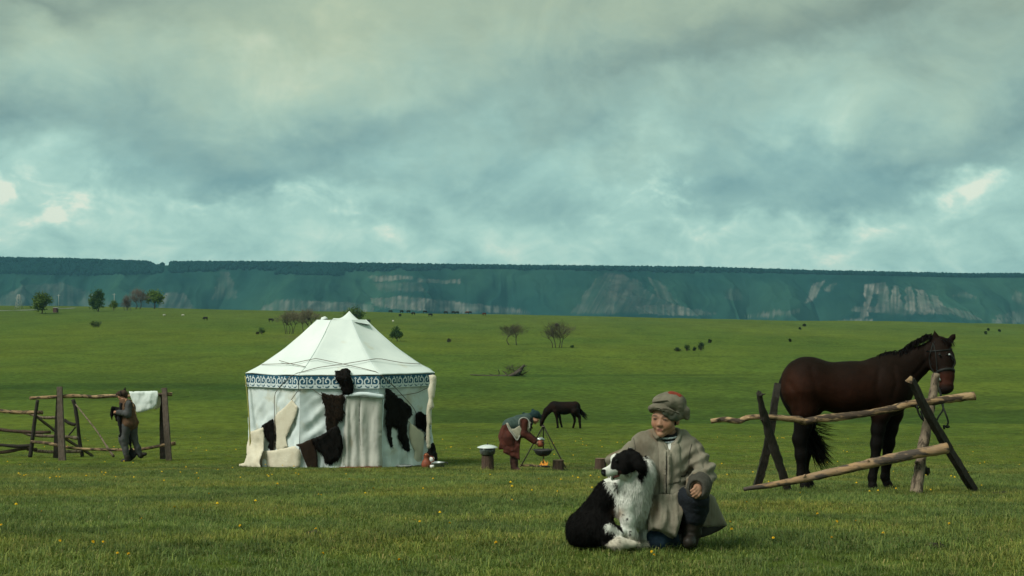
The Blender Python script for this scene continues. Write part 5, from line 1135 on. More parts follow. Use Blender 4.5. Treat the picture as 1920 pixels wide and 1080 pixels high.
    # plackets: the right front stands a little proud of the left
    for poly, nm in (([(650,340),(690,375),(708,410),(705,470),(704,560),(703,640),(704,700),(660,700),(662,560),(660,440)], 'coat_front'), ([(758,372),(775,350),(795,400),(800,520),(795,620),(720,640),(716,600),(714,470),(735,410)], 'coat_front')):
        V, F = drape(poly, lambda u, v, o=0: on(u, v, .002+o), .009, 9, bulge=lambda q: .006*(fbm(q[:,0]/22, q[:,1]/40, seed=9)-.3), jag=.5); obj(nm, V, F, M['felt'], coat)
    m = MB(); m.tube(smooth_path([P(655,345,-.085), P(632,318,-.055), P(640,292,-.0), P(690,285,.06), P(760,290,.06), P(790,305,.0), P(782,345,-.05), P(757,390,-.08)], 40), [.012,.014,.016,.017,.017,.016,.014,.010], 8, rough=.15); m.build('collar', M['felt'], coat)
    # cuff, lining, hem sheets
    m = MB(); c = P(906,670,-.285); a = np.linspace(0, 2*math.pi, 29); pass
    m = MB(); 
    for yy, k_ in ((-.30,.050),(-.22,.045)): pass
    m.lathe([(0,0),(.045,0)], (0,0,0), 4) if False else None
    V_ = [c+np.array([.046*math.cos(x), .03+dy, .058*math.sin(x)]) for dy in (0,.09) for x in a[:-1]]; n = 28
    m.add(V_+[c+np.array([0,.12,0])], [(j, (j+1) % n, n+(j+1) % n, n+j) for j in range(n)]+[(n+j, n+(j+1) % n, 2*n) for j in range(n)]); m.build('sleeve_lining', M['lining'], coat)
    def sheet(name, poly, dfun, m_, th=.012, amp=.03, sc=(70,150), seed=0, step=11):
        V, F = drape(poly, lambda u, v, o=0: P(u, v, dfun(u, v)-o), th, step, bulge=lambda q: amp*(fbm(q[:,0]/sc[0], q[:,1]/sc[1], o=3, seed=seed)-.5), jag=.6, seed=seed); return obj(name, V, F, m_, coat)
    sheet('coat_skirt', [(640,700),(706,696),(745,700),(838,645),(842,668),(828,740),(812,820),(792,900),(768,972),(735,955),(690,940),(655,922),(625,918),(592,936),(590,850),(600,770)], lambda u, v: -.155-.06*sstep(700, 900, v)-.02*sstep(760, 830, u)+.02*sstep(640, 600, u), M['felt'], .012, .085, (34,190), 41)
    sheet('coat_skirt', [(940,690),(985,695),(1012,712),(1045,790),(1090,888),(1088,900),(960,905),(900,900),(850,880),(880,760)], lambda u, v: .02+.10*sstep(900, 1080, u), M['felt'], .014, .06, (40,190), 43)
    sheet('coat_lining', [(960,905),(1090,897),(1040,930),(985,955),(915,978),(870,960),(880,900)], lambda u, v: .05+.10*sstep(900, 1080, u), M['lining'], .012, .02, (60,90), 44)
    sheet('coat_lining', [(770,965),(800,880),(822,780),(832,700),(900,700),(960,760),(960,900),(900,985),(800,990)], lambda u, v: .10, M['lining'], .012, .02, (60,90), 45)
    kb = Body(); kb.cone(P(916,632,-.19), P(908,664,-.245), r(76), r(75), .01); kb.ell(P(905,672,-.37), (.048,.13,.060), k=.008, sub=True); kb.ell(P(930,600,-.10), (.10,.075,.085), k=.01, sub=True); V, F = kb.mesh(.006, lambda V, N: (fbm(V[:,0]*18, V[:,1]*18, V[:,2]*18)-.5)*.010); obj('cuff', V, F, M['felt_dark'], coat)
    # trousers and boots
    tb = Body(); tb.chain([P(800,830,.04), P(868,740,-.15), P(905,735,-.225)], [.080,.068,.060], .04); tb.chain([P(905,735,-.20), P(895,800,-.18), P(885,850,-.17)], [.062,.062,.058], .03); tb.cone(P(840,720,-.16), P(860,840,-.14), .055, .06, .03)
    V, F = tb.mesh(.008, lambda V, N: (np.abs(fbm(V[:,0]*10, V[:,1]*10, V[:,2]*16, o=3, seed=51)-.5)-.1)*.03); tr = obj('trouser_leg', V, F, M['blue_shade'], t); tr['label'] = 'blue trouser leg over the raised knee, coloured darker for shade'
    tb = Body(); tb.chain([P(700,905,.0), P(655,975,-.09), P(640,990,-.12)], [.08,.072,.066], .04); tb.cone(P(660,990,-.10), P(740,1000,.06), .068, .06, .03); V, F = tb.mesh(.008, lambda V, N: (np.abs(fbm(V[:,0]*10, V[:,1]*10, V[:,2]*16, o=3, seed=52)-.5)-.1)*.03); tr = obj('trouser_leg', V, F, M['blue'], t); tr['label'] = 'blue trouser leg kneeling on the grass'
    for pts, rr, toe in (([P(885,850,-.17), P(868,930,-.14), P(858,985,-.13)], [.056,.050,.045], [P(858,990,-.14), P(848,1005,-.25)]), ([P(755,985,.06), P(790,1000,.2), P(800,1005,.28)], [.058,.05,.042], [P(800,1000,.28), P(822,985,.38)])):
        tb = Body(); tb.chain(pts, rr, .02); tb.cone(toe[0], toe[1], .042, .032, .02); V, F = tb.mesh(.009, lambda V, N: (fbm(V[:,0]*14, V[:,1]*14, V[:,2]*30)-.5)*.016); obj('boot', V, F, M['boot'], t)
    # seam lines and creases
    line('shoulder_seam', [(500,345),(508,385),(510,420)], .0018, M['felt_dark'], n=16); line('shoulder_seam', [(868,380),(852,450),(850,560),(846,640)], .0022, M['felt_dark'], n=24)
    line('pocket_edge', [(800,585),(825,580),(842,555)], .005, M['felt_dark'], n=12)
build_boy()

# ------------------------------------------------------------------ the dog
def build_dog():
    ZD = lambda x, y: (1050+x/4.91, 820+y/4.91); Y0 = 7.93; S = FPX/Y0*4.91; P = lambda u, v, d=0: at(*ZD(u, v), Y0+d); r = lambda q: q/S
    base = P(430, 1005); base[2] = g1(base[0], base[1]); t = thing('dog', base, 'black and white border collie sitting beside the crouching boy looking left', 'dog')
    B = Body(); ax = (0,1,0)
    B.cone(P(455,520,.03), P(235,830,.05), r(135), r(150), .06, (ax, 1.0)); B.ell(P(200,860,.05), (r(145), .12, r(135)), k=.05); B.ell(P(330,850,-.03), (r(190), .09, r(150)), k=.05)
    B.cone(P(560,500,.03), P(640,470,.0), r(125), r(140), .05); B.cone(P(620,620,.0), P(560,560,.04), r(130), r(120), .05); B.cone(P(700,400,.0), P(690,640,-.01), r(140), r(118), .05); B.cone(P(700,640,.0), P(740,770,.0), r(100), r(55), .04)
    B.ell(P(795,335,.05), (r(72), .09, r(150)), k=.05)
    # head
    B.ell(P(625,222,-.06), (r(115), .066, r(100)), k=.03); B.cone(P(560,270,-.09), P(430,318,-.12), r(72), r(47), .03, (ax, .9)); B.ell(P(418,318,-.125), (r(34), r(30), r(30)), k=.012)
    B.cone(P(570,330,-.07), P(480,382,-.10), r(40), r(18), .012); B.ell(P(590,310,-.07), (r(70), .05, r(60)), k=.03); B.ell(P(505,195,-.08), (r(40), .04, r(34)), k=.03)
    B.cone(P(690,180,-.10), P(735,270,-.13), r(50), r(48), .02, (ax, .6)); B.cone(P(735,270,-.13), P(745,350,-.12), r(46), r(14), .01, (ax, .6)); B.cone(P(660,150,.02), P(640,120,.03), r(40), r(24), .02)
    B.cone(P(468,352,-.15), P(560,358,-.145), r(5), r(9), .008, sub=True)
    # legs, paws, tail
    B.chain([P(600,640,-.06), P(622,760,-.07), P(648,880,-.07), P(655,960,-.07)], [r(85),r(60),r(46),r(38)], .03); B.ell(P(640,985,-.10), (r(48), .045, r(28)), k=.02)
    B.chain([P(750,640,.06), P(770,780,.06), P(770,900,.05), P(768,965,.04)], [r(70),r(50),r(36),r(34)], .03); B.ell(P(755,985,.02), (r(44), .04, r(26)), k=.02)
    B.cone(P(430,900,-.09), P(520,945,-.10), r(85), r(45), .03); B.ell(P(560,975,-.11), (r(70), .04, r(28)), k=.02); B.chain([P(420,985,-.12), P(560,980,-.15), P(690,985,-.13)], [r(32),r(50),r(28)], .02)
    B.cone(P(470,820,-.10), P(560,870,-.10), r(40), r(36), .03)
    V, F = B.mesh(.0065, lambda V, N: (fbm(V[:,0]*22, V[:,1]*22, V[:,2]*12, o=3, seed=4)-.5)*.018)
    px, py = to_px(V); jj = (fbm(V[:,0]*30, V[:,1]*30, V[:,2]*30, seed=2)-.5)*26; u = (px-1050)*4.91+jj; v = (py-820)*4.91+jj
    W = np.array([.70,.71,.65]); K = np.array([.0065,.006,.0058]); C = np.tile(W, (len(V), 1))
    cream = np.array([.55,.48,.36])
    blackp = [(330,330),(400,385),(455,470),(512,545),(530,620),(500,680),(520,740),(560,810),(590,880),(600,905),(540,850),(470,790),(425,800),(425,850),(500,880),(520,915),(470,940),(420,985),(380,1040),(-50,1060),(-50,300)]
    headp = [(470,300),(470,200),(500,140),(560,105),(640,90),(720,110),(770,170),(790,260),(775,350),(745,400),(720,340),(700,300),(640,335),(575,345),(545,330),(520,300)]
    k = inpoly(u, v, blackp) & (V[:,1] > Y0-.3); C[k] = K
    C[inpoly(u, v, headp)] = K
    bl = inpoly(u, v, [(455,262),(460,200),(480,160),(510,135),(515,150),(485,190),(470,262)]); C[bl] = W
    C[inpoly(u, v, [(425,250),(432,215),(445,195),(455,215),(450,255)])] = K
    C[(u < 418) & (v > 295) & (v < 365)] = (.008,.007,.007); C[inpoly(u, v, [(540,305),(570,320),(570,345),(530,365),(480,385),(475,365),(530,345)])] = (.05,.022,.02)
    C[inpoly(u, v, [(495,415),(530,425),(552,490),(540,500),(510,450)])] = (.03,.014,.01)
    w = np.exp(-(((u-545)/45)**2+((v-700)/50)**2))[:, None]*.6; C = C*(1-w)+np.array([.42,.25,.15])*w
    w = sstep(880, 960, v)[:, None]*(C[:, :1] > .3)*.7; C = C*(1-w)+cream*w
    for a, b in ((580,710),(613,750),(655,873),(653,902)): C[((u-a)/9)**2+((v-b)/10)**2 < 1] = (.02,.018,.016)
    w = np.exp(-(((V[:,2]-P(0,760)[2])/.05)**2))[:, None]*0; body = obj('body', V, F, M['attr'], t, C=C)
    tl = np.array([-.45, 0, -.85])
    def comb(Pp, N):
        a, b = to_px(Pp); uu = (a-1050)*4.91; vv = (b-820)*4.91; D = np.tile([-.12, 0, -1.], (len(Pp), 1))
        k = (uu < 520) & (vv > 380); D[k] = (-.62, 0, -.75); k = (uu < 600) & (vv < 400); D[k] = (.85, 0, .05); k = (uu > 560) & (uu < 780) & (vv < 330); D[k] = (.7, 0, -.55)
        n1 = fbm(Pp[:,0]*16, Pp[:,2]*16, o=2, seed=66)-.5; n2 = fbm(Pp[:,0]*45, Pp[:,2]*25, o=2, seed=67)-.5; D[:,0] += n1*1.7+n2*.9; D[:,2] += n2*.5
        k = (vv > 920) & (uu > 380); D[k] = (.9, 0, -.15); return D
    def lm(Pp):
        a, b = to_px(Pp); uu = (a-1050)*4.91; vv = (b-820)*4.91; L_ = np.ones(len(Pp)); L_[(uu < 600) & (vv < 400)] = .35; L_[(uu >= 560) & (vv < 330)] = .8
        L_[(uu > 540) & (uu < 700) & (vv > 600)] = .5; L_[(uu > 740) & (vv > 150)] = 1.35; L_[(uu > 690) & (vv > 420)] = 1.4; L_[(uu < 440) & (vv > 270) & (vv < 400)] = .15; return L_
    fur('fur', V, F, C, 95000, .021, .0024, comb, M['attr'], t, lift=.20, jit=.20, seed=3, lmap=lm)
    m = MB(); c = P(402,326,-.128); B2 = Body(); B2.ell(c, (r(20), r(24), r(19)), k=.01); B2.ell(c+[r(6),0,-r(10)], (r(14), r(16), r(14)), k=.02); V, F = B2.mesh(.0035); obj('nose', V, F, M['strap'], t)
    for (a, b, d) in ((519,214,-.130),): 
        m = MB(); m.lathe([(.006*math.sin(x), .006*math.cos(x)) for x in np.linspace(0, math.pi, 8)], P(a, b, d), 12); m.build('eye', M['strap'], t)
    B2 = Body(); B2.chain([P(545,352,-.10), P(512,360,-.11), P(492,366,-.113)], [.007,.006,.004], .006, (ax, 1)); V, F = B2.mesh(.004); obj('tongue', V, F, mat('tongue_pink', (.30,.09,.08), (.22,.06,.06), .4, 20), t)
    m = MB(); m.tube([P(470,366,-.145), P(462,372,-.148)], [.004,.001], 5, n=3); m.tube([P(448,366,-.14), P(446,376,-.14)], [.004,.001], 5, n=3); m.build('tooth', M['white'], t)
build_dog()
# ------------------------------------------------------------------ woman at the fire, man at the rack, cooking things
def cloth(B, h, name, m, par, amp=.02, f=9, seed=0):
    V, F = B.mesh(h, lambda V, N: (fbm(V[:,0]*f, V[:,1]*f, V[:,2]*f*.5, o=3, seed=seed)-.5)*amp*2); return obj(name, V, F, m, par)
def build_woman():
    Z5 = lambda x, y: (870+x/6.354, 730+y/6.354); q = gpt(*Z5(620, 968)); Y0 = q[1]; S = FPX/Y0*6.354; P = lambda u, v, d=0: at(*Z5(u, v), Y0+d); r = lambda a: a/S; ax = (0,1,0)
    t = thing('person', q, 'woman in rust dress, green vest and dark headscarf bending over the cooking fire', 'person')
    hc = P(850,338,-.02); tlt = math.radians(38); HB = np.stack([np.array([0,-1,0]), np.array([math.cos(tlt),-.12,-math.sin(tlt)]), np.array([math.sin(tlt),0,math.cos(tlt)])], 1)
    H = lambda c: hc+HB@np.array(c, float); Hinv = lambda V: (V-hc)@HB
    B = Body(); head_prims(B, H, 1.0, False); B.cone(H((0,-.01,-.06)), P(770,360), .05, .06, .03)
    B.cone(P(770,370), P(700,400), .08, .13, .05); B.cone(P(700,400), P(545,480), .15, .15, .06); B.cone(P(545,480), P(525,560), .16, .13, .05)
    e1, w1 = P(715,525,-.16), P(845,632,-.14); B.chain([P(715,385,-.15), e1, w1], [.055,.042,.03], .03); hand(B, w1, (1,.0,-.25), (.2,-1,.2), .95, .7, 1)
    e2, w2 = P(735,520,.15), P(862,615,.08); B.chain([P(725,385,.14), e2, w2], [.055,.042,.03], .03); hand(B, w2, (1,-.1,0), (.1,1,.3), .95, .7, -1)
    B.chain([P(535,560,-.08), P(600,760,-.06), P(612,930,-.06)], [.09,.06,.04], .03); B.cone(P(612,940,-.06), P(655,962,-.10), .04, .035, .02)
    B.chain([P(530,560,.08), P(590,750,.06), P(595,925,.08)], [.09,.06,.04], .03); B.cone(P(595,935,.08), P(630,955,.06), .04, .035, .02)
    V, F = B.mesh(.010); C = face_colour(V, Hinv, (.42,.22,.14), (.28,.08,.06), (.05,.03,.02)); obj('body', V, F, M['skin'], t, C=C)
    cloth(Body().cone(P(545,440), P(520,560), r(90), r(110), .05).cone(P(505,520), P(475,650), r(66), r(40), .05, (ax,1.8)).cone(P(540,560), P(580,700), r(95), r(72), .05, (ax,1.6)).cone(P(585,720), P(625,790), r(66), r(32), .04, (ax,1.8)), .022, 'dress', M['rust'], t, .02, 8, 1)
    cloth(Body().chain([P(718,380,-.15), e1, P(840,622,-.14)], [.085,.072,.055], .03).chain([P(735,385,.15), e2, P(850,610,.08)], [.085,.07,.055], .03).cone(P(720,400), P(690,520), .12, .10, .04), .018, 'sleeves', M['rust'], t, .015, 12, 2)
    cloth(Body().cone(P(745,370), P(660,410), .15, .165, .05).cone(P(660,410), P(545,440), .17, .15, .05).cone(P(570,430,-.04), P(560,470,-.04), .15, .13, .04), .02, 'vest', M['greenvest'], t, .02, 8, 3)
    def sh(name, poly, m, d0, par=t, bul=.02): V, F = drape(poly, lambda u, v, o=0: P(u, v, d0-o), .015, 14, bulge=lambda q: bul*(fbm(q[:,0]/40, q[:,1]/40)-.5)); return obj(name, V, F, m, par)
    for dd in (-.17, .17): sh('dress_skirt', [(470,430),(500,410),(560,470),(640,600),(690,540),(668,650),(662,760),(666,845),(600,814),(530,785),(465,752),(470,716),(408,714),(425,630),(450,520)], M['rust'], dd, bul=.06)
    sh('vest_panel', [(500,405),(535,490),(570,545),(635,615),(672,560),(700,480),(660,430),(600,470),(565,470),(525,400)], M['beige'], -.20)
    m = MB(); m.tube([P(503,400,-.19), P(540,485,-.215), P(585,545,-.22), P(632,608,-.22), P(665,550,-.22)], r(6), 5, n=20); m.tube([P(518,398,-.19), P(553,475,-.215), P(592,525,-.225), P(628,570,-.225)], r(5), 5, n=20); m.tube([P(655,420,-.24), P(662,360,-.24), P(705,338,-.22), P(755,352,-.20), P(780,400,-.2), P(785,470,-.19)], r(7), 5, n=24); m.build('vest_trim', mat('trim_cloth', (.38,.39,.35), (.28,.29,.26), .9, 20), t)
    cloth(Body().cone(P(780,400,-.14), P(760,480,-.12), r(30), r(34), .03), .02, 'bodice_ornament', M['beige'], t, .03, 30, 4)
    cloth(Body().ell(H((0,-.03,.05)), (.098,.105,.085), HB, .02).cone(H((0,-.09,.06)), H((0,-.13,.09)), .05, .035, .02).cone(P(800,320,0), P(735,330,0), .075, .04, .03).cone(P(735,300,0), P(712,288,0), .03, .028, .02).cone(H((0,.05,.09)), H((0,.085,.055)), .03, .022, .02), .014, 'headscarf', M['darkgreen'], t, .016, 14, 5)
    m = MB(); m.tube([P(795,345,-.10), P(795,400,-.16), P(800,450,-.17), P(795,495,-.16)], [.03,.028,.022,.010], 8, n=14, rough=.3); m.tube([P(800,440,-.16), P(820,468,-.17)], [.014,.008], 6, n=4); m.build('braid', M['hideblack'], t)
    for (a, b, d, e) in ((607,900,-.06,1),(590,895,.08,0)):
        cloth(Body().cone(P(a-4,800,d), P(a-2,850,d), r(40), r(38), .02).cone(P(a-2,850,d), P(a+4,945,d), r(38), r(34), .02).cone(P(a+6,950,d), P(a+62,966,d-.05), r(30), r(26), .02), .014, 'boot', mat('brown_boot', (.07,.03,.022), (.04,.018,.014), .7, 12), t, .01, 12, 6)
    # what she holds and tends
    jb = P(912,640,-.10); j = thing('pitcher', jb, 'small red brown pitcher with pale cloth held over the cauldron by the woman', 'pitcher')
    m = MB(); m.lathe([(0,-.08),(.05,-.075),(.072,-.03),(.070,.01),(.045,.05),(.04,.07),(.03,.06),(0,.0)], jb, 18); m.build('vessel', M['clay'], j)
    m = MB(); m.tube([jb+[.02,-.07,.03], jb+[.065,-.06,.01], jb+[.06,-.05,-.04]], .009, 6, n=8); m.build('handle', M['iron'], j)
    cloth(Body().ell(jb+[-.005,0,.075], (.065,.06,.035), k=.02).cone(jb+[.03,0,.085], jb+[.06,0,.06], .03, .022, .02), .012, 'cloth', M['steel'], j, .02, 20, 7)
    # tripod
    tb = gpt(*Z5(945, 930)); Yt = tb[1]; Pt = lambda u, v, d=0: at(*Z5(u, v), Yt+d)
    tr = thing('tripod', tb, 'tall three legged iron tripod standing over the campfire', 'tripod'); apex = Pt(945, 432)
    for u, v, d in ((665,912,-.15),(1218,975,-.25),(945,885,.55)):
        f = Pt(u, v, d); f[2] = g1(f[0], f[1])-.02; m = MB(); m.tube([apex+(apex-f)*.02, f], .014, 7, n=6, rough=.1); m.build('leg', M['wood_dark'], tr)
    m = MB(); m.tube([apex+np.array([.03*math.cos(a), .03*math.sin(a), -.02]) for a in np.linspace(0, 6.3, 12)], .012, 5); m.build('lashing', M['rope'], tr)
    kb = Pt(942, 800); k = thing('cauldron', kb, 'wide black iron cauldron hanging from the tripod over the flames', 'cauldron'); R_ = r(124); hgt = r(92)
    m = MB(); m.lathe([(0,0),(R_*.35,.008),(R_*.65,hgt*.22),(R_*.85,hgt*.5),(R_*.96,hgt*.85),(R_,hgt),(R_*.95,hgt*.98),(R_*.80,hgt*.55),(0,.03)], kb, 28); m.build('bowl', M['iron'], k)
    for s in (-1, 1):
        m = MB(); m.tube([kb+[s*R_*.9,-.04,hgt*.9], kb+[s*(R_+.035),0,hgt+.0], kb+[s*R_*.9,.04,hgt*.9]], .009, 5, n=10); m.build('lug', M['iron'], k)
    m = MB(); m.tube([kb+[R_*.3,-.05,hgt*.6], kb+[R_*.55,-.02,hgt*1.2]], .009, 5, n=4); m.build('ladle', M['iron'], k)
    m = MB(); 
    for s in (-1, 0, 1): m.tube([apex+[0,0,-.03], kb+[s*R_*.93,.07*abs(s)-.0,hgt] if s else kb+[0,R_*.9,hgt]], .0045, 4, n=3)
    m.build('hanging_chain', M['iron'], k)
    # fire
    fb = Pt(948, 935, .0); fb[2] = g1(fb[0], fb[1]); f = thing('campfire', fb, 'small orange campfire burning under the cauldron', 'fire')
    fm = bpy.data.materials.new('flame'); fm.use_nodes = True; nt = fm.node_tree; nt.nodes.clear(); em = nt.nodes.new('ShaderNodeEmission'); ou = nt.nodes.new('ShaderNodeOutputMaterial'); lw = nt.nodes.new('ShaderNodeLayerWeight'); mx = nt.nodes.new('ShaderNodeMix'); mx.data_type = 'RGBA'
    mx.inputs[6].default_value = (1,.50,.08,1); mx.inputs[7].default_value = (.9,.13,.01,1); nt.links.new(lw.outputs[1], mx.inputs[0]); nt.links.new(mx.outputs[2], em.inputs[0]); em.inputs[1].default_value = .30; nt.links.new(em.outputs[0], ou.inputs[0])
    g = np.random.default_rng(3)
    for dx, h, w in ((-.045,.08,.014),(-.015,.12,.022),(.005,.17,.020),(.03,.10,.018),(.075,.12,.016),(-.08,.05,.012)):
        m = MB(); p = fb+np.array([dx, g.normal(0,.04), .02]); m.tube([p, p+[g.normal(0,.015),0,h*.35], p+[g.normal(0,.02),0,h*.75], p+[g.normal(0,.02),0,h]], [w*.7,w,w*.5,.001], 7, n=10, rough=.4, seed=int(dx*100)+20); m.build('flame', fm, f)
    for a, b, c, d, rr, mt in ((670,978,860,962,.028,'wood_tan'),(862,985,960,972,.022,'logend'),(880,962,1000,950,.022,'wood_dark'),(900,945,1020,958,.020,'iron'),(905,958,985,975,.018,'wood_tan'),(870,972,985,945,.016,'wood_dark'),(770,955,850,950,.016,'wood_dark')):
        A, E = Pt(a, b, -.12), Pt(c, d, .0+g.normal(0,.1)); A[2] = max(A[2], g1(A[0], A[1])+rr); E[2] = max(E[2], g1(E[0], E[1])+rr); w_ = thing('firewood', (A+E)/2-[0,0,rr], {0:''}.get(1, ''), 'firewood', 'split firewood round the campfire') if False else None
        m = MB(); m.tube([A, (A+E)/2+[0,0,.006], E], rr, 7, n=8, rough=.3, seed=a); m.build('firewood', M[mt], f)
    # stumps and pot
    def stump(u0, u1, vt, vb, label, Ysh=0, ov=0):
        q = gpt(*Z5((u0+u1)/2, vb-6)); Ys = q[1]+Ysh; Sp = FPX/Ys*6.354; rr = (u1-u0)/2/Sp; h = (vb-vt)/Sp; s = thing('tree_stump', q, label, 'stump'); m = MB(); g_ = np.random.default_rng(int(u0))
        n = 26; V_ = []
        for z, k in ((-.05,1.14),(.04,1.06),(h*.3,1.0),(h*.7,.97),(h,.96)):
            for j in range(n): a = j/n*6.283; k2 = k*(1+.09*math.sin(a*9+u0)*(1 if z < h else .7)+.04*math.sin(a*17)); V_.append(q+np.array([rr*k2*math.cos(a), rr*k2*math.sin(a), z]))
        m.add(V_, [(i*n+j, i*n+(j+1) % n, (i+1)*n+(j+1) % n, (i+1)*n+j) for i in range(4) for j in range(n)]); m.build('trunk', M['bark_brown'], s)
        m = MB(); m.add([q+np.array([rr*.95*math.cos(j/n*6.283), rr*.95*math.sin(j/n*6.283), h+.001]) for j in range(n)], [tuple(range(n))]); m.build('cut_top', M['logend'], s, smooth=False); return q, rr, h, Sp
    q, rr, h, Sp = stump(208, 352, 795, 975, 'tall bark covered stump carrying the lidded pot')
    pb = q+np.array([0,0,h+.002]); pt = thing('lidded_pot', pb, 'enamelled cooking pot with a wide pale lid on the tall stump', 'pot'); a = 92/Sp; hp = 95/Sp
    m = MB(); m.lathe([(0,0),(a*.7,0),(a*.93,hp*.18),(a,hp*.5),(a*1.02,hp),(a*.9,hp)], pb, 28); m.build('pot_body', mat('soot_steel', (.30,.32,.31), (.06,.06,.06), .35, 4, metal=.6), pt)
    m = MB(); m.lathe([(122/Sp,hp-.004),(120/Sp,hp+.008),(85/Sp,hp+.03),(45/Sp,hp+.048),(0,hp+.055)], pb, 32); m.build('lid', M['enamel'], pt); m = MB(); m.lathe([(0,hp+.05),(.012,hp+.05),(.010,hp+.065),(.018,hp+.075),(0,hp+.085)], pb, 12); m.build('lid_knob', M['iron'], pt)
    for s in (-1, 1): m = MB(); m.tube([pb+[s*.06-.04,-a*.98,hp*.75], pb+[s*.06,-a*1.2,hp*.8], pb+[s*.06+.04,-a*.98,hp*.75]], .007, 5, n=10); (m.build('handle', M['steel'], pt) if s < 0 else None)
    stump(1060, 1186, 848, 978, 'low dark stump standing right of the campfire'); stump(1562, 1690, 830, 966, 'low reddish stump partly hidden behind the collie head')
build_woman()
def build_man():
    Z7 = lambda x, y: (170+x/6.353, 710+y/6.353); q = gpt(*Z7(450, 985)); Y0 = q[1]; S = FPX/Y0*6.353; P = lambda u, v, d=0: at(*Z7(u, v), Y0+d); r = lambda a: a/S; ax = (0,1,0)
    t = thing('person', q, 'person in brown hide vest and fur hat walking left past the timber rack', 'person')
    hc = P(368,200,-.0); tl = math.radians(12); HB = np.stack([np.array([0,1,0]), np.array([-math.cos(tl),-.1,-math.sin(tl)]), np.array([-math.sin(tl),0,math.cos(tl)])], 1); H = lambda c: hc+HB@np.array(c, float); Hinv = lambda V: (V-hc)@HB
    B = Body(); head_prims(B, H, 1.02, False); B.cone(H((0,-.01,-.06)), P(400,265), .05, .065, .03); B.cone(P(405,275), P(430,330), .10, .15, .05); B.cone(P(430,330), P(450,520), .15, .14, .06)
    e1, w1 = P(445,425,-.20), P(322,398,-.20); B.chain([P(445,295,-.17), e1, w1], [.06,.045,.032], .03); hand(B, w1, (-1,-.1,.05), (.1,-1,.3), .95, .7, -1)
    e2, w2 = P(400,420,.18), P(315,410,.08); B.chain([P(420,300,.16), e2, w2], [.06,.045,.032], .03); hand(B, w2, (-1,0,0), (.1,1,.3), .95, .7, 1)
    B.chain([P(440,540,-.08), P(405,740,-.08), P(430,945,-.08)], [.10,.065,.042], .03); B.cone(P(435,955,-.08), P(395,982,-.1), .042, .035, .02)
    B.chain([P(470,540,.08), P(520,740,.10), P(590,905,.10)], [.10,.065,.042], .03); B.cone(P(592,910,.10), P(640,900,.1), .04, .03, .02)
    V, F = B.mesh(.011); C = face_colour(V, Hinv, (.42,.21,.13), (.28,.08,.06), (.05,.03,.02)); obj('body', V, F, M['skin'], t, C=C)
    cloth(Body().cone(P(400,290), P(440,350), .13, .175, .05).cone(P(440,350), P(460,480), .18, .19, .05).cone(P(450,470), P(460,525), .19, .215, .04, (ax,1.0)).cone(P(520,500), P(555,520), .10, .05, .03), .02, 'vest', M['brownvest'], t, .02, 9, 1)
    m = MB(); m.tube([P(400,360,-.235), P(405,300,-.22), P(430,255,-.2), P(470,250,-.2), P(505,300,-.2), P(530,380,-.2), P(545,440,-.18)], [.008,.014,.012,.011,.010,.008], 6, n=24); m.build('vest_trim', M['wood_tan'], t)
    m = MB(); m.tube([P(362,290,-.14), P(352,360,-.16), P(340,440,-.16), P(345,560,-.15)], [.03,.04,.05,.045], 8, n=14); m.build('vest_front_edge', M['black'], t)
    cloth(Body().chain([P(452,300,-.17), e1, P(330,400,-.20)], [.088,.088,.066], .03).chain([P(425,305,.16), e2, P(330,410,.08)], [.085,.08,.06], .03), .018, 'sleeves', M['greycloth'], t, .02, 14, 2)
    cloth(Body().chain([P(430,560,-.07), P(395,720,-.07), P(425,900,-.07)], [.14,.115,.07], .04).cone(P(395,700,-.07), P(405,760,-.07), .12, .105, .03), .018, 'trouser_leg', M['greycloth'], t, .03, 8, 3)
    cloth(Body().chain([P(500,560,.06), P(520,700,.08), P(560,830,.09), P(590,915,.10)], [.12,.085,.075,.062], .04), .018, 'trouser_leg', M['greycloth'], t, .03, 8, 4)
    sh = drape([(430,720),(462,650),(490,760),(485,820),(560,900),(530,940),(470,990),(440,985),(450,900),(470,820)], lambda u, v, o=0: P(u, v, .02-o), .02, 14); obj('dark_coat_tail', sh[0], sh[1], M['black'], t)
    cloth(Body().cone(P(435,930,-.08), P(440,965,-.08), r(34), r(32), .02).cone(P(440,972,-.08), P(382,984,-.1), r(28), r(24), .02), .014, 'boot', M['boot'], t, .01); cloth(Body().cone(P(580,885,.1), P(600,920,.1), r(30), r(30), .02).cone(P(600,905,.1), P(652,898,.1), r(26), r(20), .02), .014, 'boot', M['boot'], t, .01)
    cloth(Body().ell(H((0,-.03,.045)), (.115,.125,.085), HB, .02).cone(H((0,-.08,.02)), H((0,-.095,-.07)), .085, .055, .03).cone(H((-.03,.05,.07)), H((-.03,.10,.06)), .05, .03, .02), .014, 'fur_hat', M['furbrown'], t, .03, 22, 5)
    m = MB(); m.tube([P(405,140,-.0), P(412,104,0)], [.04,.010], 8, n=5, rough=.4); m.tube([H((-.10,-.03,.0)), P(355,150,-.1)], [.02,.02], 6, n=4); m.build('hat_tip', M['black'], t)
    b = thing('black_bundle', P(285,430), 'black fur bundle carried in both hands by the walking person', 'bundle')
    cloth(Body().cone(P(262,350,-.12), P(252,430,-.12), r(22), r(17), .02).cone(P(252,430,-.12), P(253,490,-.12), r(16), r(7), .02).cone(P(270,350,-.1), P(330,360,-.08), r(22), r(18), .02).cone(P(310,400,-.1), P(325,480,-.1), r(34), r(30), .03), .014, 'fleece', M['hideblack'], b, .03, 18, 6)
    m = MB(); m.tube([P(345,540,-.16), P(350,600,-.17), P(355,660,-.17), P(338,688,-.17)], [.05,.03,.025,.035], 8, n=14, rough=.4); m.build('sash_end', M['black'], t)
build_man()
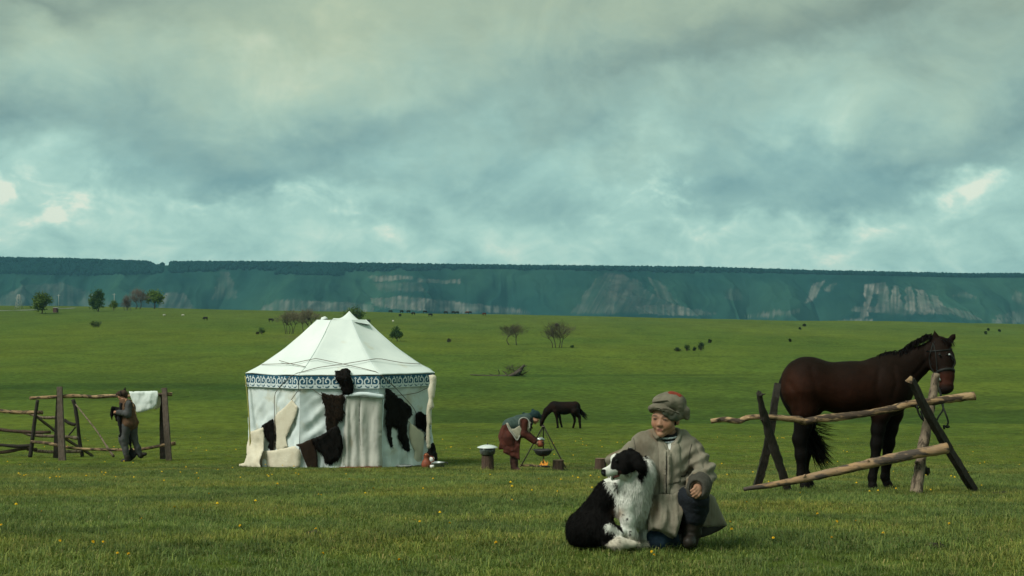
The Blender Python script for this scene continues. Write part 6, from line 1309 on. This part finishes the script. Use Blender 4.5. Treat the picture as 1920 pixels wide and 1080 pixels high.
# ------------------------------------------------------------------ trees, bushes, cattle, masts
LEAF = mat('tree_leaf', (1,1,1), rough=.9, attr=True, scale=6, spec=.05)
def _tl():
    nt = LEAF.node_tree; b = nt.nodes['Principled BSDF']; src = b.inputs['Base Color'].links[0].from_socket; tr = nt.nodes.new('ShaderNodeBsdfTranslucent'); nt.links.new(src, tr.inputs[0]); ms = nt.nodes.new('ShaderNodeMixShader'); ms.inputs[0].default_value = .45
    nt.links.new(b.outputs[0], ms.inputs[1]); nt.links.new(tr.outputs[0], ms.inputs[2]); nt.links.new(ms.outputs[0], nt.nodes['Material Output'].inputs[0])
_tl()
def tree_at(px, py, hpx, wpx, name, label, kind='leafy', trunks=1, seed=0, group=None, cat='tree', col=None, dens=1.0, crown0=.3, lean=0, ymin=60):
    q = gpt(px, py, ymin); S = FPX/q[1]; k_ = .8 if hpx < 12 else 1; h = hpx/S*k_; w = wpx/S/2*1.12*k_; g = np.random.default_rng(seed+100); t = thing(name, q, label, cat, group)
    mb = MB(); tips = []
    for k in range(trunks):
        bx = (k-(trunks-1)/2)/max(trunks-1,1)*w*(.55 if trunks > 1 else 0)+g.normal(0, w*.03); p0 = q+np.array([bx, g.normal(0, w*.1), -.1]); th = h*(crown0+.12)
        p1 = p0+np.array([bx*.2+g.normal(0, w*.1)+lean*h*.3, 0, th*.5]); p2 = p0+np.array([bx*.5+g.normal(0, w*.1)+lean*h, g.normal(0, w*.1), th])
        r0 = max(h*.022, .55/S)/math.sqrt(trunks)*1.25; mb.tube([p0, p1, p2], [r0*1.3, r0, r0*.8], 6, n=7, rough=.2, seed=k)
        for b in range(int(7/math.sqrt(trunks))+3):
            a = g.uniform(0, 6.283); u = g.uniform(.25, 1.0); e = p2+np.array([math.cos(a)*w*u*.75-bx*.25, math.sin(a)*w*u*.75, (h-th)*g.uniform(.25, .85)*math.sqrt(1-(u*.8)**2)]); s = p1+(p2-p1)*g.uniform(.3, 1); mid = (s+e)/2+g.normal(0, w*.08, 3)
            mb.tube([s, mid, e], [r0*.55, r0*.35, r0*.15], 4, n=5); tips.append(e); tips.append(mid)
            for c in range(2):
                e2 = e+g.normal(0, w*.22, 3)+[0,0,h*.04]; mb.tube([mid, (mid+e2)/2+g.normal(0, w*.05, 3), e2], [r0*.25, r0*.18, r0*.08], 3, n=4); tips.append(e2)
    mb.build('trunk', M['bark_brown'] if kind != 'bare' else M['greytrunk'], t)
    cz = h*(crown0+(1-crown0)*.5); c = q+np.array([lean*h, 0, cz]); rz = h*(1-crown0)*.5; n = int((1500 if kind == 'leafy' else 1300)*max(dens, .5))
    # foliage or fine twigs gathered in clumps through the crown
    nc = 26; cl = g.normal(0, 1, (nc, 3)); cl /= np.linalg.norm(cl, axis=1)[:, None]; cl = cl*(g.random((nc, 1))**.4)*.86*np.array([w, w, rz]); cl[:,:2] *= (1-.22*np.clip(cl[:,2]/rz, -1, 1))[:, None]
    idx = g.integers(0, nc, n); pos = c+cl[idx]+g.normal(0, 1, (n, 3))*np.array([w, w, rz])*.21
    d = g.normal(0, 1, (n, 3)); d /= np.linalg.norm(d, axis=1)[:, None]; s_ = g.normal(0, 1, (n, 3)); s_ = np.cross(d, s_); s_ /= np.linalg.norm(s_, axis=1)[:, None]
    if kind == 'leafy': L = np.maximum(h*.06, .75/S)*g.uniform(.6, 1.4, (n, 1)); Wd = L*.85
    else:
        o = pos-(q+[0,0,h*crown0]); o /= np.linalg.norm(o, axis=1)[:, None]; d = d*.5+o; d /= np.linalg.norm(d, axis=1)[:, None]; L = h*.11*g.uniform(.5, 1.4, (n, 1)); Wd = np.full((n, 1), .42/S)
    V = np.stack([pos-s_*Wd/2-d*L/2, pos+s_*Wd/2-d*L/2, pos+s_*Wd*.35+d*L/2, pos-s_*Wd*.35+d*L/2], 1).reshape(-1, 3)
    base = np.array(col if col is not None else ((.045,.090,.022) if kind == 'leafy' else (.10,.085,.055))); cc = np.repeat(base*g.uniform(.65, 1.45, (nc, 1))[idx]*g.uniform(.8, 1.2, (n, 1)), 4, 0)
    o = obj('crown', V, np.arange(4*n).reshape(n, 4), LEAF, t, C=cc, smooth=False); return t
M['greytrunk'] = mat('grey_trunk', (.07,.06,.045), (.045,.038,.03), .9, 6)
G1, G2, BR, PK = (.125,.19,.045), (.070,.125,.040), (.22,.19,.13), (.21,.165,.145)
for a in [
 (80,588,40,34,'leafy_tree','bushy green tree by the road at the far left','leafy',1,1,G1,1.3,.06),
 (182,584,39,28,'leafy_tree','dark green tree alone left of the reddish bare tree','leafy',1,2,G2,1.3,.12),
 (213,582,20,14,'leafy_tree','small green tree right of the dark green tree','leafy',1,3,G1,.6,.15),
 (236,582,29,17,'bare_tree','narrow reddish bare tree between green trees at left','bare',3,4,PK,1.0,.1),
 (259,579,36,32,'bare_tree','round pinkish bare tree left of the bright green tree','bare',2,5,PK,1.3,.3),
 (289,579,37,28,'leafy_tree','bright green tree right of the pinkish bare tree','leafy',1,6,G1,1.2,.2),
 (460,578,26,20,'leafy_tree','round green tree on the skyline left of the tent','leafy',1,7,G2,1.1,.1),
 (479,579,30,20,'bare_tree','sparse yellowish bare tree beside the round green skyline tree','bare',2,8,(.16,.13,.08),.5,.2),
 (610,580,26,22,'bare_tree','bare skyline tree above the left edge of the tent roof','bare',3,9,PK,.5,.1),
 (665,602,28,36,'leafy_tree','yellow green bush rising behind the tent peak','leafy',1,10,G1,1.0,.05),
 (543,626,43,46,'bare_tree','left bare tree of the pale thicket behind the tent','bare',5,11,BR,1.5,.40),
 (578,624,44,46,'bare_tree','right bare tree of the thicket with a dark nest','bare',4,12,BR,1.5,.38),
 (744,640,28,22,'shrub','dark green shrub on a trunk right of the tent peak','leafy',1,13,G2,1.0,.15),
 (180,614,14,20,'shrub','small dark shrub standing alone in the left meadow','leafy',2,14,(.04,.065,.028),.6,.0),
 (491,627,14,12,'shrub','small green shrub left of the bare thicket','leafy',1,15,G2,.5,.1),
 (483,627,7,7,'shrub','tiny dark twiggy shrub touching the small green shrub','bare',2,16,(.05,.04,.03),.3,.0),
 (962,647,41,46,'bare_tree','bare umbrella shaped tree on two slim trunks','bare',2,17,(.115,.10,.070),1.3,.38),
 (1045,652,50,55,'bare_tree','bare wide crowned tree on several trunks with a dark nest','bare',4,18,(.12,.10,.075),1.5,.34),
 (842,642,11,9,'shrub','tiny twiggy shrub in the meadow right of the tent','bare',2,19,(.07,.06,.04),.25,.0),
 (1073,652,6,8,'shrub','low dot of shrub just right of the wide bare tree','leafy',1,20,G2,.2,.0),
 (1270,659,10,13,'shrub','leftmost dark shrub of the row above the boy','leafy',1,21,(.04,.06,.03),.3,.0),
 (1288,658,13,11,'shrub','second green shrub of the row above the boy','leafy',1,22,(.045,.08,.03),.4,.0),
 (1302,658,10,8,'shrub','third and thinnest shrub of the row above the boy','leafy',1,23,(.03,.045,.02),.25,.0),
 (1315,658,17,14,'shrub','tallest dark shrub at the right end of the row above the boy','leafy',1,24,(.04,.065,.03),.5,.05),
 (1331,643,9,8,'shrub','small dark shrub above and right of the shrub row','leafy',1,25,(.04,.065,.03),.2,.0),
 (1481,641,8,6,'shrub','tiny dark shrub alone left of the big horse','leafy',1,26,(.03,.045,.02),.2,.0),
 (1508,612,7,7,'shrub','upper dark shrub of the pair near the far edge','leafy',1,27,(.04,.065,.03),.2,.0),
 (1500,618,6,6,'shrub','lower dark shrub of the pair near the far edge','leafy',1,28,(.04,.065,.03),.2,.0),
 (1848,627,8,6,'shrub','left dark shrub of three right of the horse head','leafy',1,29,(.04,.065,.03),.2,.0),
 (1853,620,6,6,'shrub','middle upper shrub of three right of the horse head','leafy',1,30,(.04,.065,.03),.2,.0),
 (1874,622,6,6,'shrub','rightmost shrub of three right of the horse head','leafy',1,31,(.04,.065,.03),.2,.0),
 (427,579,5,16,'shrub','low reddish bush on the skyline between mast and green tree','leafy',1,32,(.08,.06,.03),.2,.0)]:
    px, py, hp, wp, nm, lb, kd, tr, sd, cl, dn, c0 = a; tree_at(px, py, hp, wp, nm, lb, kd, tr, sd, None, 'tree' if 'tree' in nm else 'shrub', cl, dn, c0)
def build_nests():
    for px, py, Yr in ((578,597,None),(1044,609,None)):
        q = gpt(px, 652 if px > 1000 else 624, 60); p = at(px, py, q[1]-.3); B = Body(); B.ell(p, (.42,.4,.34)); V, F = B.mesh(.12, lambda V, N: (fbm(V[:,0]*5, V[:,1]*5, V[:,2]*5)-.5)*.3)
        top('bird_nest', V, F, M['wood_dark'], p, 'dark twig nest in the crown of the '+('wide bare tree on several trunks' if px > 1000 else 'bare thicket behind the tent'), 'nest')
build_nests()
def build_fallen():
    q = gpt(960, 705, 60); Y = q[1]; P = lambda u, v, d=0: at(640+u/3, 470+v/3, Y+d); t = thing('fallen_tree', q, 'grey fallen tree with upturned roots lying in the meadow', 'fallen tree'); g = np.random.default_rng(8)
    m = MB(); m.tube([P(725,698), P(800,702), P(900,705), P(1000,712)], [.06,.10,.16,.22], 7, n=20, rough=.4); m.build('trunk', M['greytrunk'], t)
    for pts, rr in (([(940,708),(980,690),(1030,642)], [.22,.24,.12]), ([(960,708),(1000,680),(1022,665)], [.2,.18,.08]), ([(930,706),(925,690),(905,675)], [.12,.08,.04]), ([(885,702),(888,685),(882,668)], [.08,.06,.04]), ([(870,704),(850,698),(830,692)], [.05,.04,.02]), ([(980,705),(1030,690),(1060,670)], [.1,.06,.03]), ([(1000,700),(1020,660),(1050,640)], [.1,.07,.02])):
        m = MB(); m.tube([P(*p, g.normal(0,.3)) for p in pts], rr, 6, n=9, rough=.4); m.build('branch', M['greytrunk'], t)
    n = 260; c = np.array([P(g.uniform(930,1040), 0)*[1,1,0]+[0,0,P(0, g.uniform(648,705))[2]] for _ in range(n)]); m = MB()
    for p in c: d = g.normal(0, 1, 3); d /= np.linalg.norm(d); m.tube([p, p+d*g.uniform(.3,.7)], [.022,.008], 3, n=2)
    m.build('twigs', M['greytrunk'], t, kind='stuff')
build_fallen()
def build_cattle():
    B = Body(); ax = (0,1,0); B.cone((-.6,0,1.05), (.55,0,1.08), .36, .38, .1); B.cone((.6,0,1.15), (1.0,0,.75), .24, .17, .08); B.cone((1.0,0,.72), (1.15,0,.45), .16, .09, .05)
    for x in (-.7, .5):
        for y in (-.2, .2): B.chain([(x,y,.85), (x,y,.4), (x,y,.0)], [.15,.08,.07], .05)
    B.cone((-.95,0,1.2), (-1.05,0,.5), .05, .04, .04); B.cone((.95,-.18,.95), (.95,-.3,.98), .06, .03, .03); V, F = B.mesh(.09)
    md = {}
    for nm, c in (('dark', (.012,.010,.009)), ('brown', (.09,.03,.02)), ('white', (.6,.58,.52))):
        mm = mat('cow_'+nm, c, tuple(x*.7 for x in c), .9, 2); me = mesh_data('cow', V, F); me.materials.append(mm); md[nm] = me
    rows = [(385,599,'dark',1,'black cow standing alone below the skyline left of the mast'),(508,602,'dark',1,'black cow left of the bare thicket'),(500,579,'dark',0,0),(518,579,'dark',0,0),(583,579,'dark',0,0),(732,585,'dark',0,0),(753,585,'dark',0,0),(766,585,'dark',0,0),
            (775,589,'dark',1,'black cow nearest below the skyline herd'),(797,586,'dark',0,0),(807,592,'dark',1,'black cow below the right half of the skyline herd'),(836,587,'dark',0,0),(850,587,'dark',0,0),(857,587,'dark',0,0),(876,587,'brown',1,'reddish brown cow in the skyline herd'),(881,587,'dark',0,0),(908,590,'brown',1,'small brown cow right of the reddish brown cow'),
            (750,592,'dark',1,'black calf facing away left of the nearest black cow'),(737,602,'white',1,'single white animal right of the tent peak'),(691,604,'dark',1,'black cow just right of the tent cap'),(343,591,'white',1,'right one of two white animals at the left skyline'),(308,591,'white',1,'left one of two white animals at the left skyline')]
    g = np.random.default_rng(2)
    for px, py, c, own, lb in rows:
        q = gpt(px, py+2, 60); o = bpy.data.objects.new('cow', md[c]); COL.objects.link(o); o.location = q; o.rotation_euler = (0, 0, g.choice([0, math.pi])+g.normal(0, .5)); s = .8 if 'calf' not in str(lb) else .7
        if c == 'white': s = .45
        o.scale = (s, s, s); props(o, lb if own else 'tiny black cow in the herd strung along the skyline', 'cow', 'cattle grazing on the far pasture')
build_cattle()
def build_masts():
    def mast(px, py0, py1, w, label, kind):
        q = gpt(px, py0, 60); S = FPX/q[1]; h = (py0-py1)/S; t = thing('power_pylon' if kind else 'utility_pole', q, label, 'pylon' if kind else 'pole')
        mm = M['pale_metal']; r = max(.10, .35/S)
        if kind:
            for sx in (-1, 1):
                for sy in (-1, 1): m = MB(); m.tube([q+[sx*w/2,sy*w/2,-.3], q+[sx*w*.12,sy*w*.12,h]], r*.8, 4, n=2); m.build('leg', mm, t)
            for z, ww in ((.75,.9),(.88,.7)): m = MB(); m.tube([q+[-w*ww*.6,0,h*z], q+[w*ww*.6,0,h*z]], r*.7, 4, n=2); m.build('crossarm', mm, t)
            for k in range(5):
                z0, z1 = h*k/5, h*(k+1)/5; w0, w1 = w/2*(1-.76*k/5), w/2*(1-.76*(k+1)/5); m = MB(); m.tube([q+[-w0,-w0,z0], q+[w1,-w1,z1]], r*.5, 3, n=2); m.tube([q+[w0,-w0,z0], q+[-w1,-w1,z1]], r*.5, 3, n=2); m.build('brace', mm, t)
        else:
            m = MB(); m.tube([q+[0,0,-.3], q+[0,0,h]], r, 5, n=3); m.build('mast', mm, t); m = MB(); m.tube([q+[-.7,0,h*.93], q+[.7,0,h*.93]], r*.6, 4, n=2); m.build('crossarm', mm, t)
    M['pale_metal'] = mat('pale_metal', (.34,.36,.34), (.26,.28,.26), .7, 3)
    mast(35, 579, 552, 2.3, 'pale lattice pylon at the far left beyond the road', 1); mast(110, 577, 552, .3, 'faint pale mast right of the bushy roadside tree', 0); mast(214, 579, 550, .3, 'thin pale mast above the small green tree', 0)
    mast(394, 577, 552, .3, 'pale mast standing alone on the skyline', 0); mast(480, 578, 547, .3, 'pale mast behind the sparse yellowish tree', 0); mast(245, 582, 572, .3, 'short pale post at the foot of the reddish tree', 0)
    # road and the small shelter beside it
    V = []; 
    A = [gpt(px, py, 60) for px, py in ((-60,584),(0,583),(40,582),(75,581),(100,579.5),(120,578.6),(140,578))]; A = smooth_path(np.array(A), 50); F = []
    for i, p in enumerate(A):
        for s in (-1, 1): x, y = p[0], p[1]+s*3.2; V.append((x, y, g1(x, y)+.10))
    F = [(2*i, 2*i+2, 2*i+3, 2*i+1) for i in range(len(A)-1)]; obj('road', V, F, mat('pale_road', (.22,.25,.24), (.17,.19,.18), .9, .2), kind='structure')
    q = gpt(105, 586, 60); S = FPX/q[1]; t = thing('roadside_shelter', q, 'small reddish shelter with a pale roof beside the road', 'shelter')
    m = MB(); m.box(q+[-.25,0,.75], (.6,.6,.8)); m.build('wall', mat('red_shelter', (.10,.055,.05), (.08,.04,.04), .9, 3), t, smooth=False); m = MB(); m.box(q+[0,0,1.68], (.8,.7,.12)); m.build('roof', M['pale_metal'], t, smooth=False)
    m = MB(); m.box(q+[.72,-.1,.6], (.10,.10,.62)); m.build('post', M['wood_dark'], t, smooth=False)
build_masts()
# ------------------------------------------------------------------ meadow flowers and small things in the grass
def build_flowers():
    g = np.random.default_rng(12); ym = mat('yellow_petals', (.78,.50,.02), (.66,.38,.01), .7, 60, spec=.1); st = mat('flower_stem', (.07,.12,.03), (.05,.09,.02), .8, 20)
    head = MB()
    for ring, (n, rr, tilt) in enumerate(((14,.010,.15),(11,.008,.5),(7,.005,.95))):
        for k in range(n):
            a = k/n*6.283+ring; d = np.array([math.cos(a)*math.cos(tilt), math.sin(a)*math.cos(tilt), math.sin(tilt)]); s = np.array([-math.sin(a), math.cos(a), 0]); c = np.array([0, 0, .002*ring]); head.add([c, c+d*rr*.6+s*.003, c+d*rr, c+d*rr*.6-s*.003], [(0,1,2,3)])
    hV, hF = head.out(); hm = mesh_data('flower_head', hV, hF, smooth=False); hm.materials.append(ym); sb = MB(); sb.tube([(0,0,-.07), (.004,0,-.03), (0,0,0)], .0022, 4, n=4); sV, sF = sb.out(); sm = mesh_data('stem', sV, sF); sm.materials.append(st)
    spots = [(602,939),(597,938),(327,966),(380,970),(112,1036),(78,975),(265,990),(2,1003),(592,1012),(778,993),(787,996),(749,1075),(1226,1065),(1605,995),(1569,996),(1533,980),(1656,1020),(1369,997),(106,899),(112,900),(133,903),(178,898),(195,895),(326,881),(392,937),(365,893),(220,1061),(241,1063),(605,1062),(174,1038),(193,1038),(1222,1058),
             (806,902),(812,904),(843,1000),(905,890),(1010,905),(700,925),(655,905),(1045,931),(960,950),(1680,925),(1500,935),(1745,928),(1820,940),(1400,955),(1450,1030),(1780,1000),(930,1040),(450,1005),(520,915),(1372,1012),(1560,1030)]
    for i, (px, py) in enumerate(spots):
        q = gpt(px, py+4); o = bpy.data.objects.new('dandelion', None); COL.objects.link(o); o.location = (q[0], q[1], q[2]+.075); s = g.uniform(.75, 1.15)*(1 if py > 930 else 1.25); o.scale = (s, s, s); o.rotation_euler = (g.normal(.35,.35), g.normal(0,.4), g.uniform(0, 6)); o.empty_display_size = .02
        props(o, 'single yellow dandelion flower standing in the foreground grass', 'flower', 'yellow dandelions in the foreground grass')
        for nm, me in (('flower_head', hm), ('stem', sm)): c = bpy.data.objects.new(nm, me); COL.objects.link(c); c.parent = o
    # distant speckle of yellow bloom, too fine to count
    n = 520; y = np.sqrt(g.uniform(9**2, 60**2, n)); x = g.uniform(-.42, .42, n)*y; k = fbm(x/4, y/4, o=3, seed=95) > .50; x, y = x[k], y[k]; m = MB()
    for a, b in zip(x, y): z = g1(a, b)+.06; s = g.uniform(.008, .014)*(1+b/60); m.add(np.array([(0,0,1),(1,0,0),(0,1,0),(-1,0,0),(0,-1,0),(0,0,-.4)])*s+np.array([a, b, z]), [(0,1,2),(0,2,3),(0,3,4),(0,4,1),(5,2,1),(5,3,2),(5,4,3),(5,1,4)])
    o = m.build('meadow_bloom', ym, None, smooth=False, kind='stuff'); o['label'] = 'scattered tiny yellow blossoms through the meadow grass'
    dk = mat('dark_soil', (.035,.025,.018), (.02,.015,.01), 1, 20, bump=.6)
    for px, py, w, lb in ((588,1002,.10,'dark clod of earth in the grass left of centre'),(1757,1026,.12,'dark earth patch in the grass at the right edge'),(1875,926,.13,'small dark clod near the foot of the right leaning post')):
        q = gpt(px, py); B = Body(); B.ell(q+[0,0,.0], (w*.7, w*.5, .02)); V, F = B.mesh(.016, lambda V, N: (fbm(V[:,0]*25, V[:,1]*25, V[:,2]*25)-.5)*.04); top('earth_clod', V, F, dk, q, lb, 'clod')
build_flowers()
